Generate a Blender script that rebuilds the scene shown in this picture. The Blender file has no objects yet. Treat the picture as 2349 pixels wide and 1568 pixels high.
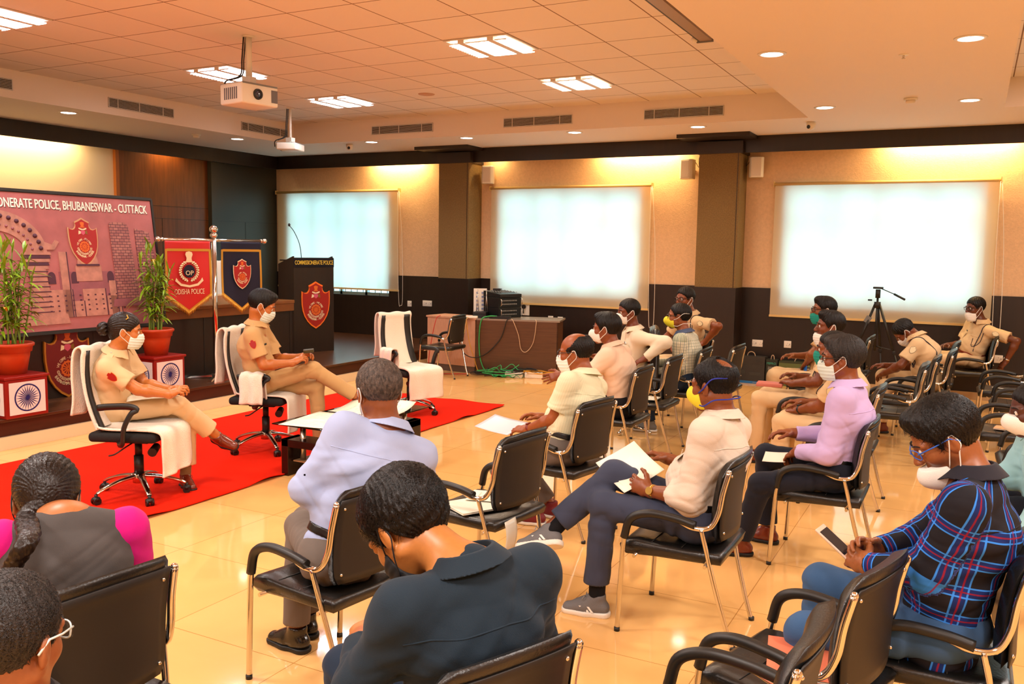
import bpy, bmesh, math, random
import numpy as np
from mathutils import Vector, Matrix, Euler
random.seed(7)
SC = bpy.context.scene
COL = SC.collection
PI = math.pi
# ------------------------------------------------------------------ camera
F_PX = 2018.46
cam = bpy.data.cameras.new('camera')
cam.sensor_width = 36.0
cam.lens = F_PX / 2349 * 36.0
cam.clip_start = 0.05
co = bpy.data.objects.new('camera', cam)
COL.objects.link(co)
v1 = Vector((2240 - 1174.5, -(588 - 784.0), -F_PX)).normalized()
v2 = Vector((-2700 - 1174.5, -(508 - 784.0), -F_PX)).normalized()
X_ = -v2; Y_ = v1; Z_ = X_.cross(Y_).normalized(); Y_ = Z_.cross(X_).normalized()
co.matrix_world = Matrix(((X_.x, X_.y, X_.z, 0), (Y_.x, Y_.y, Y_.z, 0), (Z_.x, Z_.y, Z_.z, 1.85), (0, 0, 0, 1)))
SC.camera = co
cam.dof.use_dof = False
# ------------------------------------------------------------------ view, world
SC.view_settings.view_transform = 'Standard'
SC.view_settings.look = 'None'
SC.view_settings.gamma = 1.0
SC.view_settings.use_curve_mapping = False
SC.view_settings.exposure = 0.22
W = bpy.data.worlds.new('world'); SC.world = W
W.use_nodes = True
W.node_tree.nodes['Background'].inputs[0].default_value = (0.5, 0.90, 1.0, 1)
W.node_tree.nodes['Background'].inputs[1].default_value = 4.3
SC.cycles.max_bounces = 6
SC.cycles.diffuse_bounces = 3
SC.cycles.glossy_bounces = 3
SC.cycles.transmission_bounces = 4
SC.cycles.caustics_reflective = False
SC.cycles.caustics_refractive = False
SC.cycles.sample_clamp_indirect = 4.0

def area(name, loc, size, power, color, rot=(0, 0, 0), spread=None, sy=None):
    l = bpy.data.lights.new(name, 'AREA'); l.energy = power; l.color = color
    l.shape = 'RECTANGLE' if sy else 'SQUARE'; l.size = size
    if sy: l.size_y = sy
    if spread: l.spread = spread
    o = bpy.data.objects.new(name, l); o.location = loc; o.rotation_euler = rot
    COL.objects.link(o); return o
def spot(name, loc, power, color, tgt, ang=1.9, blend=0.6, r=0.04):
    l = bpy.data.lights.new(name, 'SPOT'); l.energy = power; l.color = color
    l.spot_size = ang; l.spot_blend = blend; l.shadow_soft_size = r
    o = bpy.data.objects.new(name, l); o.location = loc
    o.rotation_euler = (Vector(tgt) - Vector(loc)).to_track_quat('-Z', 'Y').to_euler()
    COL.objects.link(o); return o
ZS, ZC = 3.455, 3.77          # plaster soffit, tiled ceiling
WARM = (1.0, 0.80, 0.58); NEUT = (1.0, 0.90, 0.76); COOL = (0.92, 0.94, 1.0)
# recessed 2x2 fluorescent panels of the tiled ceiling (the front ones are modelled, the rear ones are unseen fill lamps added to light the foreground)
PANELS = [(-4.19, 7.49, NEUT), (-4.19, 9.50, WARM), (-7.59, 7.49, COOL), (-7.59, 9.50, COOL), (-7.59, 4.80, COOL), (-4.19, 4.80, NEUT)]
REAR_FILL = [(-7.59, 2.1), (-4.19, 2.1), (-7.59, -0.6), (-4.19, -0.6), (1.9, 6.0), (1.9, 9.0), (1.9, 3.0), (1.9, 0.2), (-1.0, 0.6), (-1.0, -2.2)]
for (x, y, c) in PANELS:
    for q in (-.25, -.06, .06, .25): area('panel_or_fill_light', (x + q, y, ZC - 0.029), 0.075, 12, c, sy=.58)
for (x, y) in REAR_FILL:
    area('panel_or_fill_light', (x, y, (ZC if x < -1.95 or x > .2 else ZS) - 0.035), 0.58, 74, (1.0, .93, .87))
DOWN = [(-10.15, 7.35), (-10.1, 10.15), (-8.36, 11.2), (-6.70, 11.27), (-4.98, 11.27), (-3.28, 11.33), (-1.57, 7.46), (-1.58, 10.35), (-0.14, 7.5), (-0.16, 10.41), (-1.57, 4.6), (-0.14, 4.6)]
for (x, y) in DOWN:
    spot('downlight_lamp', (x, y, ZS - 0.02), 30, (1.0, .86, .70), (x, y, 0), 2.2, .8, .08)
# warm cove tubes behind the dark fascia (they wash the tops of the walls)
COVE = [(-8.95, 12.66, 1.0), (-4.55, 12.66, 1.2), (-0.35, 12.66, 1.5), (-7.0, 12.66, .10)]
for (x, y, ln) in COVE:
    area('cove_tube', (x, y, 3.40), ln, 34 * ln, (1.0, .66, .27), (math.radians(14), 0, 0), sy=0.05)
area('cove_tube', (-11.64, 7.5, 3.40), 0.05, 60, (1.0, .70, .34), (0, math.radians(-14), 0), sy=2.2)
area('cove_tube', (-11.64, 10.2, 3.40), 0.05, 8, (1.0, .66, .27), (0, math.radians(-14), 0), sy=.5)

# ------------------------------------------------------------------ helpers
def lin(h):
    if isinstance(h, str):
        h = [int(h[i:i + 2], 16) / 255 for i in (0, 2, 4)]
    else:
        h = list(h)
    return tuple((c / 12.92 if c <= .04045 else ((c + .055) / 1.055) ** 2.4) for c in h)
_M = {}
def mat(name, col='808080', rough=.5, metal=0, spec=.5, bump=0, bscale=40, var=0, vscale=6, coat=0, emit=0, ecol=None, trans=0, sheen=0, bstretch=None, alpha=1, sub=0):
    if name in _M: return _M[name]
    m = bpy.data.materials.new(name); m.use_nodes = True
    nt = m.node_tree; b = nt.nodes['Principled BSDF']
    c = lin(col) if isinstance(col, str) else col
    b.inputs['Base Color'].default_value = (*c, 1)
    b.inputs['Roughness'].default_value = rough
    b.inputs['Metallic'].default_value = metal
    b.inputs['Specular IOR Level'].default_value = spec
    b.inputs['Coat Weight'].default_value = coat
    b.inputs['Coat Roughness'].default_value = .08
    if sheen: b.inputs['Sheen Weight'].default_value = sheen
    if trans: b.inputs['Transmission Weight'].default_value = trans
    if emit:
        b.inputs['Emission Color'].default_value = (*(lin(ecol) if ecol else c), 1)
        b.inputs['Emission Strength'].default_value = emit
    tc = nt.nodes.new('ShaderNodeTexCoord')
    src = tc.outputs['Object']
    if bstretch:
        mp = nt.nodes.new('ShaderNodeMapping'); mp.inputs['Scale'].default_value = bstretch
        nt.links.new(src, mp.inputs['Vector']); src = mp.outputs[0]
    if bump:
        n = nt.nodes.new('ShaderNodeTexNoise'); n.inputs['Scale'].default_value = bscale; n.inputs['Detail'].default_value = 3
        nt.links.new(src, n.inputs['Vector'])
        bp = nt.nodes.new('ShaderNodeBump'); bp.inputs['Strength'].default_value = bump; bp.inputs['Distance'].default_value = .01
        nt.links.new(n.outputs['Fac'], bp.inputs['Height']); nt.links.new(bp.outputs[0], b.inputs['Normal'])
    if var:
        n = nt.nodes.new('ShaderNodeTexNoise'); n.inputs['Scale'].default_value = vscale; n.inputs['Detail'].default_value = 4
        nt.links.new(src, n.inputs['Vector'])
        r = nt.nodes.new('ShaderNodeValToRGB')
        r.color_ramp.elements[0].position = .3; r.color_ramp.elements[1].position = .7
        r.color_ramp.elements[0].color = (*[x * (1 - var) for x in c], 1)
        r.color_ramp.elements[1].color = (*[min(1, x * (1 + var)) for x in c], 1)
        nt.links.new(n.outputs['Fac'], r.inputs[0]); nt.links.new(r.outputs[0], b.inputs['Base Color'])
    _M[name] = m
    return m
def nodes_of(m):
    return m.node_tree, m.node_tree.nodes['Principled BSDF']

def props(o, label=None, cat=None, group=None, kind=None):
    if label: o['label'] = label
    if cat: o['category'] = cat
    if group: o['group'] = group
    if kind: o['kind'] = kind
    return o
def link(name, me, parent=None, **k):
    o = bpy.data.objects.new(name, me); COL.objects.link(o)
    if parent is not None: o.parent = parent
    return props(o, **k)
def thing(name, label, cat, loc=(0, 0, 0), rotz=0, group=None, kind=None):
    o = link(name, None, None, label=label, cat=cat, group=group, kind=kind)
    o.location = loc; o.rotation_euler = (0, 0, rotz); o.empty_display_size = .1
    return o
def copy_tree(o, parent=None):
    c = o.copy(); COL.objects.link(c); c.parent = parent
    for ch in list(o.children): copy_tree(ch, c)
    return c

class MB:
    def __init__(s): s.v = []; s.f = []; s.s = []; s.m = []
    def add(s, vs, fs, smooth=False, mi=0):
        o = len(s.v); s.v += [tuple(p) for p in vs]
        for f in fs: s.f.append([i + o for i in f]); s.s.append(smooth); s.m.append(mi)
        return s
    def box(s, c, d, rot=None, mi=0, M=None, taper=1.0):
        c = Vector(c); h = [x / 2 for x in d]
        R = Euler(rot).to_matrix() if rot else Matrix.Identity(3)
        vs = []
        for z in (-1, 1):
            t = taper if z > 0 else 1
            for (x, y) in ((-1, -1), (1, -1), (1, 1), (-1, 1)):
                p = R @ Vector((x * h[0] * t, y * h[1] * t, z * h[2])) + c
                vs.append(M @ p if M else p)
        return s.add(vs, [(3, 2, 1, 0), (4, 5, 6, 7), (0, 1, 5, 4), (1, 2, 6, 5), (2, 3, 7, 6), (3, 0, 4, 7)], False, mi)
    def b2(s, a, b, mi=0):
        return s.box([(a[i] + b[i]) / 2 for i in range(3)], [abs(b[i] - a[i]) for i in range(3)], mi=mi)
    def rbox(s, c, d, r, seg=3, rot=None, mi=0):
        bm = bmesh.new(); bmesh.ops.create_cube(bm, size=1)
        for v in bm.verts: v.co = Vector((v.co.x * d[0], v.co.y * d[1], v.co.z * d[2]))
        bmesh.ops.bevel(bm, geom=bm.edges[:], offset=r, segments=seg, affect='EDGES', profile=.5)
        R = Euler(rot).to_matrix() if rot else Matrix.Identity(3)
        bm.verts.ensure_lookup_table()
        s.add([R @ v.co + Vector(c) for v in bm.verts], [[v.index for v in f.verts] for f in bm.faces], True, mi)
        bm.free(); return s
    def cyl(s, a, b, r0, r1=None, n=16, mi=0, smooth=True, cap=True):
        r1 = r0 if r1 is None else r1
        return s.tube([a, b], [r0, r1], n, mi, cap, smooth)
    def tube(s, pts, r, n=8, mi=0, cap=True, smooth=True, flat=None, closed=False, up=None):
        P = [Vector(p) for p in pts]; k = len(P)
        R = r if isinstance(r, (list, tuple)) else [r] * k
        vs = []; nrm = None
        for i in range(k):
            if closed: t = (P[(i + 1) % k] - P[i - 1])
            else: t = (P[min(i + 1, k - 1)] - P[max(i - 1, 0)])
            if t.length < 1e-9: t = Vector((0, 0, 1))
            t.normalize()
            if nrm is None:
                nrm = Vector(up) if up else (Vector((0, 0, 1)) if abs(t.z) < .9 else Vector((1, 0, 0)))
            nrm = (nrm - t * nrm.dot(t))
            if nrm.length < 1e-6: nrm = t.orthogonal()
            nrm.normalize(); bn = t.cross(nrm)
            for j in range(n):
                a = 2 * PI * j / n
                fx = flat if flat else 1
                vs.append(P[i] + nrm * (math.cos(a) * R[i] * fx) + bn * (math.sin(a) * R[i]))
        fs = []
        for i in range(k if closed else k - 1):
            for j in range(n):
                i2 = (i + 1) % k
                fs.append((i * n + j, i * n + (j + 1) % n, i2 * n + (j + 1) % n, i2 * n + j))
        s.add(vs, fs, smooth, mi)
        if cap and not closed:
            o = len(s.v) - len(vs)
            s.f.append([o + j for j in range(n)][::-1]); s.s.append(False); s.m.append(mi)
            s.f.append([o + (k - 1) * n + j for j in range(n)]); s.s.append(False); s.m.append(mi)
        return s
    def lathe(s, prof, c=(0, 0, 0), n=24, mi=0, axis=None, smooth=True, sx=1, sy=1):
        c = Vector(c); Q = None
        if axis: Q = Vector((0, 0, 1)).rotation_difference(Vector(axis)).to_matrix()
        vs = []
        for (r, z) in prof:
            for j in range(n):
                a = 2 * PI * j / n
                p = Vector((r * math.cos(a) * sx, r * math.sin(a) * sy, z))
                vs.append((Q @ p if Q else p) + c)
        fs = []
        for i in range(len(prof) - 1):
            for j in range(n):
                fs.append((i * n + j, i * n + (j + 1) % n, (i + 1) * n + (j + 1) % n, (i + 1) * n + j))
        s.add(vs, fs, smooth, mi)
        o = len(s.v) - len(vs)
        for (row, rev) in ((0, True), (len(prof) - 1, False)):
            if prof[row][0] > 1e-5:
                f = [o + row * n + j for j in range(n)]
                s.f.append(f[::-1] if rev else f); s.s.append(False); s.m.append(mi)
        return s
    def ball(s, c, r, n=16, mi=0):
        r = r if isinstance(r, (tuple, list)) else (r, r, r)
        k = max(6, n // 2); vs = []; fs = []
        for i in range(k + 1):
            t = PI * i / k
            for j in range(n):
                a = 2 * PI * j / n
                vs.append((c[0] + r[0] * math.sin(t) * math.cos(a), c[1] + r[1] * math.sin(t) * math.sin(a), c[2] + r[2] * math.cos(t)))
        for i in range(k):
            for j in range(n): fs.append((i * n + j, (i + 1) * n + j, (i + 1) * n + (j + 1) % n, i * n + (j + 1) % n))
        return s.add(vs, fs, True, mi)
    def prism(s, poly, h, M=None, mi=0, smooth=False):
        """poly in local xy, extruded 0..h along z, then M"""
        n = len(poly)
        if sum(poly[i][0] * poly[(i + 1) % n][1] - poly[(i + 1) % n][0] * poly[i][1] for i in range(n)) < 0: poly = poly[::-1]
        vs = [Vector((p[0], p[1], 0)) for p in poly] + [Vector((p[0], p[1], h)) for p in poly]
        if M: vs = [M @ v for v in vs]
        return s.add(vs, [list(range(n))[::-1], [n + i for i in range(n)]] + [(i, (i + 1) % n, n + (i + 1) % n, n + i) for i in range(n)], smooth, mi)
    def grid(s, fn, nu, nv, mi=0, smooth=True):
        vs = [fn(i / nu, j / nv) for i in range(nu + 1) for j in range(nv + 1)]
        fs = [(i * (nv + 1) + j, (i + 1) * (nv + 1) + j, (i + 1) * (nv + 1) + j + 1, i * (nv + 1) + j + 1) for i in range(nu) for j in range(nv)]
        return s.add(vs, fs, smooth, mi)
    def mesh(s, name, mats):
        me = bpy.data.meshes.new(name); me.from_pydata(s.v, [], s.f)
        me.polygons.foreach_set('use_smooth', s.s); me.polygons.foreach_set('material_index', s.m)
        for m in (mats if isinstance(mats, (list, tuple)) else [mats]): me.materials.append(m)
        me.update(); return me
    def build(s, name, mats, parent=None, bevel=0, solid=0, subd=0, loc=None, rot=None, **k):
        o = link(name, s.mesh(name, mats), parent, **k)
        if loc: o.location = loc
        if rot: o.rotation_euler = rot
        if solid:
            m = o.modifiers.new('solid', 'SOLIDIFY'); m.thickness = solid; m.offset = 0
        if subd:
            m = o.modifiers.new('sub', 'SUBSURF'); m.levels = subd; m.render_levels = subd
        if bevel:
            m = o.modifiers.new('bevel', 'BEVEL'); m.width = bevel; m.segments = 2; m.limit_method = 'ANGLE'
        return o
def smoothpts(pts, n=6, closed=False):
    """Catmull-Rom through pts"""
    P = [Vector(p) for p in pts]; out = []
    k = len(P)
    rng = range(k) if closed else range(k - 1)
    for i in rng:
        p0 = P[(i - 1) % k] if closed or i > 0 else P[0] * 2 - P[1]
        p1 = P[i]; p2 = P[(i + 1) % k]
        p3 = P[(i + 2) % k] if closed or i + 2 < k else P[-1] * 2 - P[-2]
        for j in range(n):
            t = j / n
            out.append(.5 * ((2 * p1) + (-p0 + p2) * t + (2 * p0 - 5 * p1 + 4 * p2 - p3) * t * t + (-p0 + 3 * p1 - 3 * p2 + p3) * t ** 3))
    if not closed: out.append(P[-1])
    return out
def text_mb(mb, txt, size, M, depth=.002, mi=0, align='CENTER', xs=1.0, bold=0, fit=None):
    """adds extruded lettering to mb; local x = reading direction, y = up, z = out of the surface"""
    cu = bpy.data.curves.new('t', 'FONT'); cu.body = txt; cu.size = size; cu.extrude = depth / 2
    cu.align_x = align; cu.offset = bold; cu.resolution_u = 3
    o = bpy.data.objects.new('t', cu)
    me = bpy.data.meshes.new_from_object(o)
    w = max([v.co.x for v in me.vertices] + [1e-6]) - min([v.co.x for v in me.vertices] + [0])
    if fit: xs = fit / w
    vs = [M @ Vector((v.co.x * xs, v.co.y, v.co.z + depth / 2)) for v in me.vertices]
    mb.add(vs, [list(p.vertices) for p in me.polygons], False, mi)
    bpy.data.objects.remove(o); bpy.data.curves.remove(cu); bpy.data.meshes.remove(me)
    return w * xs
def arc_text(mb, txt, size, r, a0, a1, M, depth=.002, mi=0, inner=False, bold=0, cx=0, cy=0):
    """letters spread on an arc from angle a0 to a1 (degrees, reading order)"""
    n = len(txt)
    for i, ch in enumerate(txt):
        if ch == ' ': continue
        a = math.radians(a0 + (a1 - a0) * (i + .5) / n)
        rot = a - PI / 2 if not inner else a + PI / 2
        L = Matrix.Translation((cx + r * math.cos(a), cy + r * math.sin(a), 0)) @ Matrix.Rotation(rot, 4, 'Z')
        text_mb(mb, ch, size, M @ L, depth, mi, bold=bold)
def frame(o, x, y):
    """matrix with origin o, columns x, y, x cross y"""
    x = Vector(x).normalized(); y = Vector(y); y = (y - x * y.dot(x)).normalized(); z = x.cross(y)
    return Matrix(((x.x, y.x, z.x, o[0]), (x.y, y.y, z.y, o[1]), (x.z, y.z, z.z, o[2]), (0, 0, 0, 1)))
# ------------------------------------------------------------------ materials
M_chrome = mat('chrome', 'd8d4cc', .12, 1)
M_steel = mat('brushed_steel', 'c8c4bc', .25, 1)
M_black = mat('black_plastic', '14120f', .45)
M_leather = mat('black_leather', '12100e', .32, spec=.6, bump=.12, bscale=120)
M_cream = mat('cream_paint', 'e9d3b0', .6)
M_white = mat('white_paint', 'efe2d2', .55)
M_pl = mat('white_plastic', 'efe6d8', .4)
M_dark = mat('dark_laminate', '1d1009', .38, var=.25, vscale=3, bstretch=(6, 6, .6))
M_brown = mat('brown_wood', '5a2a10', .3, var=.3, vscale=2, bstretch=(1.5, 1.5, 12))
M_gold = mat('gold', 'd8a13a', .35, .6)
M_grey = mat('grey_plastic', '7c7a78', .5)

# glossy tiled floor
M_floor = bpy.data.materials.new('floor_tile'); M_floor.use_nodes = True
nt, b = nodes_of(M_floor)
tc = nt.nodes.new('ShaderNodeTexCoord'); mp = nt.nodes.new('ShaderNodeMapping')
mp.inputs['Rotation'].default_value = (0, 0, 0)
mp.inputs['Location'].default_value = (.18, .32, 0)
nt.links.new(tc.outputs['Object'], mp.inputs['Vector'])
br = nt.nodes.new('ShaderNodeTexBrick'); br.offset = 0; br.squash = 1
br.inputs['Scale'].default_value = 1; br.inputs['Brick Width'].default_value = .8; br.inputs['Row Height'].default_value = .8
br.inputs['Mortar Size'].default_value = .002; br.inputs['Mortar Smooth'].default_value = 0
br.inputs['Color1'].default_value = (*lin('f3bb76'), 1); br.inputs['Color2'].default_value = (*lin('f1b66e'), 1); br.inputs['Mortar'].default_value = (*lin('b87d3c'), 1)
nt.links.new(mp.outputs[0], br.inputs['Vector'])
ns = nt.nodes.new('ShaderNodeTexNoise'); ns.inputs['Scale'].default_value = 1.6; ns.inputs['Detail'].default_value = 5; ns.inputs['Distortion'].default_value = 1.2
nt.links.new(tc.outputs['Object'], ns.inputs['Vector'])
mx = nt.nodes.new('ShaderNodeMixRGB'); mx.blend_type = 'MULTIPLY'; mx.inputs['Fac'].default_value = .25
rp = nt.nodes.new('ShaderNodeValToRGB'); rp.color_ramp.elements[0].color = (.78, .70, .60, 1); rp.color_ramp.elements[1].color = (1, 1, 1, 1)
rp.color_ramp.elements[0].position = .35; rp.color_ramp.elements[1].position = .65
nt.links.new(ns.outputs['Fac'], rp.inputs[0]); nt.links.new(br.outputs['Color'], mx.inputs['Color1']); nt.links.new(rp.outputs[0], mx.inputs['Color2'])
nt.links.new(mx.outputs[0], b.inputs['Base Color'])
b.inputs['Roughness'].default_value = .07; b.inputs['Specular IOR Level'].default_value = .6
# ceiling tiles
M_ceil = bpy.data.materials.new('ceiling_tile'); M_ceil.use_nodes = True
nt, b = nodes_of(M_ceil)
tc = nt.nodes.new('ShaderNodeTexCoord')
mp = nt.nodes.new('ShaderNodeMapping'); mp.inputs['Location'].default_value = (4.53, -7.155, 0)
nt.links.new(tc.outputs['Object'], mp.inputs['Vector'])
br = nt.nodes.new('ShaderNodeTexBrick'); br.offset = 0
br.inputs['Scale'].default_value = 1; br.inputs['Brick Width'].default_value = .68; br.inputs['Row Height'].default_value = .67
br.inputs['Mortar Size'].default_value = .006; br.inputs['Mortar Smooth'].default_value = 0
br.inputs['Color1'].default_value = (*lin('f4e9e0'), 1); br.inputs['Color2'].default_value = (*lin('f2e6dc'), 1); br.inputs['Mortar'].default_value = (*lin('8a6a50'), 1)
nt.links.new(mp.outputs[0], br.inputs['Vector']); nt.links.new(br.outputs['Color'], b.inputs['Base Color'])
b.inputs['Roughness'].default_value = .8
# stage laminate
M_stage = mat('stage_laminate', '4a2a17', .28, var=.35, vscale=2.2, bstretch=(10, .8, 1))
M_conc = mat('pillar_textured_render', '80663c', .85, bump=.5, bscale=120, var=.22, vscale=70)
M_conc_g = mat('pillar_upper', '4a3826', .8, bump=.3, bscale=60, var=.2)
M_wallpaper = mat('cream_wallpaper', 'e3bd95', .75, bump=.25, bscale=55, var=.06, vscale=30)
M_red = mat('red_carpet', 'e02208', .95, spec=.1, bump=.4, bscale=260, var=.05, vscale=3)

def struct(name, mb, mats, **k):
    o = mb.build(name, mats, None, **k); o['kind'] = 'structure'; return o
XW, YW = -11.8, 12.82          # left wall, window wall
XR, YF = 5.0, -5.0             # right wall, wall behind the camera
struct('floor', MB().b2((XW - .2, YF - .2, -.1), (XR + .2, YW + .2, 0)), M_floor)
# tiled ceiling in three bays between the plaster bands
mb = MB(); mb.b2((-9.78, YF, ZC), (-1.87, 11.05, ZC + .1)); struct('ceiling', mb, M_ceil)
mb = MB(); mb.b2((.17, YF, ZC), (XR, 11.05, ZC + .1)); struct('ceiling', mb, M_ceil)
mb = MB()
mb.b2((XW - .2, YF, ZS), (-9.78, YW + .2, ZC + .1)); mb.b2((-9.78, 11.05, ZS), (XR, YW + .2, ZC + .1)); mb.b2((-1.87, YF, ZS), (.17, 11.05, ZC + .1))
struct('ceiling', mb, mat('soffit_paint', 'f0e0d2', .7))

# window wall with three openings
WIN = [(-11.45, -9.18, .98), (-6.95, -4.55, 1.14), (-2.40, .04, 1.14), (2.5, 4.6, 1.14)]
ZT, ZD = 2.80, 1.355
mb = MB()
xs = [XW - .2] + [v for w in WIN for v in w[:2]] + [XR + .2]
for i in range(0, len(xs), 2):
    mb.b2((xs[i], YW, ZD), (xs[i + 1], YW + .2, ZC))
for (a, c, s) in WIN:
    mb.b2((a, YW, ZT), (c, YW + .2, ZC))
struct('wall_back', mb, M_wallpaper)
mb = MB()
for i in range(0, len(xs), 2):
    mb.b2((xs[i], YW - .02, 0), (xs[i + 1], YW + .2, ZD))
for (a, c, s) in WIN: mb.b2((a, YW - .02, 0), (c, YW + .2, s))
for x in np.arange(-10.6, 4.9, 1.22): mb.b2((x, YW - .022, .1), (x + .006, YW - .015, ZD - .005), 1)
o = struct('trim_1', mb, [M_dark, M_black])
mb = MB(); mb.b2((-7.7, YW - .035, 0), (XR, YW - .02, .1)); struct('baseboard_back', mb, mat('skirting', 'b99a72', .5))
M_pane = bpy.data.materials.new('pane_glass'); M_pane.use_nodes = True
nt = M_pane.node_tree; nt.nodes.remove(nt.nodes['Principled BSDF'])
tr = nt.nodes.new('ShaderNodeBsdfTransparent'); gl = nt.nodes.new('ShaderNodeBsdfGlossy'); gl.inputs['Roughness'].default_value = .02
mm = nt.nodes.new('ShaderNodeMixShader'); mm.inputs[0].default_value = .06
nt.links.new(tr.outputs[0], mm.inputs[1]); nt.links.new(gl.outputs[0], mm.inputs[2]); nt.links.new(mm.outputs[0], nt.nodes['Material Output'].inputs[0])
# window frames with grilles
for i, (a, c, s) in enumerate(WIN):
    mb = MB()
    for x in np.linspace(a, c, 5): mb.b2((x - .025, YW + .08, s), (x + .025, YW + .13, ZT))
    mb.b2((a, YW + .08, s), (c, YW + .13, s + .05)); mb.b2((a, YW + .08, ZT - .05), (c, YW + .13, ZT))
    mb.b2((a, YW + .08, 2.25), (c, YW + .13, 2.29))
    w = struct('window_%d' % (i + 1), mb, mat('window_aluminium', '9aa0a2', .4, .5))
    g = MB()
    for x in np.arange(a + .09, c - .03, .135): g.b2((x - .006, YW + .15, s), (x + .006, YW + .162, ZT))
    g.build('window_grille', mat('grille_paint', '30302e', .5), w)
    g = MB(); g.b2((a, YW + .10, s), (c, YW + .105, ZT)); g.build('window_pane', M_pane, w)
# roller blinds (translucent)
M_blind = bpy.data.materials.new('blind_fabric'); M_blind.use_nodes = True
nt = M_blind.node_tree; b = nt.nodes['Principled BSDF']; nt.nodes.remove(b)
d = nt.nodes.new('ShaderNodeBsdfDiffuse'); d.inputs[0].default_value = (*lin('f2dcb4'), 1)
t = nt.nodes.new('ShaderNodeBsdfTranslucent'); t.inputs[0].default_value = (*lin('f3f6ee'), 1)
ms = nt.nodes.new('ShaderNodeMixShader'); ms.inputs[0].default_value = .45
nt.links.new(d.outputs[0], ms.inputs[1]); nt.links.new(t.outputs[0], ms.inputs[2]); nt.links.new(ms.outputs[0], nt.nodes['Material Output'].inputs[0])
M_bar = mat('blind_bar', 'd9b878', .45)
BL = [(-11.72, -8.93, 1.09, 2.83, 'roller blind over the window beside the stage'), (-7.12, -4.35, .97, 2.83, 'roller blind over the middle window, behind the amplifier desk'), (-2.57, .22, .97, 2.81, 'wide roller blind over the right window, behind the tripod'), (2.3, 4.8, .97, 2.8, 'roller blind past the right window')]
for (a, c, z0, z1, lb) in BL[:3]:
    r = thing('roller_blind', 'glowing ' + lb, 'blind', ((a + c) / 2, YW - .07, z1), 0)
    w = (c - a) / 2; h = z1 - z0
    m = MB(); m.cyl((-w, 0, 0), (w, 0, 0), .022, n=12); m.build('roller_tube', M_bar, r)
    for s in (-1, 1):
        m = MB(); m.b2((s * w - .006, -.03, -.035), (s * w + .006, .05, .035)); m.build('bracket', M_bar, r)
    m = MB(); m.grid(lambda u, v: (-w + .015 + u * (2 * w - .03), .012 + .004 * math.sin(u * 9 + v * 3), -.01 - v * (h - .01)), 24, 8); m.build('fabric', M_blind, r)
    m = MB(); m.b2((-w + .01, .002, -h - .015), (w - .01, .022, -h + .015)); m.build('bottom_bar', M_bar, r)
    pts = smoothpts([(w - .01, -.02, -.02), (w - .005, -.03, -h * .5), (w + .02, -.03, -h - .15), (w + .06, -.03, -h - .25), (w + .10, -.03, -h - .12), (w + .08, -.02, -h * .5), (w + .01, -.02, -.02)], 6)
    m = MB(); m.tube(pts, .004, 5); m.build('pull_cord', M_pl, r)
# fascia (dark band) and pillars
mb = MB(); mb.b2((-11.49, 12.48, 3.23), (XR, 12.52, ZS)); mb.b2((-11.49, YF, 3.23), (-11.45, 12.5, ZS))
struct('trim_2', mb, M_dark)
for i, (xa, xb) in enumerate(((-7.89, -7.32), (-3.55, -2.97), (1.45, 2.0))):
    m = MB(); m.b2((xa, 12.4, ZD), (xb, YW, 3.22)); m.b2((xa - .01, 12.39, 0), (xb + .01, YW, ZD), 1)
    m.b2((xa - .03, 12.38, 3.22), (xb + .03, YW, ZS - .07), 2); m.b2((xa - .22, 12.0, ZS - .05), (xb + .2, 12.52, ZS), 2)
    m.b2((xb - .035, 12.395, ZD), (xb - .028, 12.41, 3.22), 1)
    struct('trim_%d' % (i + 3), m, [M_conc, M_dark, mat('pillar_cap_dark', '2a1d14', .5)])
# left (stage) wall: cream panel, wood door bay, dark recess
mb = MB(); mb.b2((XW - .2, YF - .2, 0), (XW, 9.3, ZC)); struct('wall_left', mb, mat('cream_wall', 'ead6b6', .7, bump=.1, bscale=20))
mb = MB(); mb.b2((XW - .2, 9.3, 0), (XW + .03, 11.12, ZC)); mb.b2((XW + .03, 9.3, 2.45), (XW + .034, 11.12, 2.456), 1)
mb.b2((XW + .03, 10.14, 0), (XW + .034, 10.146, 2.25), 1); mb.b2((XW + .03, 9.3, 2.25), (XW + .034, 11.12, 2.256), 1)
struct('wall_left', mb, [mat('wood_door', '6f3a14', .35, var=.25, vscale=3, bstretch=(1, 8, .7)), M_black])
mb = MB(); mb.b2((XW - .2, 11.12, 0), (XW + .02, YW + .2, ZC)); mb.b2((XW, 11.12, 0), (XW + .12, 11.26, 3.3))
mb.b2((XW + .02, 12.0, 0), (XW + .024, 12.01, 2.25), 1); mb.b2((XW + .02, 11.26, 2.25), (XW + .024, YW, 2.258), 1)
struct('wall_left', mb, [mat('dark_panel', '2b2820', .4), M_black])
mb = MB(); mb.b2((XW, 9.27, 0), (XW + .06, 9.33, 3.3)); struct('trim_6', mb, mat('door_trim', 'a0581c', .4))
mb = MB(); mb.b2((XR, YF - .2, 0), (XR + .2, YW + .2, ZC + .1)); struct('wall_right', mb, M_wallpaper)
mb = MB(); mb.b2((XW - .2, YF - .2, 0), (XR + .2, YF, ZC + .1)); struct('wall_front', mb, mat('rear_wall', 'e6cfae', .7))
# stage platform
mb = MB()
mb.b2((XW, -1.0, .0), (-7.56, YW - .02, .25), 1); mb.b2((XW, -1.0, .25), (-7.52, YW - .02, .275), 0)
struct('trim_7', mb, [M_stage, mat('stage_riser', '3f170b', .35, var=.2, vscale=3, bstretch=(1, 1, 10))], bevel=.004)
mb = MB(); mb.b2((-7.56, -1.0, 0), (-7.53, YW - .02, .115)); struct('baseboard_stage', mb, M_cream)

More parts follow.
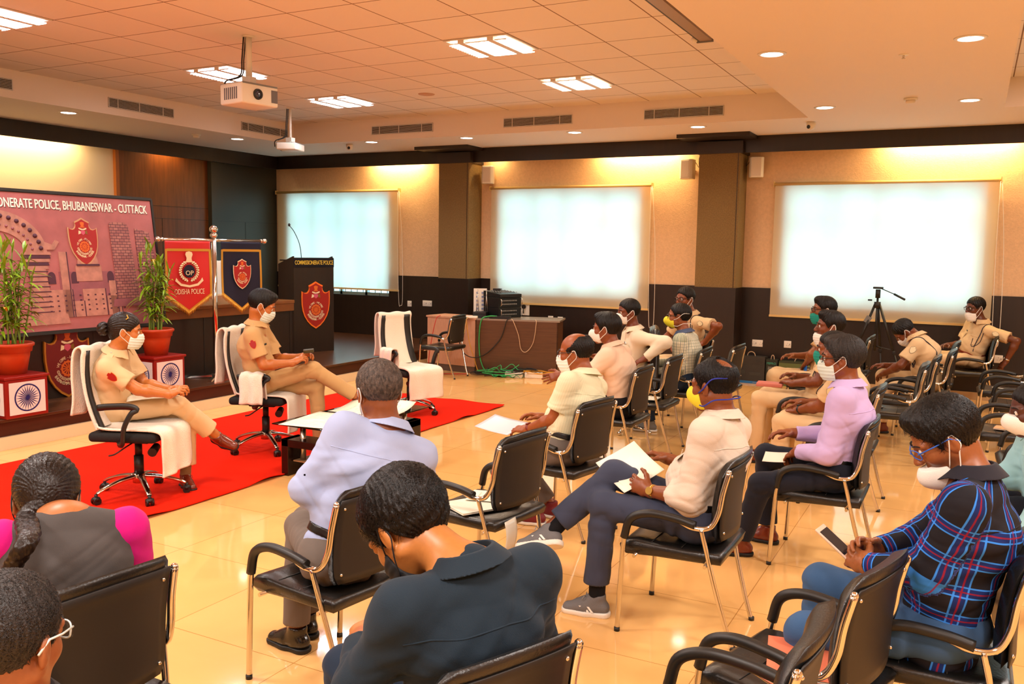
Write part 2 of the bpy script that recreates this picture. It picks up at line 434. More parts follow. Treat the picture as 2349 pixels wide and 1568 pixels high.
# ------------------------------------------------------------------ ceiling fittings
M_lamp = mat('lamp_tube', 'fff2d8', .5, emit=3); M_lampc = mat('lamp_tube_cool', 'eef0ff', .5, emit=3)
M_fr = mat('fixture_frame', 'e8e0d8', .4)
LBL = ['warm-white recessed ceiling panel light nearest the beam', 'smaller-looking warm ceiling panel light near the window-side soffit', 'cool-white ceiling panel light behind the front projector', 'cool-white ceiling panel light above the rear projector', 'cool-white ceiling panel light cut off at the left of the photo', 'warm ceiling panel light just above the photo']
for (x, y, c), lb in zip(PANELS, LBL):
    r = thing('ceiling_light', lb, 'ceiling light', (x, y, ZC), 0, 'recessed four-tube panel lights of the tiled ceiling')
    m = MB()
    for (a, bb) in (((-.335, -.33), (.335, -.31)), ((-.335, .31), (.335, .33)), ((-.335, -.31), (-.315, .31)), ((.315, -.31), (.335, .31))):
        m.b2((a[0], a[1], -.012), (bb[0], bb[1], .0))
    for q in (-.155, .155): m.b2((q - .032, -.31, -.040), (q + .032, .31, -.001))
    for q in np.linspace(-.29, .29, 14):
        for (xa, xb) in ((-.315, -.19), (-.12, .12), (.19, .315)): m.b2((xa, q - .002, -.042), (xb, q + .002, -.031))
    m.build('frame', M_fr, r)
    for q in (-.25, -.06, .06, .25):
        m = MB(); m.cyl((q, -.30, -.003), (q, .30, -.003), .024, n=10); m.build('tube', M_lampc if c is COOL else M_lamp, r)
    m = MB(); m.b2((-.315, -.31, -.0008), (.315, .31, -.0003)); m.build('reflector', mat('reflector', 'e8d8c0', .3, emit=.5), r)
DL = ['above the banner board', 'above the dark stage recess', 'above the small window, left of the first pillar', 'just in front of the first pillar', 'between the two pillars', 'just in front of the second pillar', 'on the beam beside the projector-screen rail', 'on the beam near the white dome camera', 'biggest of the beam', 'on the right side of the beam near the smoke detector', 'a', 'b']
m = MB(); m.lathe([(.0, -.006), (.085, -.006), (.09, -.002)], n=28); g_glow = m.mesh('glow', mat('downlight_glow', 'fff4ea', .5, emit=14))
m = MB(); m.lathe([(.09, -.0), (.088, -.009), (.112, -.006), (.115, 0)], n=28); g_ring = m.mesh('ring', M_fr)
for (x, y), lb in zip(DOWN[:10], DL):
    r = thing('downlight', 'round recessed white downlight ' + lb, 'downlight', (x, y, ZS), 0, 'round downlights of the plaster soffits')
    link('diffuser', g_glow, r); link('trim_ring', g_ring, r)
M_vent_d = mat('vent_dark', '241c1a', .8)
def vent(name, lb, o, ax, ln, h):
    """o: left-bottom corner, ax: direction along the soffit face"""
    r = thing('air_vent', lb, 'air vent', o, 0, 'slatted air-conditioning grilles in the soffit faces')
    ax = Vector(ax); n = Vector((0, 0, 1)).cross(ax) * -1
    M = frame((0, 0, 0), ax, (0, 0, 1))
    if M.col[2].xyz.dot(n) < 0: pass
    m = MB(); m.box((ln / 2, h / 2, .002), (ln, h, .004), M=M); m.build('backing', M_vent_d, r)
    m = MB()
    for (a, bq, c, d) in ((0, 0, ln, .006), (0, h - .006, ln, h), (0, 0, .006, h), (ln - .006, 0, ln, h), (ln * .13, 0, ln * .13 + .006, h), (ln * .45, 0, ln * .45 + .006, h), (ln * .82, 0, ln * .82 + .006, h)):
        m.box(((a + c) / 2, (bq + d) / 2, .008), (c - a, d - bq, .012), M=M)
    m.build('frame', M_fr, r)
    m = MB()
    for q in np.linspace(.014, h - .014, 7): m.box((ln / 2, q, .009), (ln - .01, .004, .008), M=M)
    m.build('slats', M_fr, r)
for (x0, x1, lb) in ((-8.24, -7.14, 'long slatted air vent in the soffit above the first pillar'), (-5.97, -4.92, 'long slatted air vent in the soffit between the pillars'), (-3.91, -2.88, 'long slatted air vent nearest the beam, above the second pillar')):
    vent('air_vent', lb, (x0, 11.05, 3.535), (1, 0, 0), x1 - x0, .125)
for (y0, y1, lb) in ((7.64, 8.66, 'slatted air vent in the stage-side soffit, left of the projectors'), (9.91, 10.91, 'slatted air vent in the stage-side soffit behind the rear projector'), (5.35, 6.39, 'slatted air vent cut off at the left edge')):
    vent('air_vent', lb, (-9.78, y0, 3.54), (0, 1, 0), y1 - y0, .125)
def projector(lb, mount, zt, zb, yaw, s=1.0, back=False):
    r = thing('projector', lb, 'projector', mount, 0)
    L = zt - ZC
    m = MB(); m.cyl((0, 0, 0), (0, 0, L + .03), .03 if s == 1 else .018, n=14); m.cyl((0, 0, -.012), (0, 0, 0), .06, n=20); m.build('ceiling_pole', M_pl, r)
    m = MB(); m.b2((-.05, -.04, L - .01), (.05, .04, L + .05)); m.b2((-.035, -.05, L - .03), (.035, .05, L)); m.build('bracket', M_pl, r)
    h = zt - .02 - zb; A = Matrix.Translation((0, 0, L - .03 - h / 2)) @ Matrix.Rotation(yaw, 4, 'Z')
    bx = thing('body', None, None); bx.parent = r; bx.matrix_local = A
    bpy.data.objects.remove(bx)
    m = MB(); m.rbox((0, 0, 0), (.34 * s, .40 * s, h), .018); m2 = MB()
    for q in range(7): m.b2((-.1 * s + q * .03 * s, -.203 * s, -h * .28), (-.085 * s + q * .03 * s, -.199 * s, h * .28), 1)
    m.b2((-.171 * s, -.19 * s, h * .42), (.171 * s, .19 * s, h * .505), 2)
    m.b2((.171 * s, .12 * s, -h * .3), (.172 * s, .19 * s, h * .3), 1)
    o = m.build('housing', [M_pl, mat('vent_grey', '6a6466', .6), M_grey], r); o.matrix_local = A
    m = MB(); m.lathe([(.05, 0), (.048, .012), (.036, .012), (.034, .004)], (.17 * s, -.03, 0), 24, axis=(1, 0, 0)); m.build('lens_ring', M_black, r).matrix_local = A
    m = MB(); m.ball((.168 * s, -.03, 0), (.014, .036, .036)); m.build('lens', mat('lens_glass', '2b3550', .05, coat=1), r).matrix_local = A
    pts = smoothpts([(-.03, -.03, 0), (-.035, -.05, L * .5), (-.06, -.05, L * .85), (-.15, -.14, L - .0), (-.17, -.13, L - .08)], 6)
    m = MB(); m.tube(pts, .007, 6); m.tube([p + Vector((.012, .012, 0)) for p in pts[:18]], .006, 6); m.build('cable', M_black, r)
    return r
projector('white ceiling projector nearest the camera, with round lens', (-6.10, 6.29, ZC), 3.35, 3.14, math.radians(-10))
rp_ = projector('small white projector hanging near the soffit corner, seen from behind', (-8.69, 9.75, ZC), 3.31, 3.19, math.radians(200), .85)
m = MB(); m.lathe([(.0, -.012), (.07, -.012), (.10, -.006), (.105, 0)], (0, 0, 0), 28); m.build('ceiling_speaker', mat('spk_grille', 'c99f80', .6), None, loc=(-6.26, 9.53, ZC), label='flat round loudspeaker grille in the tiled ceiling', cat='ceiling speaker')
for (x, y, lb) in ((-.70, 10.08, 'white smoke detector on the right plaster beam'), (-10.3, 9.53, 'white smoke detector on the stage-side soffit')):
    r = thing('smoke_detector', lb, 'smoke detector', (x, y, ZS))
    m = MB(); m.lathe([(.065, 0), (.065, -.02), (.05, -.022)], n=24); m.build('base', M_pl, r)
    m = MB(); m.lathe([(.046, -.02), (.046, -.045), (.03, -.055), (0, -.056)], n=24); m.build('sensor_cap', M_white, r)
r = thing('sprinkler', 'tiny ceiling sprinkler between the beam downlights', 'sprinkler', (-.62, 7.9, ZS))
m = MB(); m.lathe([(.04, 0), (.036, -.006), (0, -.008)], n=20); m.build('plate', M_pl, r)
m = MB(); m.cyl((0, 0, 0), (0, 0, -.03), .008, n=8); m.lathe([(.014, -.03), (.014, -.033), (0, -.034)], n=12); m.build('nozzle', M_steel, r)
for (x, y, lb, d) in ((-1.9, 11.45, 'white dome camera hanging at the beam corner', 1), (-8.9, 11.35, 'small white dome camera near the stage window', -1)):
    r = thing('security_camera', lb, 'camera', (x, y, ZS))
    m = MB(); m.lathe([(.055, 0), (.055, -.03), (.045, -.07), (.03, -.09), (0, -.095)], n=24); m.build('housing', M_pl, r)
    m = MB(); m.ball((-.02 * d, -.045, -.06), (.022, .022, .024)); m.build('lens', M_black, r)
# projector screen casing running along the beam
r = thing('projection_screen_casing', 'long aluminium casing of a rolled-up projection screen beside the beam', 'screen', (0, 0, 0))
m = MB(); m.b2((-2.16, 2.5, ZC - .17), (-2.06, 7.43, ZC - .03)); m.b2((-2.30, 2.5, ZC - .07), (-2.16, 7.43, ZC - .03)); m.build('casing', mat('casing_alu', 'a58f80', .4, .3), r)
m = MB(); m.b2((-2.175, 2.5, ZC - .168), (-2.16, 7.40, ZC - .075)); m.build('slot', M_black, r)
m = MB(); m.b2((-2.19, 7.43, ZC - .18), (-2.05, 7.45, ZC - .0)); m.build('end_cap', M_grey, r)
m = MB(); m.ball((-2.2, 7.40, ZC - .16), .028); m.build('bar_end', M_pl, r)
# wall speakers
for (x, lb, d) in ((-7.12, 'white wall loudspeaker right of the first pillar', 1), (-3.79, 'white wall loudspeaker left of the second pillar', -1), (-2.81, 'white wall loudspeaker right of the second pillar', 1), (.62, 'white wall loudspeaker at the right edge', -1)):
    r = thing('wall_speaker', lb, 'loudspeaker', (x, 12.68, 3.04), math.radians(12 * d), 'white loudspeakers on the window wall')
    m = MB(); m.prism([(-.09, .06), (.09, .06), (.1, -.06), (.07, -.1), (-.07, -.1), (-.1, -.06)], .28, Matrix.Translation((0, 0, -.14))); m.build('cabinet', M_pl, r, bevel=.01)
    m = MB(); m.b2((-.062, -.106, -.12), (.062, -.1, .12)); m.build('grille', mat('spk_front', 'e0d2c4', .6), r, bevel=.004)
    m = MB(); m.b2((-.02, .06, -.03), (.02, .13, .03)); m.build('bracket', M_pl, r)
    m = MB(); m.tube(smoothpts([(.09 * -d, .05, .1), (.14 * -d, .06, .03), (.12 * -d, .09, .15), (.15 * -d, .10, .24)], 5), .004, 5); m.build('cable', M_black, r)
# sockets on the window wall
def socket(lb, x, z, w, kind=0):
    r = thing('wall_socket', lb, 'socket', (x, YW - .022, z))
    m = MB(); m.rbox((0, -.006, 0), (w, .012, .1), .004, 2); m.build('plate', M_pl, r)
    for q in ((0,) if w < .13 else (-.05, .045)):
        for (a, bb) in ((0, .018), (-.012, -.012), (.012, -.012)): m = MB(); m.cyl((q + a, -.013, bb), (q + a, -.0115, bb), .0045, n=8); m.build('pin_hole', M_grey, r)
        m = MB(); m.b2((q + .026, -.016, -.012), (q + .034, -.012, .012)); m.build('switch', M_grey, r)
socket('small beige wall switch above the stage edge', -8.73, .87, .085)
socket('double white socket with a red lead above the stage edge', -8.36, .89, .19)
socket('white socket above the black microphone carton', -2.71, .56, .15)
socket('square white socket above the green carton', -2.29, .57, .1)
socket('white socket between the last chairs, right of the seated officer', .33, .55, .1)
socket('left of two white switch plates behind the desk top', -6.0, .74, .09)
socket('right of two white switch plates behind the desk top', -5.83, .735, .09)
# ------------------------------------------------------------------ emblem
M_crim = mat('emblem_crimson', 'a01010', .5); M_rim = mat('emblem_rim', 'e08020', .4)
M_pale = mat('emblem_pale', 'e9d3a6', .5); M_orange = mat('emblem_orange', 'd6641a', .5); M_navy = mat('navy_cloth', '080c28', .8)
M_white2 = mat('emblem_white', 'f2e8dc', .5); M_olive = mat('emblem_olive', '7c5c10', .5)
SH = [(0, 1.0), (.08, .955), (.17, .915), (.158, .87), (.166, .82), (.20, .775), (.25, .762), (.30, .775), (.335, .80), (.34, .66), (.335, .52), (.315, .39), (.27, .265), (.20, .155), (.11, .065), (0, 0)]
def shield_poly(H, grow=0):
    P = SH + [(-x, y) for x, y in SH[-2:0:-1]]
    return [(x * H * (1 + grow), ((y - .5) * (1 + grow)) * H) for x, y in P]
def emblem_marks(m, H, M, mi=(0, 1, 2, 3), z0=0.0, l2=None, word='POLICE', dep=.002):
    """lions capital, ribbon, handshake, wheel and lettering; local xy centred, z out"""
    w, o, r, ol = mi
    T = M @ Matrix.Translation((0, 0, z0))
    def P(poly, c): m.prism([(x * H, y * H) for x, y in poly], dep, T, c)
    # lions capital
    P([(-.05, .33), (.05, .33), (.045, .345), (.03, .35), (.045, .39), (.05, .425), (.03, .44), (.015, .432), (0, .45), (-.015, .432), (-.03, .44), (-.05, .425), (-.045, .39), (-.03, .35), (-.045, .345)], o)
    P([(-.06, .315), (.06, .315), (.055, .328), (-.055, .328)], o)
    for s in (-1, 1): P([(s * .02, .29), (s * .09, .315), (s * .10, .29), (s * .05, .265), (0, .262), (0, .285)], w)
    # handshake between sleeves
    P([(-.055, .235), (-.03, .255), (.03, .255), (.055, .235), (.05, .19), (.0, .15), (-.05, .19)], r)
    P([(-.10, .25), (-.055, .235), (-.055, .185), (-.115, .165)], w)
    P([(.10, .26), (.055, .235), (.055, .185), (.115, .165)], ol)
    # wheel
    cy = -.105
    def ring(ra, rb, c, n=32):
        v = []; f = []
        for i in range(n):
            a = 2 * PI * i / n
            for (q, z) in ((ra, 0), (rb, 0), (rb, dep), (ra, dep)): v.append(T @ Vector((q * H * math.cos(a), (cy + q * math.sin(a)) * H if False else cy * H + q * H * math.sin(a), z)))
        for i in range(n):
            j = (i + 1) % n
            for k in range(4): f.append((i * 4 + k, i * 4 + (k + 1) % 4, j * 4 + (k + 1) % 4, j * 4 + k))
        m.add(v, f, False, c)
    ring(.088, .115, o); ring(.01, .024, o)
    for i in range(12):
        a = PI * i / 6
        S = T @ Matrix.Translation((0, cy * H, 0)) @ Matrix.Rotation(a, 4, 'Z')
        m.prism([(.02 * H, -.006 * H), (.09 * H, -.009 * H), (.09 * H, .009 * H), (.02 * H, .006 * H)], dep, S, o)
        m.prism([(.112 * H, -.008 * H), (.128 * H, -.008 * H), (.128 * H, .008 * H), (.112 * H, .008 * H)], dep, S, o)
    arc_text(m, 'WE CARE - WE DARE', .062 * H, .145 * H, 165, 15, T, dep, w, cx=0, cy=cy * H)
    arc_text(m, 'COMMISSIONERATE POLICE', .062 * H, .185 * H, 188, 352, T, dep, w, inner=True, cy=cy * H)
    arc_text(m, 'BHUBANESWAR - CUTTACK', .066 * H, .245 * H, 205, 335, T, dep, w, inner=True, cy=cy * H, bold=.0008 * H)
def shield(name, lb, M, H, parent=None, rim=None, thick=.02, cat='emblem', small=False, field=None):
    if parent is None: r = thing(name, lb, cat)
    else: r = parent
    nm = ('rim', 'field', 'crest_marks') if parent is None else ('emblem_rim', 'emblem_field', 'emblem_marks')
    m = MB(); m.prism(shield_poly(H), thick, M); m.build(nm[0], rim or M_rim, r)
    m = MB(); m.prism(shield_poly(H, -.07), thick + .002 if not small else thick * 1.3, M); m.build(nm[1], field or M_crim, r)
    m = MB()
    if not small: emblem_marks(m, H * .93, M, z0=thick + .002)
    m.build(nm[2], [M_pale, M_orange, mat('emblem_pink', 'c8506a', .5), M_olive], r)
    return r

# ------------------------------------------------------------------ carpet
def carpet():
    y0, y1, x0, x1 = 1.9, 9.06, -7.02, -4.83
    m = MB()
    def fn(u, v):
        x = x0 + (x1 - x0) * u; y = y0 + (y1 - y0) * v
        z = .012
        if v > .995: y += .012 * math.sin(x * 11) ; z += .006 * (1 + math.sin(x * 9))
        if u > .96:
            e = (u - .96) / .04
            x += .010 * math.sin(y * 3.1) * e; z += max(0, .018 * math.sin(y * 8.3) * math.sin(y * 2.1) + .002) * e
        if v < .6 or u < .5: pass
        z += .004 * math.sin(y * 2.3 + x * 3) * (.5 + .5 * math.sin(x * 1.7))
        return (x, y, max(z, .004))
    m.grid(fn, 60, 150)
    o = m.build('carpet', M_red, solid=.006, label='long red carpet laid along the stage under the swivel chairs', cat='carpet')
carpet()
# ------------------------------------------------------------------ stage furniture
# panel desk with red emblem
r = thing('panel_desk', 'long dark panel desk with brown top on the stage behind the banner board', 'desk', (-8.14, 6.4, .275))
L0, L1 = -2.4, 2.75
m = MB(); m.b2((-.05, L0, 0), (-.02, L1, .80))
for y in np.arange(L0 + .6, L1, .75): m.b2((-.02, y, .03), (-.016, y + .008, .78), 1)
m.build('front_panel', [M_dark, M_black], r)
m = MB(); m.b2((-.75, L0, .80), (.03, L1, .845)); m.b2((-.05, L0, .70), (.02, L1, .80)); m.build('desk_top', mat('desk_top_wood', '7a4a20', .3, var=.2, vscale=3, bstretch=(8, 1, 1)), r, bevel=.006)
for y in (L0, L1 - .03): m = MB(); m.b2((-.7, y, 0), (-.05, y + .03, .80)); m.build('side_panel', M_dark, r)
m = MB(); m.b2((-.30, L0, .845), (-.05, L1 - .3, .95)); m.build('modesty_ledge', mat('ledge_cream', 'c9a070', .5), r)
shield('police_emblem', 'large red police emblem fixed to the desk front below the banner board', frame((-8.155, 5.78, .27 + .37), (0, 1, 0), (0, 0, 1)), .74, rim=mat('emblem_rim_gold', 'b87420', .4), thick=.025, field=mat('emblem_maroon', '6e0d0c', .5))
for (y, lb) in ((7.02, 'small gooseneck desk microphone base beside the banner board'),):
    r = thing('desk_microphone', lb, 'microphone', (-8.3, y, 1.12 + .10))
    m = MB(); m.box((0, 0, .02), (.10, .09, .04), taper=.7); m.build('base', M_black, r, bevel=.005)
    m = MB(); m.tube(smoothpts([(-.02, 0, .03), (-.03, -.02, .15), (-.01, -.06, .24), (.03, -.1, .3)], 5), .004, 6); m.ball((.03, -.1, .3), .012); m.build('gooseneck', M_black, r)
    m = MB(); m.cyl((.03, 0, .028), (.036, 0, .032), .012, n=12); m.build('button', mat('green_led', '3ad0a0', .4, emit=.5), r)
# banner board
BX0, BZ0, BX1, BZ1 = -8.03, .955, -8.22, 2.335
up = Vector((BX1 - BX0, 0, BZ1 - BZ0)); BH = up.length
BY0, BY1 = 4.15, 6.93
MBd = frame((BX0, (BY0 + BY1) / 2, BZ0), (0, 1, 0), up)   # local x along y, y up, z out (towards +x)
BW = BY1 - BY0
r = thing('banner_board', 'large framed purple banner board with white lettering leaning on the stage desk', 'banner board')
m = MB(); m.box((0, BH / 2, -.02), (BW, BH, .03), M=MBd); m.box((BW / 2, BH / 2, -.015), (.025, BH, .05), M=MBd); m.box((0, BH, -.015), (BW, .03, .05), M=MBd); m.box((0, 0, -.015), (BW, .03, .05), M=MBd)
m.build('frame', M_black, r)
M_purp = mat('board_print', 'a65e5c', .5, var=.14, vscale=5)
m = MB(); m.box((0, BH / 2, -.002), (BW - .03, BH - .04, .006), M=MBd); m.build('printed_panel', M_purp, r)
m = MB()
S = MBd @ Matrix.Translation((BW / 2 - .075, BH - .165, .0015))
text_mb(m, 'COMMISSIONERATE POLICE, BHUBANESWAR - CUTTACK', .128, S, .004, 0, 'RIGHT', bold=.0014, fit=2.06)
m.build('lettering', mat('board_white', 'fbf1dc', .5), r)
m = MB(); text_mb(m, 'COMMISSIONERATE POLICE, BHUBANESWAR - CUTTACK', .128, MBd @ Matrix.Translation((BW / 2 - .071, BH - .170, .001)), .002, 0, 'RIGHT', bold=.0022, fit=2.06)
m.build('lettering_outline', mat('board_dark', '4a2030', .6), r)
# relief print: arch, dome building, brick tower
M_r1 = mat('relief_light', 'b27a68', .6, var=.2, vscale=14); M_r2 = mat('relief_dark', '4c2434', .7); M_r3 = mat('relief_mid', '8e5056', .6, var=.15, vscale=9)
def by(y): return y - (BY0 + BY1) / 2
def rel(m, poly, d=.006, c=0): m.prism(poly, d, MBd @ Matrix.Translation((0, 0, .001)), c)
m = MB()
cx, cy_ = by(5.08), .80
arc = [(cx + .52 * math.cos(a), cy_ + .40 * math.sin(a)) for a in np.linspace(0, PI, 22)] + [(cx - .30 * math.cos(a), cy_ + .20 * math.sin(a)) for a in np.linspace(0, PI, 18)]
rel(m, arc, .008)
for a in np.linspace(.1, PI - .1, 17):
    px, py = cx + .46 * math.cos(a), cy_ + .345 * math.sin(a)
    m.ball(tuple(MBd @ Vector((px, py, .01))), .022, 8, 1); m.ball(tuple(MBd @ Vector((cx + .37 * math.cos(a), cy_ + .26 * math.sin(a), .01))), .014, 8, 2)
rel(m, [(cx - .05, cy_ + .38), (cx + .05, cy_ + .38), (cx + .02, cy_ + .45), (cx, cy_ + .52), (cx - .02, cy_ + .45)], .009)
rel(m, [(cx + .46, cy_ + .02), (cx + .60, cy_ + .02), (cx + .66, cy_ + .10), (cx + .62, cy_ + .12), (cx + .58, cy_ + .07), (cx + .50, cy_ + .10)], .009)
for k in range(5): rel(m, [(cx + .24, cy_ - .03 - k * .035), (cx + .56 - k * .01, cy_ - .03 - k * .035), (cx + .55 - k * .01, cy_ - .0 - k * .035), (cx + .25, cy_ - .0 - k * .035)], .010 - k * .001, k % 2)
rel(m, [(cx + .28, .16), (cx + .52, .16), (cx + .48, cy_ - .15), (cx + .32, cy_ - .15)], .007)
for k in range(9): rel(m, [(cx + .28 + k * .002, .2 + k * .05), (cx + .52 - k * .002, .2 + k * .05), (cx + .52 - k * .002, .21 + k * .05), (cx + .28 + k * .002, .21 + k * .05)], .009, 1)
rel(m, [(cx + .15, .08), (cx + .68, .08), (cx + .66, .18), (cx + .2, .18)], .009)
m.build('arch_relief', [M_r1, M_r2, M_r3], r)
m = MB()
cx = by(6.04)
rel(m, [(cx - .34, .14), (cx + .34, .14), (cx + .34, .60), (cx - .34, .60)], .003, 2)
rel(m, [(cx - .15, .50), (cx + .15, .50), (cx + .15, .66), (cx - .15, .66)], .006)
rel(m, [(cx + .12 * math.cos(a), .66 + .20 * math.sin(a)) for a in np.linspace(0, PI, 18)], .008)
rel(m, [(cx - .13, .655), (cx + .13, .655), (cx + .13, .675), (cx - .13, .675)], .011, 1)
rel(m, [(cx - .01, .85), (cx + .01, .85), (cx + .004, .93), (cx - .004, .93)], .008); m.ball(tuple(MBd @ Vector((cx, .93, .008))), .016, 8)
for (a, bq, h0, h1) in ((-.32, -.24, .14, .80), (-.50, -.22, .14, .42), (-.22, -.10, .14, .30), (-.10, .16, .14, .42), (.22, .30, .14, .50), (.34, .40, .3, .84), (.18, .34, .14, .34)):
    rel(m, [(cx + a, h0), (cx + bq, h0), (cx + bq, h1), (cx + a, h1)], .0075); rel(m, [(cx + bq, h0), (cx + bq + .012, h0), (cx + bq + .012, h1), (cx + bq, h1)], .008, 1)
for a in (-.42, -.17, .25):
    rel(m, [(cx + a + .04 * math.cos(t), .55 + .05 * math.sin(t)) for t in np.linspace(0, PI, 9)] + [(cx + a - .04, .48), (cx + a + .04, .48)], .0045, 1)
for kx in range(11):
    for ky in range(4): rel(m, [(cx - .48 + kx * .085, .2 + ky * .05), (cx - .46 + kx * .085, .2 + ky * .05), (cx - .46 + kx * .085, .215 + ky * .05), (cx - .48 + kx * .085, .215 + ky * .05)], .0085, 1)
m.build('building_relief', [M_r1, M_r2, M_r3], r)
m = MB()
M_brick = bpy.data.materials.new('relief_brick'); M_brick.use_nodes = True
nt, b = nodes_of(M_brick); tcx = nt.nodes.new('ShaderNodeTexCoord'); mpp = nt.nodes.new('ShaderNodeMapping'); mpp.inputs['Rotation'].default_value = (0, PI / 2, PI / 2)
brk = nt.nodes.new('ShaderNodeTexBrick'); brk.inputs['Scale'].default_value = 1; brk.inputs['Brick Width'].default_value = .06; brk.inputs['Row Height'].default_value = .03; brk.inputs['Mortar Size'].default_value = .003
brk.inputs['Color1'].default_value = (*lin('aa6e62'), 1); brk.inputs['Color2'].default_value = (*lin('905450'), 1); brk.inputs['Mortar'].default_value = (*lin('4a2030'), 1)
cbx = nt.nodes.new('ShaderNodeSeparateXYZ'); ccx = nt.nodes.new('ShaderNodeCombineXYZ')
nt.links.new(tcx.outputs['Object'], cbx.inputs[0]); nt.links.new(cbx.outputs['Y'], ccx.inputs['X']); nt.links.new(cbx.outputs['Z'], ccx.inputs['Y']); nt.links.new(ccx.outputs[0], brk.inputs['Vector']); nt.links.new(brk.outputs['Color'], b.inputs['Base Color']); b.inputs['Roughness'].default_value = .6
cx = by(6.52)
rel(m, [(cx - .17, .30), (cx + .10, .30), (cx + .06, 1.08), (cx + .02, 1.12), (cx - .16, 1.12), (cx - .175, 1.10)], .009)
rel(m, [(cx + .14, .26), (cx + .40, .26), (cx + .36, .80), (cx + .32, 1.02), (cx + .14, 1.06)], .006)
rel(m, [(cx - .24, .22), (cx + .42, .22), (cx + .40, .30), (cx - .22, .30)], .010, 1)
m.build('tower_relief', [M_brick, M_r3], r)
shield(None, None, MBd @ Matrix.Translation((by(6.02), BH - .49, .004)), .50, parent=r, rim=mat('relief_rim', 'c79a6e', .5), thick=.006)
# flag stand
PX, PY = -7.88, 7.52
r = thing('flag_stand', 'chrome cross-bar flag stand on the stage holding two pennants', 'flag stand', (PX, PY, .275), math.radians(78))
m = MB(); m.cyl((0, 0, .03), (0, 0, 1.68), .03, n=20); m.build('pole', M_chrome, r)
m = MB(); m.ball((0, 0, 1.745), .048, 20); m.lathe([(.035, 1.65), (.042, 1.67), (.042, 1.69), (.02, 1.71)], n=20); m.build('finial', M_chrome, r)
m = MB(); m.cyl((-.68, 0, 1.62), (.66, 0, 1.62), .018, n=14)
for s in (-1, 1): m.ball((s * .69, 0, 1.62), .032, 16); m.cyl((s * .63, 0, 1.62), (s * .655, 0, 1.62), .024, n=14)
m.build('cross_bar', M_chrome, r)
m = MB()
for k in range(4):
    a = PI / 4 + k * PI / 2
    m.box((0, 0, 0), (.34, .05, .02), M=Matrix.Rotation(a, 4, 'Z') @ Matrix.Translation((.17, 0, .02)) @ Matrix.Rotation(.06, 4, 'Y'), taper=.7)
m.cyl((0, 0, 0), (0, 0, .06), .05, n=20); m.build('base', M_chrome, r)
PR = Matrix.Translation((PX, PY, .275)) @ Matrix.Rotation(math.radians(78), 4, 'Z')
def pennant(lb, x0, x1, cloth, marks):
    r = thing('pennant', lb, 'flag')
    w = x1 - x0; h = 1.0; top = 1.665
    F = PR @ Matrix.Translation(((x0 + x1) / 2, -.02, top - .06)) @ Matrix.Rotation(PI / 2, 4, 'X')   # x right, y up, z towards viewer
    def wave(x, y): return .010 * math.sin(x * 9 + y * 2) + .006 * math.sin(y * 7 - x * 5)
    def surf(poly_fn, z, name, mt, nu=24, nv=30):
        m = MB(); m.grid(lambda u, v: F @ Vector((*poly_fn(u, v), z + wave(*poly_fn(u, v)))), nu, nv); return m.build(name, mt, r, solid=.004)
    def outline(mg, tip, side, topy):
        def fn(u, v):
            x = -w / 2 + mg + u * (w - 2 * mg); bot = side + (tip - side) * (1 - abs(2 * u - 1))
            return (x, topy + (bot - topy) * v)
        return fn
    surf(outline(0, -.80, -.60, .0), 0, 'cloth', cloth)
    # gold border strips
    m = MB()
    def strip(p, q, wd, nz):
        p = Vector((*p, 0)); q = Vector((*q, 0)); d = (q - p).normalized(); nn = Vector((-d.y, d.x, 0)) * wd / 2; N = 14
        for i in range(N):
            a = p.lerp(q, i / N); bq = p.lerp(q, (i + 1) / N); vs = []
            for c in (a - nn, bq - nn, bq + nn, a + nn): vs.append(F @ Vector((c.x, c.y, nz + wave(c.x, c.y))))
            m.add(vs, [(0, 1, 2, 3)], True)
    hw = w / 2
    strip((-hw + .02, -.10), (hw - .02, -.10), .028, .006); strip((-hw + .012, -.09), (-hw + .012, -.60), .026, .006); strip((hw - .012, -.09), (hw - .012, -.60), .026, .006)
    strip((-hw, -.60), (0, -.80), .03, .006); strip((hw, -.60), (0, -.80), .03, .006)
    m.build('gold_braid', M_gold, r)
    m = MB(); N = 64
    for i in range(N):
        u = i / (N - 1); x = -hw + u * w; y = -.60 + -.20 * (1 - abs(2 * u - 1)); dy = random.uniform(.045, .06)
        a = F @ Vector((x, y, wave(x, y) + .004)); bq = F @ Vector((x + random.uniform(-.004, .004), y - dy, wave(x, y) + random.uniform(-.004, .008)))
        m.tube([a, bq], [.005, .003], 4)
    m.build('fringe', M_gold, r)
    marks(F, r, w)
    return r
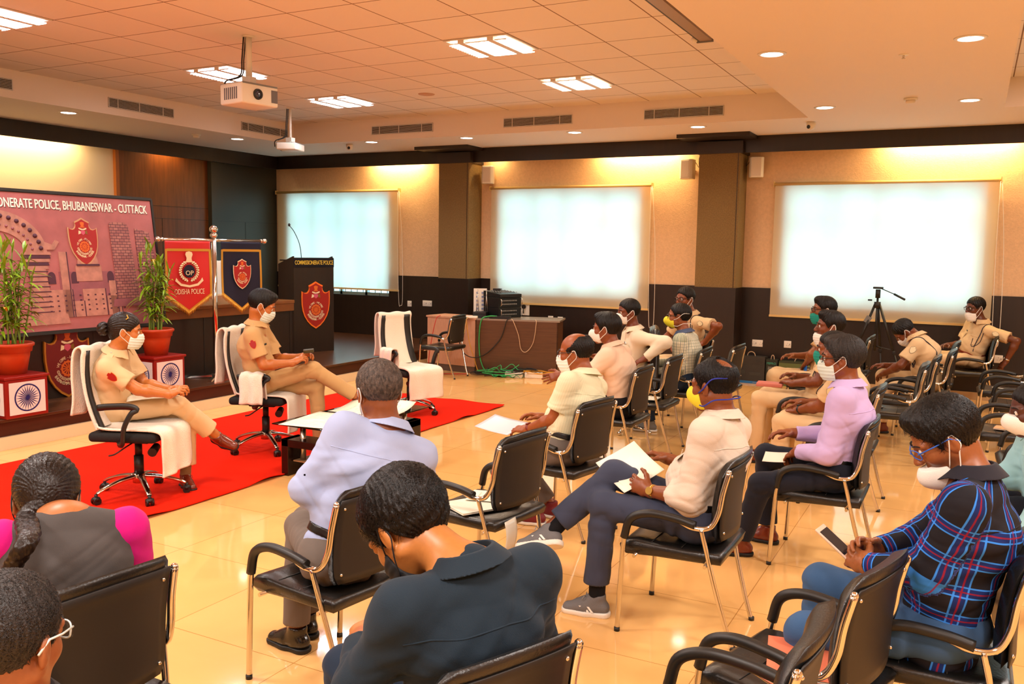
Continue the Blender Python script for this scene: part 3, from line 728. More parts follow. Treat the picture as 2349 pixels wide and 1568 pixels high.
def odisha(F, r, w):
    T = F @ Matrix.Translation((0, -.34, .016))
    m = MB()
    for s in (-1, 1):
        for k in range(11):
            a = -PI / 2 + s * (.25 + k * .235); m.ball(tuple(T @ Vector((.115 * math.cos(a), .115 * math.sin(a) + .0, 0))), (.012, .012, .012), 8)
            a += .1 * s; m.ball(tuple(T @ Vector((.098 * math.cos(a), .098 * math.sin(a) + .0, 0))), (.009, .009, .009), 8)
    for p in ([(-.035, .11), (.035, .11), (.03, .15), (.045, .19), (.035, .215), (.0, .225), (-.035, .215), (-.045, .19), (-.03, .15)], [(-.05, .1), (.05, .1), (.045, .115), (-.045, .115)]): m.prism(p, .004, T)
    for s in (-1, 1): m.prism([(s * .16, -.075), (s * .175, -.11), (s * .11, -.165), (s * .0, -.185), (s * .0, -.16), (s * .10, -.14), (s * .14, -.105)], .004, T)
    text_mb(m, 'ODISHA POLICE', .085, F @ Matrix.Translation((0, -.60, .016)), .003, 0, fit=.37)
    m.build('embroidery', M_pale, r)
    m = MB(); m.prism([(.07 * math.cos(a), .07 * math.sin(a) * 1.05) for a in np.linspace(0, 2 * PI, 24)[:-1]], .005, T); m.build('badge_field', M_navy, r)
    m = MB(); text_mb(m, 'OP', .075, T @ Matrix.Translation((0, -.045, .006)), .003, 0); m.build('badge_letters', M_pale, r)
def commis(F, r, w):
    shield(None, None, F @ Matrix.Translation((0, -.38, .012)), .36, parent=r, rim=M_pale, thick=.004)
M_redc = mat('red_satin', 'c80c08', .35, sheen=.3)
pennant('red satin pennant with gold fringe and lettering hanging left of the pole', -.62, -.06, M_redc, odisha)
pennant('navy pennant with red shield and gold fringe right of the pole', .08, .62, M_navy, commis)
# lectern
A = Vector((-8.77, 9.88, .275)); Bq = Vector((-8.55, 10.51, .275)); dx = (Bq - A).normalized(); nz = Vector((dx.y, -dx.x, 0))
ML = frame(A, dx, (0, 0, 1))    # x along the front, y up, z out (front)
LW = (Bq - A).length; LH = 1.40; LD = .46
r = thing('lectern', 'tall dark wooden lectern with police emblem at the stage edge', 'lectern')
m = MB(); m.box((LW / 2, LH / 2, -.012), (LW, LH, .024), M=ML); m.build('front_panel', M_dark, r)
for x in (.012, LW - .012):
    m = MB(); S = ML @ Matrix.Translation((x - .012, 0, 0)) @ Matrix.Rotation(-PI / 2, 4, 'Y').inverted()
    m.prism([(.024, 0), (LD, 0), (LD, LH - .10), (.024, LH + .02)], .024, ML @ Matrix(((0, 0, 1, x - .012), (0, 1, 0, 0), (-1, 0, 0, 0), (0, 0, 0, 1)))); m.build('side_panel', M_dark, r)
m = MB(); m.box((LW / 2, LH - .045, -LD / 2), (LW - .05, .02, LD), M=ML @ Matrix.Rotation(-.0, 4, 'X')); m.build('top', M_dark, r)
m = MB(); m.box((LW / 2, LH - .075, .004), (LW + .002, .13, .010), M=ML); m.build('name_plate', mat('plate_navy', '060a18', .2), r)
m = MB(); text_mb(m, 'COMMISSIONERATE POLICE', .085, ML @ Matrix.Translation((LW / 2, LH - .10, .009)), .002, 0, fit=LW - .03, bold=.001); m.build('plate_lettering', mat('gold_letters', 'e6c040', .35, .3), r)
shield(None, None, ML @ Matrix.Translation((LW / 2 + .02, .70, .0)), .70, parent=r, thick=.014, rim=mat('rim_orange', 'f07020', .4), field=mat('lect_red', '9a1208', .45))
m = MB(); P0 = ML @ Vector((.20, LH - .03, -.12)); m.tube(smoothpts([P0, P0 + Vector((-.02, -.02, .22)), P0 + Vector((-.10, -.04, .40)), P0 + Vector((-.17, -.07, .50))], 6), .006, 6); r2 = thing('lectern_microphone', 'thin gooseneck microphone rising from the lectern top', 'microphone', P0)
m.v = [tuple(Vector(v) - P0) for v in m.v]; m.build('gooseneck', M_black, r2)
m = MB(); m.ball((-.17, -.07, .505), (.018, .018, .024), 12); m.build('capsule', M_black, r2)
m = MB(); m.lathe([(.03, -.004), (.03, .01), (.012, .02)], n=16); m.build('base', M_black, r2)

# ------------------------------------------------------------------ planters
M_terra = mat('terracotta', 'b83c12', .45, var=.1, vscale=8); M_redbox = mat('red_box', '8c1208', .4); M_wpan = mat('white_panel', 'f0e4e0', .4); M_whl = mat('wheel_navy', '101a66', .5)
def wheel_panel(m, c, R, T):
    n = 48
    for (ra, rb) in ((.90, 1.0),):
        v = []; f = []
        for i in range(n):
            a = 2 * PI * i / n
            for (q, z) in ((ra, 0), (rb, 0), (rb, .002), (ra, .002)): v.append(T @ Vector((q * R * math.cos(a), q * R * math.sin(a), z)))
        for i in range(n):
            j = (i + 1) % n
            for k in range(4): f.append((i * 4 + k, i * 4 + (k + 1) % 4, j * 4 + (k + 1) % 4, j * 4 + k))
        m.add(v, f, False)
    for k in range(24):
        S = T @ Matrix.Rotation(k * PI / 12, 4, 'Z')
        m.prism([(.1 * R, -.012 * R), (.5 * R, -.035 * R), (.9 * R, 0), (.5 * R, .035 * R), (.1 * R, .012 * R)], .002, S)
    m.prism([(.13 * R * math.cos(a), .13 * R * math.sin(a)) for a in np.linspace(0, 2 * PI, 20)[:-1]], .003, T)
def planter(lb, y, seed, x=-7.80, hgt=1.0):
    rnd = random.Random(seed)
    r = thing('plinth_box', 'red box with blue wheel panel under the ' + lb, 'plinth', (x, y, .275))
    m = MB(); m.b2((-.20, -.20, 0), (.20, .20, .35)); m.b2((-.215, -.215, .35), (.215, .215, .375)); m.build('body', M_redbox, r, bevel=.006)
    T = frame((.201, 0, .175), (0, 1, 0), (0, 0, 1))
    for (nm, T) in (('wheel_panel', frame((.201, 0, .175), (0, 1, 0), (0, 0, 1))), ('wheel_panel', frame((0, -.201, .175), (1, 0, 0), (0, 0, 1)))):
        m = MB(); m.box((0, 0, .002), (.34, .29, .004), M=T); p = m.build(nm, M_wpan, r)
        m = MB(); wheel_panel(m, None, .125, T @ Matrix.Translation((0, 0, .004))); m.build('wheel_motif', M_whl, p)
    r = thing('potted_plant', 'terracotta pot of tall green lucky-bamboo stems, the ' + lb, 'potted plant', (x, y, .65))
    m = MB(); m.lathe([(0, 0), (.115, 0), (.145, .16), (.15, .20), (.165, .205), (.172, .25), (.185, .255), (.188, .275), (.178, .285), (.165, .28), (.155, .25), (0, .25)], n=36); m.build('pot', M_terra, r)
    m = MB(); m.lathe([(0, .262), (.10, .262), (.158, .25)], n=24); m.build('soil', mat('soil', '3a2414', .95, bump=.6, bscale=60), r)
    stems = MB(); leaves = MB(); dead = MB()
    for s in range(13):
        a = rnd.uniform(0, 2 * PI); q = rnd.uniform(.02, .11); H = rnd.uniform(.45, hgt)
        p0 = Vector((q * math.cos(a), q * math.sin(a), .25)); p1 = p0 + Vector((rnd.uniform(-.12, .12), rnd.uniform(-.12, .12), H))
        mid = (p0 + p1) / 2 + Vector((rnd.uniform(-.03, .03), rnd.uniform(-.03, .03), 0))
        pts = smoothpts([p0, mid, p1], 10); stems.tube(pts, [.008 - .004 * i / len(pts) for i in range(len(pts))], 6)
        n = int(H * 26)
        for k in range(n):
            t = .22 + .78 * k / n; i = min(int(t * (len(pts) - 1)), len(pts) - 1); base = pts[i]
            az = k * 2.4 + rnd.uniform(-.4, .4); L = rnd.uniform(.12, .22) * (1.1 if k < n - 3 else .9); el = rnd.uniform(.2, .9) if k < n - 3 else rnd.uniform(1.0, 1.4)
            d = Vector((math.cos(az) * math.cos(el), math.sin(az) * math.cos(el), math.sin(el))); sd = Vector((-math.sin(az), math.cos(az), 0))
            W = rnd.uniform(.011, .017); tgt = dead if rnd.random() < .05 else leaves
            vs = []; droop = rnd.uniform(.35, .8) if k < n - 3 else .1
            for j in range(7):
                u = j / 6; c = base + d * (L * u) + Vector((0, 0, -droop * L * u * u)); w = W * math.sin(PI * min(1, u * .93 + .07)) ** .8
                if j == 6: w = .0004
                fold = Vector((0, 0, w * .4)); vs += [c - sd * w + fold, c, c + sd * w + fold]
            fs = []
            for j in range(6):
                o = j * 3; fs += [(o, o + 3, o + 4, o + 1), (o + 1, o + 4, o + 5, o + 2)]
            tgt.add(vs, fs, True)
    stems.build('stems', mat('stem_green', '6f8a2a', .5), r)
    leaves.build('foliage', mat('leaf_green', '7fa01c', .35, var=.35, vscale=7), r)
    if dead.v: dead.build('yellow_leaves', mat('leaf_yellow', 'd8a83c', .5), r)
planter('right-hand planter beside the flag stand', 6.60, 3, x=-7.80, hgt=1.05)
planter('left-hand planter in front of the banner board', 4.92, 11, x=-7.70, hgt=.98)

# ------------------------------------------------------------------ coffee table
r = thing('coffee_table', 'low glass-topped coffee table with dark portal legs at the carpet edge', 'coffee table', (-4.60, 5.97, 0))
M_glass = bpy.data.materials.new('tinted_glass'); M_glass.use_nodes = True
nt = M_glass.node_tree; nt.nodes.remove(nt.nodes['Principled BSDF'])
tr = nt.nodes.new('ShaderNodeBsdfTransparent'); tr.inputs[0].default_value = (.62, .55, .45, 1); gl = nt.nodes.new('ShaderNodeBsdfGlossy'); gl.inputs['Roughness'].default_value = .02
fr = nt.nodes.new('ShaderNodeFresnel'); fr.inputs[0].default_value = 1.5; mm = nt.nodes.new('ShaderNodeMixShader')
nt.links.new(fr.outputs[0], mm.inputs[0]); nt.links.new(tr.outputs[0], mm.inputs[1]); nt.links.new(gl.outputs[0], mm.inputs[2]); nt.links.new(mm.outputs[0], nt.nodes['Material Output'].inputs[0])
M_tdark = mat('table_espresso', '1c0a06', .25)
m = MB(); m.b2((-.36, -.66, .41), (.30, .66, .42)); m.build('glass_top', M_glass, r, bevel=.002)
for y in (-.55, .55):
    m = MB(); m.b2((-.27, y - .10, 0), (-.20, y + .10, .30)); m.b2((.14, y - .10, 0), (.21, y + .10, .30)); m.b2((-.27, y - .10, .24), (.21, y + .10, .30)); m.build('leg', M_tdark, r, bevel=.003)
    for x in (-.13, .10):
        m = MB(); m.cyl((x, y, .12), (x, y, .41), .024, n=16); m.cyl((x, y, .402), (x, y, .41), .035, n=16); m.build('steel_post', M_steel, r)
m = MB(); m.b2((-.19, -.60, .115), (.15, .60, .125)); m.build('shelf', mat('shelf_frosted', '9a7250', .3), r)
M_paper = mat('paper', 'f6efdc', .7); M_ink = mat('ink_line', 'c9bda8', .8)
def paper_sheet(lb, loc, w, d, rot, curl=0, group=None, z=.002, lines=True, cat='paper'):
    r = thing('paper_sheet', lb, cat, loc, rot, group)
    def fn(u, v):
        x = (u - .5) * w; y = (v - .5) * d
        return (x, y, z + curl * (u ** 4) + .003 * math.sin(u * 7) * math.sin(v * 5) + .003)
    m = MB(); m.grid(fn, 14, 8); m.build('sheet', M_paper, r, solid=.0012)
    if lines:
        m = MB(); rnd = random.Random(int(w * 1000))
        for k in range(9):
            v = .1 + .8 * k / 9; a = fn(.1, v); bq = fn(.55, v)
            for i in range(6):
                if rnd.random() < .25: continue
                p = fn(.1 + i * .13, v); q = fn(.1 + i * .13 + .1, v); m.add([(p[0], p[1] - .002, p[2] + .0015), (q[0], q[1] - .002, q[2] + .0015), (q[0], q[1] + .002, q[2] + .0015), (p[0], p[1] + .002, p[2] + .0015)], [(0, 1, 2, 3)])
        m.build('printed_lines', M_ink, r)
    return r
paper_sheet('large white plan sheet spread on the left half of the coffee table', (-4.66, 5.62, .42), .50, .62, .15, .0)
paper_sheet('large white plan sheet with lifted corner on the right half of the coffee table', (-4.62, 6.2, .42), .46, .62, .1 + PI / 2, .06)

# ------------------------------------------------------------------ visitor chair
def visitor_chair(name, lb, loc, yaw, group='black visitor chairs with chrome frames'):
    r = thing(name, lb, 'chair', loc, yaw, group)
    # seat: thick pad with rounded front roll
    m = MB(); prof = [(-.22, .445), (-.20, .46), (-.05, .452), (.10, .455), (.20, .462), (.255, .455), (.285, .43), (.28, .395), (.25, .385), (.1, .395), (-.1, .40), (-.21, .405)]
    n = len(prof); ys = [-.235, -.225, -.15, 0, .15, .225, .235]; sc = [.93, 1, 1, 1, 1, 1, .93]; vs = []
    for y, s in zip(ys, sc):
        for (x, z) in prof:
            dz = (z - .425) * (s if s == 1 else .6) + .425
            if z > .44 and abs(y) < .2: dz -= .006 * (1 - abs(y) / .2)
            vs.append((x * (.99 if s < 1 else 1), y, dz))
    fs = [(i * n + j, i * n + (j + 1) % n, (i + 1) * n + (j + 1) % n, (i + 1) * n + j) for i in range(len(ys) - 1) for j in range(n)] + [list(range(n))[::-1], [(len(ys) - 1) * n + j for j in range(n)]]
    m.add(vs, fs, True); m.build('seat', M_leather, r)
    m = MB()
    for x in (-.02, .13): m.tube([(x, -.215, .4575), (x, 0, .4525 + (x > .1) * .003), (x, .215, .4575)], .0022, 5)
    m.build('seat_seam', mat('seam', '050505', .5), r)
    # backrest: curved wrap, thick rolled top
    def back(u, v, off):
        y = (u - .5) * .44; z = .50 + v * .40 + .0
        wrap = .030 * (abs(2 * u - 1) ** 2)
        x = -.205 - .045 * v + wrap + .018 * math.sin(PI * v) + (.02 * (v - .82) / .18 if v > .82 else 0) * -1.0
        ww = 1 - .14 * abs(2 * v - 1) ** 7
        z += .012 * math.cos((2 * u - 1) * PI * .5) * (v > .7)
        return Vector((x + off, y * ww, z))
    m = MB(); NU, NV = 14, 16; vs = []; fs = []
    def edge(t): return max(0.0, 1 - (abs(2 * t - 1)) ** 8) ** .5
    for side in (0, 1):
        for i in range(NU + 1):
            for j in range(NV + 1):
                u, v = i / NU, j / NV; th = (.040 if v < .8 else .040 + .010 * (v - .8) / .2) * edge(u) * edge(v)
                vs.append(back(u, v, th if side == 0 else -.018 * edge(u) * edge(v)))
    S = (NU + 1) * (NV + 1)
    for side in (0, 1):
        for i in range(NU):
            for j in range(NV):
                a, b_, c, d = i * (NV + 1) + j, (i + 1) * (NV + 1) + j, (i + 1) * (NV + 1) + j + 1, i * (NV + 1) + j + 1
                q = [a, b_, c, d]; fs.append([S * side + w for w in (q if side == 0 else q[::-1])])
    for i in range(NU):
        for (j) in (0, NV):
            a = i * (NV + 1) + j; b_ = (i + 1) * (NV + 1) + j; fs.append([a, b_, b_ + S, a + S])
    for j in range(NV):
        for i in (0, NU):
            a = i * (NV + 1) + j; b_ = a + 1; fs.append([a, b_, b_ + S, a + S])
    m.add(vs, fs, True); m.build('backrest', M_leather, r)
    m = MB(); m.grid(lambda u, v: back(.02 + u * .96, .02 + v * .88, -.020), 12, 10)
    sh = m.build('back_shell', mat('shell_plastic', '1a1512', .5), r, solid=.006)
    for u in (.08, .92):
        for v in (.12, .8): m = MB(); m.ball(tuple(back(u, v, -.025)), .007, 8); m.build('screw', M_chrome, sh)
    for s in (-1, 1):
        # front leg + arm + back upright in one tube
        P = smoothpts([(.275, .262 * s, 0), (.262, .262 * s, .30), (.25, .262 * s, .47), (.215, .262 * s, .57), (.13, .262 * s, .606), (.0, .262 * s, .60), (-.08, .258 * s, .574), (-.155, .246 * s, .582), (-.192, .236 * s, .65), (-.208, .230 * s, .75), (-.232, .226 * s, .85)], 7)
        m = MB(); m.tube(P, .0125, 10); m.ball(tuple(P[-1]), .0125, 10); m.build('leg', M_chrome, r)
        A_ = smoothpts([(.252, .262 * s, .475), (.222, .262 * s, .572), (.13, .262 * s, .612), (.0, .262 * s, .607), (-.095, .26 * s, .588)], 7)
        m = MB(); m.tube(A_, .020, 10); m.build('arm_pad', M_black, r)
        R_ = smoothpts([(-.12, .256 * s, .575), (-.145, .245 * s, .47), (-.185, .225 * s, .30), (-.235, .205 * s, .12), (-.275, .195 * s, 0)], 6)
        m = MB(); m.tube(R_, .0115, 10); m.tube(smoothpts([(-.155, .24 * s, .43), (-.135, .22 * s, .40), (-.13, .19 * s, .395)], 4), .007, 8); m.build('leg', M_chrome, r)
        for (x, y) in ((.275, .262), (-.275, .195)):
            m = MB(); m.cyl((x, y * s, 0), (x, y * s, .018), .0145, n=12); m.build('foot_cap', M_black, r)
    m = MB(); m.cyl((.20, -.262, .39), (.20, .262, .39), .009, n=8); m.cyl((-.14, -.245, .39), (-.14, .245, .39), .009, n=8); m.build('seat_rail', M_chrome, r)
    return r
CH0 = visitor_chair('visitor_chair', 'x', (0, 0, 0), 0)
_first = [True]
def vchair(lb, x, y, deg):
    c = CH0 if _first[0] else copy_tree(CH0)
    _first[0] = False
    c.location = (x, y, 0); c.rotation_euler = (0, 0, math.radians(deg)); c['label'] = lb
    return c
# ------------------------------------------------------------------ swivel chair
def swivel(lb, loc, yaw, high=False):
    r = thing('swivel_chair', lb, 'chair', loc, yaw, 'black swivel chairs on the red carpet')
    m = MB()
    m.cyl((0, 0, .10), (0, 0, .17), .045, n=20); star = m.build('hub', M_chrome, r)
    for k in range(5):
        a = k * 2 * PI / 5 + .35; d = Vector((math.cos(a), math.sin(a), 0))
        m = MB(); pts = smoothpts([d * .03 + Vector((0, 0, .15)), d * .15 + Vector((0, 0, .135)), d * .27 + Vector((0, 0, .10)), d * .32 + Vector((0, 0, .075))], 5)
        m.tube(pts, [.026 - .010 * i / len(pts) for i in range(len(pts))], 10, flat=.6); m.build('star_leg', M_chrome, r)
        c = d * .325; sd = Vector((-d.y, d.x, 0)); m = MB()
        for s in (-1, 1): m.cyl(c + sd * (s * .008) + Vector((0, 0, .027)), c + sd * (s * .026) + Vector((0, 0, .027)), .027, n=18)
        m.tube([c + Vector((0, 0, .045)), c + Vector((0, 0, .075))], .011, 8); m.lathe([(.03, 0), (.028, .02), (.015, .028), (0, .03)], c + Vector((0, 0, .03)), 14); m.build('caster', M_black, r)
    m = MB(); m.cyl((0, 0, .15), (0, 0, .30), .034, n=20); m.cyl((0, 0, .30), (0, 0, .40), .026, n=20); m.cyl((0, 0, .40), (0, 0, .44), .018, n=16); m.build('gas_column', M_black, r)
    m = MB(); m.rbox((0, 0, .425), (.24, .20, .04), .01); m.tube(smoothpts([(.02, -.1, .42), (.0, -.18, .40), (-.05, -.24, .36), (-.08, -.27, .355)], 5), .006, 6); m.cyl((.16, -.05, .38), (.18, -.16, .36), .028, .032, n=14); m.build('tilt_mechanism', M_black, r)
    m = MB(); m.rbox((0, 0, .475), (.49, .50, .07), .03, 4); m.build('seat', mat('black_fabric', '0d0b0b', .85, bump=.3, bscale=200), r)
    def bk(u, v, o):
        y = (u - .5) * (.44 - .06 * v); z = .50 + v * .58; x = -.215 - .10 * v + .055 * math.sin(PI * v * .9) * -1 + .03 + .05 * (2 * u - 1) ** 2
        return Vector((x + o, y, z))
    m = MB(); m.grid(lambda u, v: bk(u, v, 0), 10, 16); b_ = m.build('backrest', M_black, r, solid=.028)
    m = MB(); m.tube([(-.0, 0, .43), (-.16, 0, .43), (-.25, 0, .48), (-.275, 0, .60), (-.295, 0, .75)], [.03, .03, .03, .028, .02], 8, flat=.5); m.build('back_bracket', M_black, r)
    for s in (-1, 1):
        m = MB(); pts = smoothpts([(-.02, s * .24, .43), (.03, s * .285, .45), (.05, s * .295, .56), (.10, s * .29, .66), (.14, s * .285, .69), (.08, s * .285, .71), (-.06, s * .285, .705), (-.14, s * .285, .695)], 5)
        m.tube(pts, [.024] * len(pts), 8, flat=.55, up=(0, 1, 0)); m.build('armrest', M_black, r)
    return r, bk
M_towel = mat('white_terry', 'f7e9d6', .95, bump=.7, bscale=160, sheen=.4)
def cloth_strip(name, lb, pts, width, M0, thick=.014, wig=.006, seed=1, taper=0):
    """towel following a profile path pts in the local xz-plane, spread along y"""
    rnd = random.Random(seed); ph = rnd.uniform(0, 6)
    P = smoothpts([(p[0], 0, p[1]) for p in pts], 7); k = len(P)
    def fn(u, v):
        i = min(int(u * (k - 1)), k - 2); f = u * (k - 1) - i; p = P[i].lerp(P[i + 1], f); t = (P[i + 1] - P[i]).normalized(); n = Vector((-t.z, 0, t.x))
        e = min(u, 1 - u); amp = wig * (1 + 1.5 * (1 - min(1, e * 5)))
        y = (v - .5) * width * (1 - taper * u)
        return M0 @ (p + n * (amp * math.sin(v * 13 + ph + u * 3)) + Vector((0, y + .004 * math.sin(u * 21 + ph), 0)))
    m = MB(); m.grid(fn, max(20, k), 26)
    r = m.build(name, M_towel, None, solid=thick, label=lb, cat='towel', group='white towels draped on the swivel chairs')
    return r
def towels(bk, loc, yaw, who, arm=None, seed=1):
    T = Matrix.Translation(loc) @ Matrix.Rotation(yaw, 4, 'Z')
    f = [bk(.5, v, 0) for v in (0, .12, .3, .5, .7, .9, 1.0)]
    path = [(-.17, .535)] + [(p.x + .030, p.z) for p in f[1:]] + [(f[-1].x, f[-1].z + .025), (f[-1].x - .035, f[-1].z - .02), (f[-1].x - .05, .90), (f[-1].x - .045, .74), (f[-1].x - .055, .62)]
    cloth_strip('towel', 'white towel over the backrest of the ' + who, path, .47, T, seed=seed, taper=.08)
    cloth_strip('towel', 'white towel spread on the seat of the ' + who, [(-.20, .56), (-.17, .535), (-.05, .525), (.12, .528), (.235, .525), (.285, .49), (.295, .38), (.30, .27), (.305, .20)], .46, T, seed=seed + 1)
    if arm:
        TT = T @ Matrix.Translation((.0, arm * .285, 0)) @ Matrix.Rotation(PI / 2, 4, 'Z')
        cloth_strip('towel', 'small white towel over the near armrest of the ' + who, [(-.055, .47), (-.052, .60), (-.045, .705), (-.02, .735), (.02, .735), (.045, .705), (.05, .60), (.052, .50)], .20, TT, seed=seed + 2)
SW = []
for (loc, deg, who, arm, sd) in (((-5.32, 4.32, .012), 24, "woman officer's chair", None, 3), ((-5.58, 5.90, .012), 22, "male officer's chair", -1, 7), ((-5.50, 8.07, .012), -18, 'empty swivel chair at the carpet end', -1, 13)):
    who = who.replace('’', "'")
    sr, bk = swivel({3: 'black swivel chair the woman officer sits on', 7: 'black swivel chair the crossed-leg male officer sits on', 13: 'empty black swivel chair covered with white towels'}[sd], loc, math.radians(deg))
    SW.append((loc, deg)); towels(bk, loc, math.radians(deg), who, arm, sd)
# chair behind the lectern with towel
r = thing('executive_chair', 'dark high-backed chair behind the desk left of the lectern, towel over its back', 'chair', (-9.15, 9.2, .275), math.radians(0))
m = MB(); m.rbox((0, 0, .46), (.5, .5, .09), .03); m.build('seat', M_leather, r)
m = MB(); m.rbox((-.24, 0, .92), (.09, .50, .80), .04); m.build('backrest', M_leather, r)
m = MB(); m.cyl((0, 0, .06), (0, 0, .42), .03); m.lathe([(.28, 0), (.26, .03), (.05, .07)], n=24); m.build('pedestal', M_black, r)
for s in (-1, 1): m = MB(); m.tube(smoothpts([(-.2, s * .27, .62), (0, s * .29, .68), (.2, s * .28, .66), (.2, s * .27, .48)], 5), .022, 8); m.build('armrest', M_black, r)
cloth_strip('towel', 'white towel over the high-backed chair left of the lectern', [(-.18, .72), (-.18, 1.1), (-.19, 1.3), (-.24, 1.345), (-.295, 1.3), (-.30, 1.1), (-.30, .80)], .52, Matrix.Translation((-9.15, 9.2, .275)), seed=5)
# ------------------------------------------------------------------ visitor chairs in their rows (all face the stage)
CH = dict(
 c1=(-2.34, 2.9, 172, 'visitor chair under the man in the pale blue shirt'),
 c2=(-2.27, 4.1, 172, 'empty visitor chair with papers on its seat, between the blue-shirted and the bald man'),
 c3=(-2.33, 5.26, 170, 'visitor chair under the bald man in the pale striped shirt'),
 c4=(-2.63, 6.99, 180, 'visitor chair under the man in the cream-pink shirt reaching out his arm'),
 c5=(-2.64, 7.88, 180, 'empty visitor chair with a white sheet on its seat, behind the cream-pink shirt'),
 c5b=(-2.58, 8.72, 182, 'visitor chair under the man in the checked shirt with yellow mask'),
 c8=(-2.36, 9.2, 178, 'visitor chair whose top shows above the balding head, before the pillar'),
 c9=(-1.17, 4.18, 180, 'visitor chair under the man in white shirt with crossed legs'),
 c10=(-0.71, 5.5, 180, 'visitor chair under the man in the lilac shirt'),
 c11b=(-1.2, 8.0, 183, 'visitor chair under the young policeman in the middle of the row'),
 c12=(-1.27, 11.2, 180, 'visitor chair whose back shows left of the tripod foot'),
 c13=(-0.79, 6.94, 180, 'visitor chair under the policeman with the black wristwatch'),
 c14=(-0.57, 8.62, 182, 'empty visitor chair with both arms showing, in front of the bending policeman'),
 c15=(-0.5, 9.33, 180, 'visitor chair mostly hidden behind the one with both arms showing'),
 c16=(-0.38, 10.01, 180, 'visitor chair under the bending policeman'),
 c17=(-0.36, 11.0, 180, 'visitor chair right in front of the last seated officer'),
 p16=(-1.42, 9.6, 186, 'visitor chair under the policeman with glasses and teal mask'),
 c18=(0.04, 12.2, 185, 'visitor chair under the last officer by the window wall'),
 r1=(.38, 10.6, 182, 'empty visitor chair with a phone on its seat, in the right-hand row'),
 r2=(.48, 9.65, 180, 'empty visitor chair behind the one holding the notebook'),
 r3=(.35, 8.1, 182, 'empty visitor chair with a spiral notebook on its seat'),
 r4=(.50, 7.0, 182, 'empty visitor chair just behind the white mask at the right edge'),
 c19=(-0.02, 3.40, 180, 'visitor chair under the man in the blue plaid shirt'),
 c26=(-0.42, 2.97, 165, 'empty foreground visitor chair in front of the plaid shirt'),
 c27=(-0.54, 2.34, 178, 'nearest foreground visitor chair, arms cut by the photo bottom'),
 c28=(-1.14, 1.88, 157, 'visitor chair under the man in the dark slate shirt'),
 c29=(-2.4, 1.66, 175, 'foreground visitor chair behind the woman with the braid'),
 c30=(-6.72, 10.75, 182, 'empty visitor chair standing by the amplifier desk'),
 c31=(-2.9, 9.9, 215, 'visitor chair under the policeman with the green mask'),
)
for k, (x, y, a, lb) in CH.items(): vchair(lb, x, y, a)
r = thing('executive_chair', 'high black executive chair back beside the man resting his arm', 'chair', (-3.08, 8.50, 0), math.radians(200))
m = MB(); m.rbox((0, 0, .46), (.5, .5, .09), .03); m.build('seat', M_leather, r)
m = MB(); m.rbox((-.25, 0, .78), (.08, .50, .62), .04); m.rbox((-.235, 0, .98), (.09, .46, .2), .04); m.build('backrest', M_leather, r)
m = MB(); m.cyl((0, 0, .06), (0, 0, .42), .025); m.cyl((0, 0, .05), (0, 0, .10), .04); m.build('pedestal', M_black, r)
for k in range(5):
    m = MB(); a_ = k * 1.257; m.tube([(0, 0, .08), (.27 * math.cos(a_), .27 * math.sin(a_), .03)], [.018, .012], 8); m.ball((.27 * math.cos(a_), .27 * math.sin(a_), .022), .022, 10); m.build('star_leg', M_chrome, r)
for s in (-1, 1): m = MB(); m.tube(smoothpts([(-.2, s * .27, .62), (0, s * .29, .68), (.2, s * .28, .66), (.2, s * .27, .48)], 5), .02, 8); m.build('armrest', M_chrome, r)

# ------------------------------------------------------------------ amplifier desk and its gear
AD = Matrix.Translation((-6.47, 11.22, 0)) @ Matrix.Rotation(math.radians(16.5), 4, 'Z')
r = thing('equipment_desk', 'brown laminate desk carrying the amplifiers beneath the middle window', 'desk', (-6.47, 11.22, 0), math.radians(16.5))
m = MB(); m.b2((0, 0, 0), (1.22, .02, .80)); m.b2((1.20, 0, 0), (1.22, .50, .80)); m.build('front_panel', mat('walnut_laminate', '53331c', .4, var=.2, vscale=3, bstretch=(1, 4, 14)), r)
m = MB(); m.b2((-.0, -.0, .80), (1.24, .62, .825)); m.build('desk_top', mat('desk_top_grey', '8b7c70', .25), r)
m = MB(); m.b2((-.01, .46, 0), (.02, .6, .80)); m.build('side_panel', M_dark, r)
r = thing('side_cabinet', 'pink-beige laminate side cabinet left of the amplifier desk', 'cabinet', (-6.47, 11.22, 0), math.radians(176))
m = MB(); m.prism([(.02, 0), (.90, 0), (.90, -.45), (.19, -.45)], .70, Matrix.Translation((0, 0, .10))); m.build('body', mat('pink_laminate', 'c99272', .5, var=.08, vscale=8, bstretch=(8, 8, 1)), r)
m = MB(); m.prism([(.03, -.008), (.90, -.008), (.90, -.44), (.19, -.44)], .10); m.build('kick_board', mat('kick_grey', '5a4438', .6), r)
m = MB(); m.prism([(.0, .01), (.92, .01), (.92, -.48), (.19, -.48)], .025, Matrix.Translation((0, 0, .80))); m.build('top', mat('pink_laminate', ''), r)
M_amp = mat('amp_black', '121315', .4); M_ampf = mat('amp_face', '22262a', .35, .3)
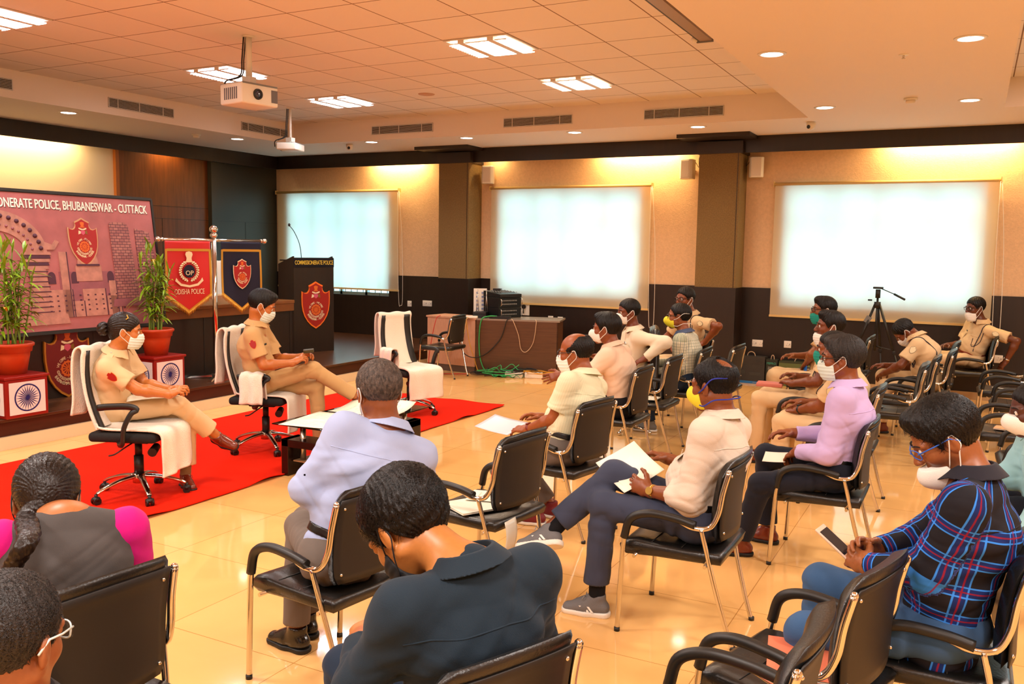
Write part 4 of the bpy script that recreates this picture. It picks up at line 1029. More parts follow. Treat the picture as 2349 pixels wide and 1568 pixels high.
def amp(name, lb, x, y, z, w, d, h, hand=True, knobs=10):
    r = thing(name, lb, 'amplifier', AD @ Vector((x, y, z)), math.radians(-22))
    m = MB(); m.b2((-w / 2, -d / 2, 0), (w / 2, d / 2, h)); m.build('case', M_amp, r, bevel=.004)
    m = MB(); m.b2((w / 2, -d / 2 + .01, .01), (w / 2 + .006, d / 2 - .01, h - .01)); m.build('face_plate', M_ampf, r)
    for i in range(knobs):
        for j in (.35, .7): m = MB(); m.cyl((w / 2 + .006, -d / 2 + .06 + i * (d - .14) / knobs, h * j), (w / 2 + .018, -d / 2 + .06 + i * (d - .14) / knobs, h * j), .010, n=10); m.build('knob', M_grey, r)
    if hand:
        for s in (-1, 1): m = MB(); m.tube(smoothpts([(w / 2, s * d * .46, h * .2), (w / 2 + .04, s * d * .46, h * .25), (w / 2 + .04, s * d * .46, h * .8), (w / 2, s * d * .46, h * .85)], 4), .006, 6); m.build('handle', M_steel, r)
    return r
amp('amplifier', 'lower black rack amplifier on the equipment desk', .30, .42, .826, .36, .44, .15)
amp('amplifier', 'upper black rack amplifier stacked on the other one', .30, .42, .978, .36, .44, .15)
r = thing('audio_mixer', 'black audio mixer lying on the amplifier stack', 'mixer', AD @ Vector((.30, .42, 1.13)), math.radians(-22))
m = MB(); m.prism([(-.2, 0), (.2, 0), (.2, .05), (-.2, .09)], .42, Matrix.Translation((0, .21, 0)) @ Matrix.Rotation(PI / 2, 4, 'X')); m.build('case', M_amp, r, bevel=.004)
for i in range(9):
    for j in range(5): m = MB(); m.cyl((-.15 + j * .07, -.17 + i * .042, .07), (-.15 + j * .07, -.17 + i * .042, .095 - j * .004), .008, n=8); m.build('knob', M_grey, r)
for (x, y, z, w, d, h, lb) in ((.02, .22, .826, .2, .26, .045, 'lower small black receiver under the aerials'), (.02, .22, .873, .2, .24, .04, 'upper small black receiver under the aerials'), (.34, .10, .826, .3, .14, .035, 'flat black switch box at the front of the equipment desk'), (.22, .42, 1.225, .12, .1, .03, 'tiny black receiver on top of the mixer')):
    r = thing('wireless_receiver', lb, 'receiver', AD @ Vector((x, y, z)), math.radians(16.5))
    m = MB(); m.b2((-w / 2, -d / 2, 0), (w / 2, d / 2, h)); m.build('case', M_amp, r, bevel=.003)
    m = MB(); m.b2((-w / 2 + .02, -d / 2 - .002, .006), (w / 2 - .02, -d / 2, h - .006)); m.build('front_plate', M_ampf, r)
    if h > .039 and w > .15:
        for (ax, tl) in ((-.09, .03), (-.05, -.02), (.05, .02), (.09, -.03)):
            m = MB(); m.tube([(ax, .05, h), (ax + tl, .05, h + .33)], [.0035, .002], 6); m.build('aerial', M_steel, r)
r = thing('extension_board', 'white switchboard panel standing behind the receivers', 'socket board', AD @ Vector((-.05, .44, .826)), math.radians(30))
m = MB(); m.b2((-.10, -.01, 0), (.10, .01, .42)); m.build('board', M_pl, r)
m = MB()
for i in range(6): m.b2((-.06, -.018, .04 + i * .06), (-.03, -.01, .07 + i * .06)); m.b2((.02, -.018, .04 + i * .06), (.06, -.01, .07 + i * .06))
m.build('switches', mat('switch_blue', '8a92b0', .5), r)
r = thing('socket_board', 'white double wall board with a black plug right of the amplifiers', 'socket board', (-6.55, YW - .03, .84))
m = MB(); m.b2((-.17, -.02, -.06), (.17, 0, .18)); m.build('plate', M_pl, r)
m = MB(); m.cyl((.08, -.05, .08), (.08, -.02, .08), .035, n=16); m.tube([(.08, -.05, .05), (.085, -.05, -.03)], .009, 8); m.build('plug', M_black, r)
m = MB(); m.rbox((-.17, .03, .84), (.36, .06, .035), .008); m.build('power_strip', M_pl, None, label='white power strip on the corner of the side cabinet', cat='power strip'); 
bpy.data.objects['power_strip'].location = AD @ Vector((0, 0, 0)); bpy.data.objects['power_strip'].rotation_euler = (0, 0, math.radians(16.5))
# cables: each one runs on its own
rnd = random.Random(5)
def cable(lb, pts, r, m_, n=7):
    m = MB(); m.tube(smoothpts(pts, n), r, 6); m.build('cable', m_, None, label=lb, cat='cable')
M_cg = mat('cable_green', '2f9a50', .5); M_cy = mat('cable_yellow', 'c98a1c', .5); M_cr = mat('cable_red', 'c01c10', .5); M_cw = mat('cable_beige', 'c9a888', .5)
P = lambda x, y, z: AD @ Vector((x, y, z))
cable('thick green cable hanging down the desk front to the floor', [P(.30, .05, .86), P(.18, -.0, .86), P(.08, -.03, .80), P(.05, -.03, .5), P(.08, -.03, .2), P(.20, -.08, .04), P(.5, -.12, .015), P(.9, -.10, .015)], .009, M_cg)
cable('black cable looping from the desk edge past the side cabinet', [P(.5, -.0, .835), P(.46, -.03, .80), P(.38, -.03, .55), P(.20, -.04, .34), P(.02, -.05, .25), P(-.15, -.08, .30), P(-.25, -.05, .5), P(-.30, -.03, .82)], .008, M_black)
cable('beige cable hanging in a loop on the desk front', [P(.52, .02, .83), P(.56, -.03, .80), P(.64, -.03, .60), P(.68, -.03, .40), P(.76, -.03, .36), P(.86, -.03, .5), P(.90, -.03, .78), P(.88, .02, .83)], .005, M_cw)
cable('yellow cable hanging beside the green one', [P(-.12, .02, .85), P(-.14, -.03, .78), P(-.10, -.04, .5), P(-.02, -.05, .25), P(.05, -.07, .06), P(.15, -.12, .012)], .006, M_cy)
cable('red lead hanging down the side cabinet', [P(-.55, -.0, .85), P(-.60, -.05, .80), P(-.66, -.08, .5), P(-.70, -.09, .15), P(-.62, -.14, .012), P(-.4, -.2, .012), P(-.1, -.12, .012)], .006, M_cr)
for i in range(16):
    c0 = (rnd.uniform(.05, .25), rnd.uniform(-.22, -.12)) if i < 6 else (rnd.uniform(.3, 1.05), rnd.uniform(-.32, -.1))
    a0 = rnd.uniform(0, 6); rr = rnd.uniform(.08, .16) if i < 6 else rnd.uniform(.12, .26); z = .012 + .006 * i
    pts = [P(c0[0] + rr * (1 + .3 * math.sin(k * 1.7 + i)) * math.cos(a0 + k * .8), c0[1] + rr * .6 * math.sin(a0 + k * .8), z + .02 * abs(math.sin(k + i)) + (.08 if i % 5 == 4 and k % 5 == 2 else 0)) for k in range(rnd.randint(7, 12))]
    mm_, cn = [(M_black, 'black'), (M_cg, 'green'), (M_black, 'black'), (M_cy, 'yellow'), (M_cg, 'green')][i % 5] if i >= 6 else (M_black, 'black')
    m = MB(); m.tube(smoothpts(pts, 5), .006, 5); o = m.build('floor_cable', mm_, None, label=cn + (' cable coiled in the black heap at the desk foot' if i < 6 else ' cable tangled on the floor in front of the desk'), cat='cable', group='tangled floor cables: ' + cn + (' heap' if i < 6 else ' tangle'))
for (x, y, a, lb) in ((.62, -.20, -8, 'left of two white power strips among the floor cables'), (.90, -.16, 6, 'right of two white power strips among the floor cables')):
    r = thing('floor_power_strip', lb, 'power strip', P(x, y, 0), math.radians(16.5 + a))
    m = MB(); m.rbox((0, 0, .04), (.26, .09, .08), .008); m.build('body', M_pl, r)
    m = MB()
    for q in range(4): m.cyl((-.09 + q * .06, 0, .08), (-.09 + q * .06, 0, .084), .016, n=12)
    m.build('outlets', M_grey, r)
m = MB(); pts = [P(.35 + .3 * t + .02 * math.sin(t * 40), -.17 + .05 * math.sin(t * 17), .02) for t in np.linspace(0, 1, 24)]
m.grid(lambda u, v: P(.30 + u * .45, -.10 - v * .16, .02 + .02 * math.sin(u * 22 + v * 9) * math.sin(v * 15)), 30, 12); m.build('green_wrap', mat('green_film', '1f9a4a', .4), None, solid=.003, label='crumpled green wrapping among the floor cables', cat='wrapping')
# cartons at the wall
def carton(lb, x, w, h, y0, cmat, deco, rot=0):
    r = thing('carton', lb, 'carton', (x, y0, 0), rot)
    m = MB(); m.b2((0, 0, 0), (w, .16, h)); m.build('box', cmat, r, bevel=.003)
    m = MB(); deco(m, w, h); m.build('print', [mat('pr_blue', '1c6fb0', .5), mat('pr_light', 'a8a8a0', .5), mat('pr_teal', '3aa28a', .5), mat('pr_green', '566030', .5), mat('pr_dim', '35332e', .5), mat('pr_lime', 'a4b83a', .5)], r)
    m = MB(); m.tube(smoothpts([(w * .36, .06, h - .01), (w * .40, .06, h + .04), (w * .5, .06, h + .058), (w * .6, .06, h + .04), (w * .64, .06, h - .01)], 5), .006, 6); m.build('handle', M_cw, r)
def TF(x, z, y=-.002): return frame((x, y, z), (1, 0, 0), (0, 0, 1))
def d1(m, w, h):
    m.b2((0, -.003, 0), (w, .0, .035), 0); text_mb(m, 'WIRELESS', .04, TF(w - .02, h - .07), .001, 4, 'RIGHT'); text_mb(m, 'LAVALIER MIC SET', .04, TF(w - .02, h - .115), .001, 4, 'RIGHT')
    m.b2((w * .5, -.003, .12), (w * .88, 0, .17), 4); m.cyl((w * .28, 0, .16), (w * .28, -.003, .16), .03, mi=4); m.b2((.01, -.003, h - .06), (.03, 0, h - .02), 1)
    text_mb(m, 'SENNHEISER', .022, TF(w * .62, .01, -.004), .001, 1, 'LEFT')
def d2(m, w, h):
    text_mb(m, 'MIPRO', .045, TF(.01, h - .07), .001, 2, 'LEFT', fit=w - .03)
    for k in range(4): m.b2((.03, -.003, h - .11 - k * .014), (w * .7, 0, h - .105 - k * .014), 1)
def d3(m, w, h):
    m.b2((.0, -.003, 0), (w, 0, h * .93), 3); text_mb(m, 'Dual-Channel Wireless Microphone', .03, TF(.01, h * .66, -.004), .001, 1, 'LEFT', fit=w - .04); text_mb(m, 'MIPRO', .022, TF(w * .72, h * .82, -.004), .001, 5, 'LEFT')
carton('dark microphone carton with blue bottom band leaning at the wall', -2.97, .42, .39, 12.6, mat('carton_grey', '2b2824', .5), d1, -.05)
carton('narrow dark green carton between the two bigger cartons', -2.54, .16, .36, 12.6, mat('carton_dkgreen', '1c2014', .5), d2)
carton('wide green microphone carton behind the policemen', -2.36, .55, .35, 12.6, mat('carton_green', '2c3218', .5), d3)
# tripod
r = thing('camera_tripod', 'black camera tripod with pan handle in front of the right window', 'tripod', (-1.09, 12.2, 0))
for k, (dx, dy) in enumerate(((-.42, -.18), (.10, .30), (.44, -.10))):
    m = MB(); a = Vector((dx * .06, dy * .06, 1.22)); e = Vector((dx, dy, 0)); mid = a.lerp(e, .5)
    m.tube([a, mid], .016, 8); m.tube([mid, e], .011, 8); m.rbox(tuple(mid), (.04, .04, .05), .006); m.ball(tuple(e + Vector((0, 0, .012))), .014, 8); m.build('leg', M_black, r)
m = MB(); m.cyl((0, 0, .62), (0, 0, 1.34), .014); m.build('centre_column', M_black, r)
m = MB()
for (dx, dy) in ((-.42, -.18), (.10, .30), (.44, -.10)): m.tube([(0, 0, .68), (dx * .5, dy * .5, .64)], .006, 6)
m.build('spreader', M_black, r)
m = MB(); m.cyl((0, 0, 1.17), (0, 0, 1.25), .04); m.cyl((0, 0, 1.30), (0, 0, 1.41), .03); m.rbox((0, 0, 1.43), (.12, .07, .025), .006); m.box((-.09, 0, 1.27), (.05, .02, .02)); m.build('head', M_black, r)
m = MB(); m.tube([(.04, 0, 1.42), (.20, -.10, 1.36)], .006, 6); m.tube([(.20, -.10, 1.36), (.33, -.18, 1.30)], .014, 8); m.build('pan_handle', M_black, r)
m = MB(); m.box((-.10, -.05, 1.02), (.07, .005, .09), rot=(.1, .5, 0)); m.build('tag', M_grey, r)
# things lying on empty chairs
def seat_pt(k, dx=0, dy=0, z=.462):
    x, y, a, _ = CH[k]; a = math.radians(a); return (x + dx * math.cos(a) - dy * math.sin(a), y + dx * math.sin(a) + dy * math.cos(a), z)
def booklet(name, lb, loc, w, d, rot, cover, t=.008, open_=False, cat='notebook'):
    r = thing(name, lb, cat, loc, rot)
    m = MB(); m.b2((-w / 2, -d / 2, 0), (w / 2, d / 2, t)); m.build('pages', M_paper, r)
    m = MB(); m.b2((-w / 2 - .002, -d / 2 - .002, -.001), (w / 2 + .002, d / 2 + .002, .0)); m.b2((-w / 2 - .002, -d / 2 - .002, t), (w / 2 + .002, d / 2 + .002, t + .001)); m.build('cover', cover, r)
    return r
booklet('document_booklet', 'open white booklet on the empty chair beside the bald man', seat_pt('c2', .04, .06), .24, .30, math.radians(150), M_paper)
paper_sheet('loose white sheet across the booklet on the empty chair beside the bald man', seat_pt('c2', .03, -.10, .474), .21, .30, math.radians(105), 0)
m = MB(); m.grid(lambda u, v: (.0 + .012 * math.sin(v * 6), -.06 + u * .12, -v * .30), 6, 12); o = m.build('plastic_sleeve', mat('sleeve_plastic', 'd8d0c0', .2), None, solid=.002, label='clear plastic sleeve hanging from the papers on the empty chair', cat='plastic sleeve'); o.location = seat_pt('c2', -.235, .13, .455)
paper_sheet('white sheet on the empty chair behind the cream-pink shirt', seat_pt('c5', .08, -.02, .462), .21, .30, math.radians(95), 0)
booklet('notebook', 'spiral notebook with peach cover on an empty chair of the right-hand row', seat_pt('r3', .02, 0), .15, .22, math.radians(80), mat('peach', 'e0a070', .5))
r = thing('smartphone', 'white-edged phone lying on an empty chair of the right-hand row', 'phone', seat_pt('r1', .06, 0), math.radians(60))
m = MB(); m.rbox((0, 0, .006), (.08, .16, .008), .003); m.build('case', M_pl, r)
m = MB(); m.b2((-.034, -.06, .0101), (.034, .06, .0106)); m.build('screen', M_black, r)
booklet('folder', 'salmon-pink folder on the nearest foreground chair', seat_pt('c27', .0, -.02), .30, .22, math.radians(80), mat('salmon', 'e07858', .5))
booklet('folder', 'salmon-pink folder on the foreground chair before the plaid shirt', seat_pt('c26', .04, -.05), .30, .22, math.radians(100), mat('salmon', ''))
r = thing('key_fob', 'small black and white key bunch on the empty chair with both arms showing', 'keys', seat_pt('c14', .12, .10))
m = MB(); m.rbox((0, 0, .012), (.05, .03, .02), .006); m.build('fob', M_black, r)
m = MB(); m.box((.03, .02, .012), (.05, .012, .004), rot=(0, .3, .8)); m.box((.02, .03, .02), (.045, .012, .004), rot=(.3, .2, 1.4)); m.build('keys', M_steel, r)
# ------------------------------------------------------------------ smooth solid modelling of figures
def nrmz(v):
    v = np.asarray(v, float); return v / max(1e-9, np.linalg.norm(v))
class SDF:
    """smooth union of tapered capsules and ellipsoids, meshed on a sparse grid"""
    def __init__(s, k=.02): s.p = []; s.k = k; s.post = []
    def rc(s, a, b, ra, rb, k=None, w=None, fw=1, flat=0, d=None, fd=1):
        a = np.asarray(a, float); b = np.asarray(b, float)
        s.p.append(('rc', a, b, ra, rb, k or s.k, None if w is None else nrmz(w), fw, flat, None if d is None else nrmz(d), fd)); return s
    def el(s, c, r, R=None, k=None, sub=False):
        s.p.append(('sub' if sub else 'el', np.asarray(c, float), np.asarray(r, float), R, k or s.k)); return s
    def bound(s, q):
        if q[0] == 'rc': return (q[1] + q[2]) / 2, np.linalg.norm(q[2] - q[1]) / 2 + max(q[3], q[4]) * max(1, q[7], q[10]) + q[5]
        return q[1], max(q[2]) + q[4]
    def dist(s, q, P):
        if q[0] == 'rc':
            _, a, b, ra, rb, k, w, fw, flat, dd, fd = q
            ab = b - a; L2 = max(ab @ ab, 1e-9); pa = P - a
            tu = (pa @ ab) / L2; t = np.clip(tu, 0, 1); o = pa - t[..., None] * ab
            if w is not None and fw != 1:
                c = o @ w; o = o - (c * (1 - 1 / fw))[..., None] * w
            if dd is not None and fd != 1:
                c = o @ dd; o = o - (c * (1 - 1 / fd))[..., None] * dd
            d = np.sqrt((o * o).sum(-1)) - (ra + (rb - ra) * t)
            if flat: d = np.maximum(d, (tu - 1) * math.sqrt(L2))
            return d
        o = P - q[1]
        if q[3] is not None: o = o @ q[3]
        r = q[2]; k0 = np.sqrt(((o / r) ** 2).sum(-1)); k1 = np.sqrt(((o / (r * r)) ** 2).sum(-1))
        return k0 * (k0 - 1) / np.maximum(k1, 1e-6)
    def ev(s, P, sel=None, cen=None, hb=0):
        D = np.full(P.shape[:-1], .5)
        for sub in (False, True):
            for q in s.p:
                if (q[0] == 'sub') != sub: continue
                if cen is not None:
                    c, R = s.bound(q); m = ((cen - c) ** 2).sum(-1) < (R + hb) ** 2
                    if not m.any(): continue
                    d = s.dist(q, P[m]); A = D[m]
                else:
                    d = s.dist(q, P); A = D; m = slice(None)
                k = q[5] if q[0] == 'rc' else q[4]
                if sub:
                    h = np.clip(.5 - .5 * (A + d) / k, 0, 1); D[m] = A + (-d - A) * h + k * h * (1 - h)
                else:
                    h = np.clip(.5 + .5 * (A - d) / k, 0, 1); D[m] = A + (d - A) * h - k * h * (1 - h)
        for f in s.post: D = f(P, D)
        return D
    def mesh(s, res):
        lo = np.full(3, 1e9); hi = -lo
        for q in s.p:
            if q[0] == 'sub': continue
            c, R = s.bound(q); lo = np.minimum(lo, c - R); hi = np.maximum(hi, c + R)
        lo -= .02; hi += .02
        B = 8; bs = B * res
        n = np.ceil((hi - lo) / bs).astype(int)
        I = np.stack(np.meshgrid(*[np.arange(x) for x in n], indexing='ij'), -1).reshape(-1, 3)
        cen = lo + (I + .5) * bs
        d = s.ev(cen); keep = np.abs(d) < bs * 1.25 + .012
        I = I[keep]; cen = cen[keep]
        g = np.stack(np.meshgrid(*[np.arange(B + 1)] * 3, indexing='ij'), -1)      # 9,9,9,3
        G = I[:, None, None, None, :] * B + g[None]                                  # global grid idx
        P = lo + G * res
        D = s.ev(P, cen=cen, hb=bs * .87 + .01)
        NX = n * B + 2
        def key(X): return (X[..., 0] * NX[1] + X[..., 1]) * NX[2] + X[..., 2]
        S = D < 0
        c8 = [S[:, i:i + B, j:j + B, k:k + B] for i in (0, 1) for j in (0, 1) for k in (0, 1)]
        cnt = sum(x.astype(np.int8) for x in c8); act = (cnt > 0) & (cnt < 8)
        bi, xi, yi, zi = np.nonzero(act)
        off = np.array([[i, j, k] for i in (0, 1) for j in (0, 1) for k in (0, 1)])
        dv = np.stack([D[bi, xi + o[0], yi + o[1], zi + o[2]] for o in off], 1)
        acc = np.zeros((len(bi), 3)); num = np.zeros(len(bi))
        E = [(a, b) for a in range(8) for b in range(a + 1, 8) if abs(off[a] - off[b]).sum() == 1]
        for a, b in E:
            m = (dv[:, a] < 0) != (dv[:, b] < 0)
            t = dv[m, a] / (dv[m, a] - dv[m, b])
            acc[m] += off[a] + t[:, None] * (off[b] - off[a]); num[m] += 1
        cell = I[bi] * B + np.stack([xi, yi, zi], 1)
        V = lo + (cell + acc / num[:, None]) * res
        K = key(cell); order = np.argsort(K); Ks = K[order]
        def find(C):
            k = key(C); p = np.searchsorted(Ks, k); p = np.clip(p, 0, len(Ks) - 1)
            return np.where(Ks[p] == k, order[p], -1)
        F = []
        for ax in range(3):
            e = np.zeros(3, int); e[ax] = 1; u = np.zeros(3, int); u[(ax + 1) % 3] = 1; w = np.zeros(3, int); w[(ax + 2) % 3] = 1
            A0 = S[:, :B, :B, :B]; A1 = S[:, e[0]:B + e[0], e[1]:B + e[1], e[2]:B + e[2]]
            bi2, x2, y2, z2 = np.nonzero(A0 != A1)
            C = I[bi2] * B + np.stack([x2, y2, z2], 1)
            q = np.stack([find(C - u - w), find(C - w), find(C), find(C - u)], 1)
            fl = ~A0[bi2, x2, y2, z2]
            q[fl] = q[fl][:, ::-1]
            F.append(q[(q >= 0).all(1)])
        F = np.concatenate(F)
        # project onto the surface, twice
        for _ in range(2):
            h = res * .3; d0 = s.ev(V)
            gr = np.stack([s.ev(V + np.eye(3)[i] * h) - d0 for i in range(3)], 1) / h
            g2 = (gr * gr).sum(1); st = np.clip(d0 / np.maximum(g2, .2), -res, res)
            V = V - gr * st[:, None] * .9
        return V, F
    def build(s, name, mats, res, parent=None, col=None, uv=None, **k):
        V, F = s.mesh(res)
        me = bpy.data.meshes.new(name)
        me.vertices.add(len(V)); me.vertices.foreach_set('co', V.astype(np.float32).ravel())
        me.loops.add(len(F) * 4); me.loops.foreach_set('vertex_index', F.astype(np.int32).ravel())
        me.polygons.add(len(F)); me.polygons.foreach_set('loop_start', np.arange(len(F), dtype=np.int32) * 4)
        me.polygons.foreach_set('use_smooth', np.ones(len(F), bool))
        me.update(calc_edges=True)
        if col is not None:
            a = me.attributes.new('tone', 'FLOAT_COLOR', 'POINT'); a.data.foreach_set('color', np.concatenate([col(V), np.ones((len(V), 1))], 1).astype(np.float32).ravel())
        if uv is not None:
            a = me.attributes.new('cuv', 'FLOAT_VECTOR', 'POINT'); a.data.foreach_set('vector', uv(V).astype(np.float32).ravel())
        for m in (mats if isinstance(mats, (list, tuple)) else [mats]): me.materials.append(m)
        return link(name, me, parent, **k)
    def cast(s, o, d, n=60, tmax=.6):
        """march from o along d to the surface; returns point, normal"""
        o = np.asarray(o, float); d = nrmz(d); t = 0
        for _ in range(n):
            v = float(s.ev((o + d * t)[None])[0]); t += max(v * .8, .0004)
            if v < .0006 or t > tmax: break
        p = o + d * t; h = .004
        g = np.array([float(s.ev((p + np.eye(3)[i] * h)[None])[0] - s.ev((p - np.eye(3)[i] * h)[None])[0]) for i in range(3)])
        return p, nrmz(g)

def wob(P, f, seed):
    """cheap smooth pseudo-noise in -1..1"""
    r = np.random.RandomState(seed); D = 0
    for i in range(3):
        a = nrmz(r.randn(3)) * f * (1 + .6 * i); b = nrmz(r.randn(3)) * f * .8
        D = D + np.sin(P @ a + 1.6 * np.sin(P @ b + r.rand() * 6) + r.rand() * 6) / (1 + .6 * i)
    return D / 2.2

# materials for figures
def skin_mat(nm):
    if nm in _M: return _M[nm]
    m = bpy.data.materials.new(nm); m.use_nodes = True; nt, b = nodes_of(m)
    a = nt.nodes.new('ShaderNodeAttribute'); a.attribute_name = 'tone'
    n = nt.nodes.new('ShaderNodeTexNoise'); n.inputs['Scale'].default_value = 90; n.inputs['Detail'].default_value = 4
    tc = nt.nodes.new('ShaderNodeTexCoord'); nt.links.new(tc.outputs['Object'], n.inputs['Vector'])
    r = nt.nodes.new('ShaderNodeMapRange'); r.inputs['To Min'].default_value = .86; r.inputs['To Max'].default_value = 1.12
    nt.links.new(n.outputs['Fac'], r.inputs['Value'])
    mx = nt.nodes.new('ShaderNodeVectorMath'); mx.operation = 'SCALE'
    nt.links.new(a.outputs['Color'], mx.inputs[0]); nt.links.new(r.outputs[0], mx.inputs['Scale']); nt.links.new(mx.outputs[0], b.inputs['Base Color'])
    b.inputs['Roughness'].default_value = .42; b.inputs['Subsurface Weight'].default_value = .08; b.inputs['Subsurface Radius'].default_value = (.012, .005, .003)
    bp = nt.nodes.new('ShaderNodeBump'); bp.inputs['Strength'].default_value = .12; bp.inputs['Distance'].default_value = .002
    nt.links.new(n.outputs['Fac'], bp.inputs['Height']); nt.links.new(bp.outputs[0], b.inputs['Normal'])
    _M[nm] = m; return m
def cloth_mat(nm, col, rough=.85, sheen=.06, weave=500, bump=.12):
    return mat(nm, col, rough, sheen=sheen, bump=bump, bscale=weave, spec=.25)
def plaid_mat(nm, base, stripes, rough=.8):
    """stripes: (axis, period, width, colour, strength)"""
    m = bpy.data.materials.new(nm); m.use_nodes = True; nt, b = nodes_of(m)
    at = nt.nodes.new('ShaderNodeAttribute'); at.attribute_name = 'cuv'; sp = nt.nodes.new('ShaderNodeSeparateXYZ'); nt.links.new(at.outputs['Vector'], sp.inputs[0])
    cur = None
    for ax, per, wd, c, stg, ph in stripes:
        a = nt.nodes.new('ShaderNodeMath'); a.operation = 'MULTIPLY_ADD'; a.inputs[1].default_value = 1 / per; a.inputs[2].default_value = 50 + ph
        nt.links.new(sp.outputs[ax], a.inputs[0]); f = nt.nodes.new('ShaderNodeMath'); f.operation = 'FRACT'; nt.links.new(a.outputs[0], f.inputs[0])
        s = nt.nodes.new('ShaderNodeMath'); s.operation = 'SUBTRACT'; s.inputs[1].default_value = .5; nt.links.new(f.outputs[0], s.inputs[0])
        ab = nt.nodes.new('ShaderNodeMath'); ab.operation = 'ABSOLUTE'; nt.links.new(s.outputs[0], ab.inputs[0])
        mr = nt.nodes.new('ShaderNodeMapRange'); mr.inputs['From Min'].default_value = wd / per / 2; mr.inputs['From Max'].default_value = wd / per / 2 * .7; mr.inputs['To Max'].default_value = stg
        nt.links.new(ab.outputs[0], mr.inputs['Value'])
        mx = nt.nodes.new('ShaderNodeMixRGB'); nt.links.new(mr.outputs[0], mx.inputs[0])
        if cur is None: mx.inputs[1].default_value = (*lin(base), 1)
        else: nt.links.new(cur, mx.inputs[1])
        mx.inputs[2].default_value = (*lin(c), 1); cur = mx.outputs[0]
    nt.links.new(cur, b.inputs['Base Color']); b.inputs['Roughness'].default_value = rough; b.inputs['Specular IOR Level'].default_value = .2
    _M[nm] = m; return m
M_hair = mat('black_hair', '080505', .42, spec=.3, bump=.35, bscale=200, bstretch=(1, 1, .2))
M_hairg = mat('grey_hair', '54463e', .6, bump=.4, bscale=200, var=.75, vscale=90, bstretch=(1, 1, .6))
M_hairsp = mat('salt_pepper_hair', '1a1412', .5, bump=.4, bscale=200, var=.6, vscale=110)
M_hairbr = mat('brown_black_hair', '170a05', .36, spec=.4, bump=.3, bscale=120, bstretch=(1, 1, .2))
M_eyew = mat('eye_white', 'e6dcd2', .2); M_iris = mat('iris_dark', '120804', .15)
M_mw = mat('mask_white', 'f4efe8', .8, bump=.2, bscale=300); M_mg = mat('mask_teal', '0f8f80', .8, bump=.2, bscale=300)
M_ms = mat('mask_surgical', 'd8e4dc', .8, bump=.2, bscale=300); M_my = mat('mask_yellow', 'f2e030', .7); M_mb = mat('mask_black', '15161a', .8)
M_khaki = cloth_mat('khaki_uniform', 'c79c68'); M_khakip = cloth_mat('pale_khaki_uniform', 'dcb98c')

def hframe(yaw, pitch, roll=0):
    y, p, r = [math.radians(a) for a in (yaw, pitch, roll)]
    f = np.array([math.cos(y) * math.cos(p), math.sin(y) * math.cos(p), math.sin(p)])
    l = np.array([-math.sin(y), math.cos(y), 0]); u = np.cross(f, l)
    l2 = l * math.cos(r) + u * math.sin(r); u2 = np.cross(f, l2)
    return np.stack([f, l2, u2], 1)       # columns: fwd, left, up

HX = [-.14, -.10, -.06, -.035, -.022, -.012, .012, .024, .030, .045, .062, .080, .095, .13]
HZ = [-.085, -.080, -.066, -.040, .004, .012, .010, -.030, -.022, .020, .040, .062, .074, .080]
def hand_prims(S, wr, fwd, nrm, thumb, curl=.35, spread=1.0, s=1.0, point=0):
    """thumb: unit vector towards the thumb side; nrm: back of the hand"""
    fwd = nrmz(fwd); nrm = nrmz(nrm - fwd * (nrm @ fwd)); sd = nrmz(np.cross(nrm, fwd))
    if sd @ thumb < 0: sd = -sd
    W = lambda a, b, c: wr + (fwd * a + sd * b + nrm * c) * s
    S.rc(W(-.01, 0, 0), W(.03, .004, 0), .025 * s, .024 * s, .02, w=sd, fw=1.15)
    S.rc(W(.03, .012, 0), W(.082, .014, .002), .017 * s, .0145 * s, .016, w=sd, fw=1.6)
    S.rc(W(.03, -.014, 0), W(.078, -.014, .001), .016 * s, .0135 * s, .016, w=sd, fw=1.5)
    for i, (y, L, x0) in enumerate(((.031, .070, .086), (.0105, .079, .090), (-.0105, .073, .086), (-.030, .058, .078))):
        a = 0.0; p = W(x0 - .006, y, .001); r = .0092 - .0006 * (i == 3) * 2
        dirn = fwd + sd * (y * 4.2 * spread)
        for j, (seg, cu) in enumerate(((.46, .75), (.30, 1.0), (.24, .8))):
            a += cu * (curl * (1 + .10 * i)); d = nrmz(dirn) * math.cos(a) - nrm * math.sin(a)
            q = p + d * L * seg * s; S.rc(p, q, r * s, (r - .0008) * s, .0035); p = q; r -= .0008
    p = W(.018, .026, -.004)
    for (L, vx, vy, vz, r) in ((.045, .62, .70, -.25, .0135), (.034, .85, .42, -.30 - curl * .3, .0105), (.026, .95, .15, -.3 - curl * .4, .009)):
        d = nrmz(fwd * vx + sd * vy + nrm * vz); q = p + d * L * s; S.rc(p, q, r * s, (r - .0012) * s, .008); p = q

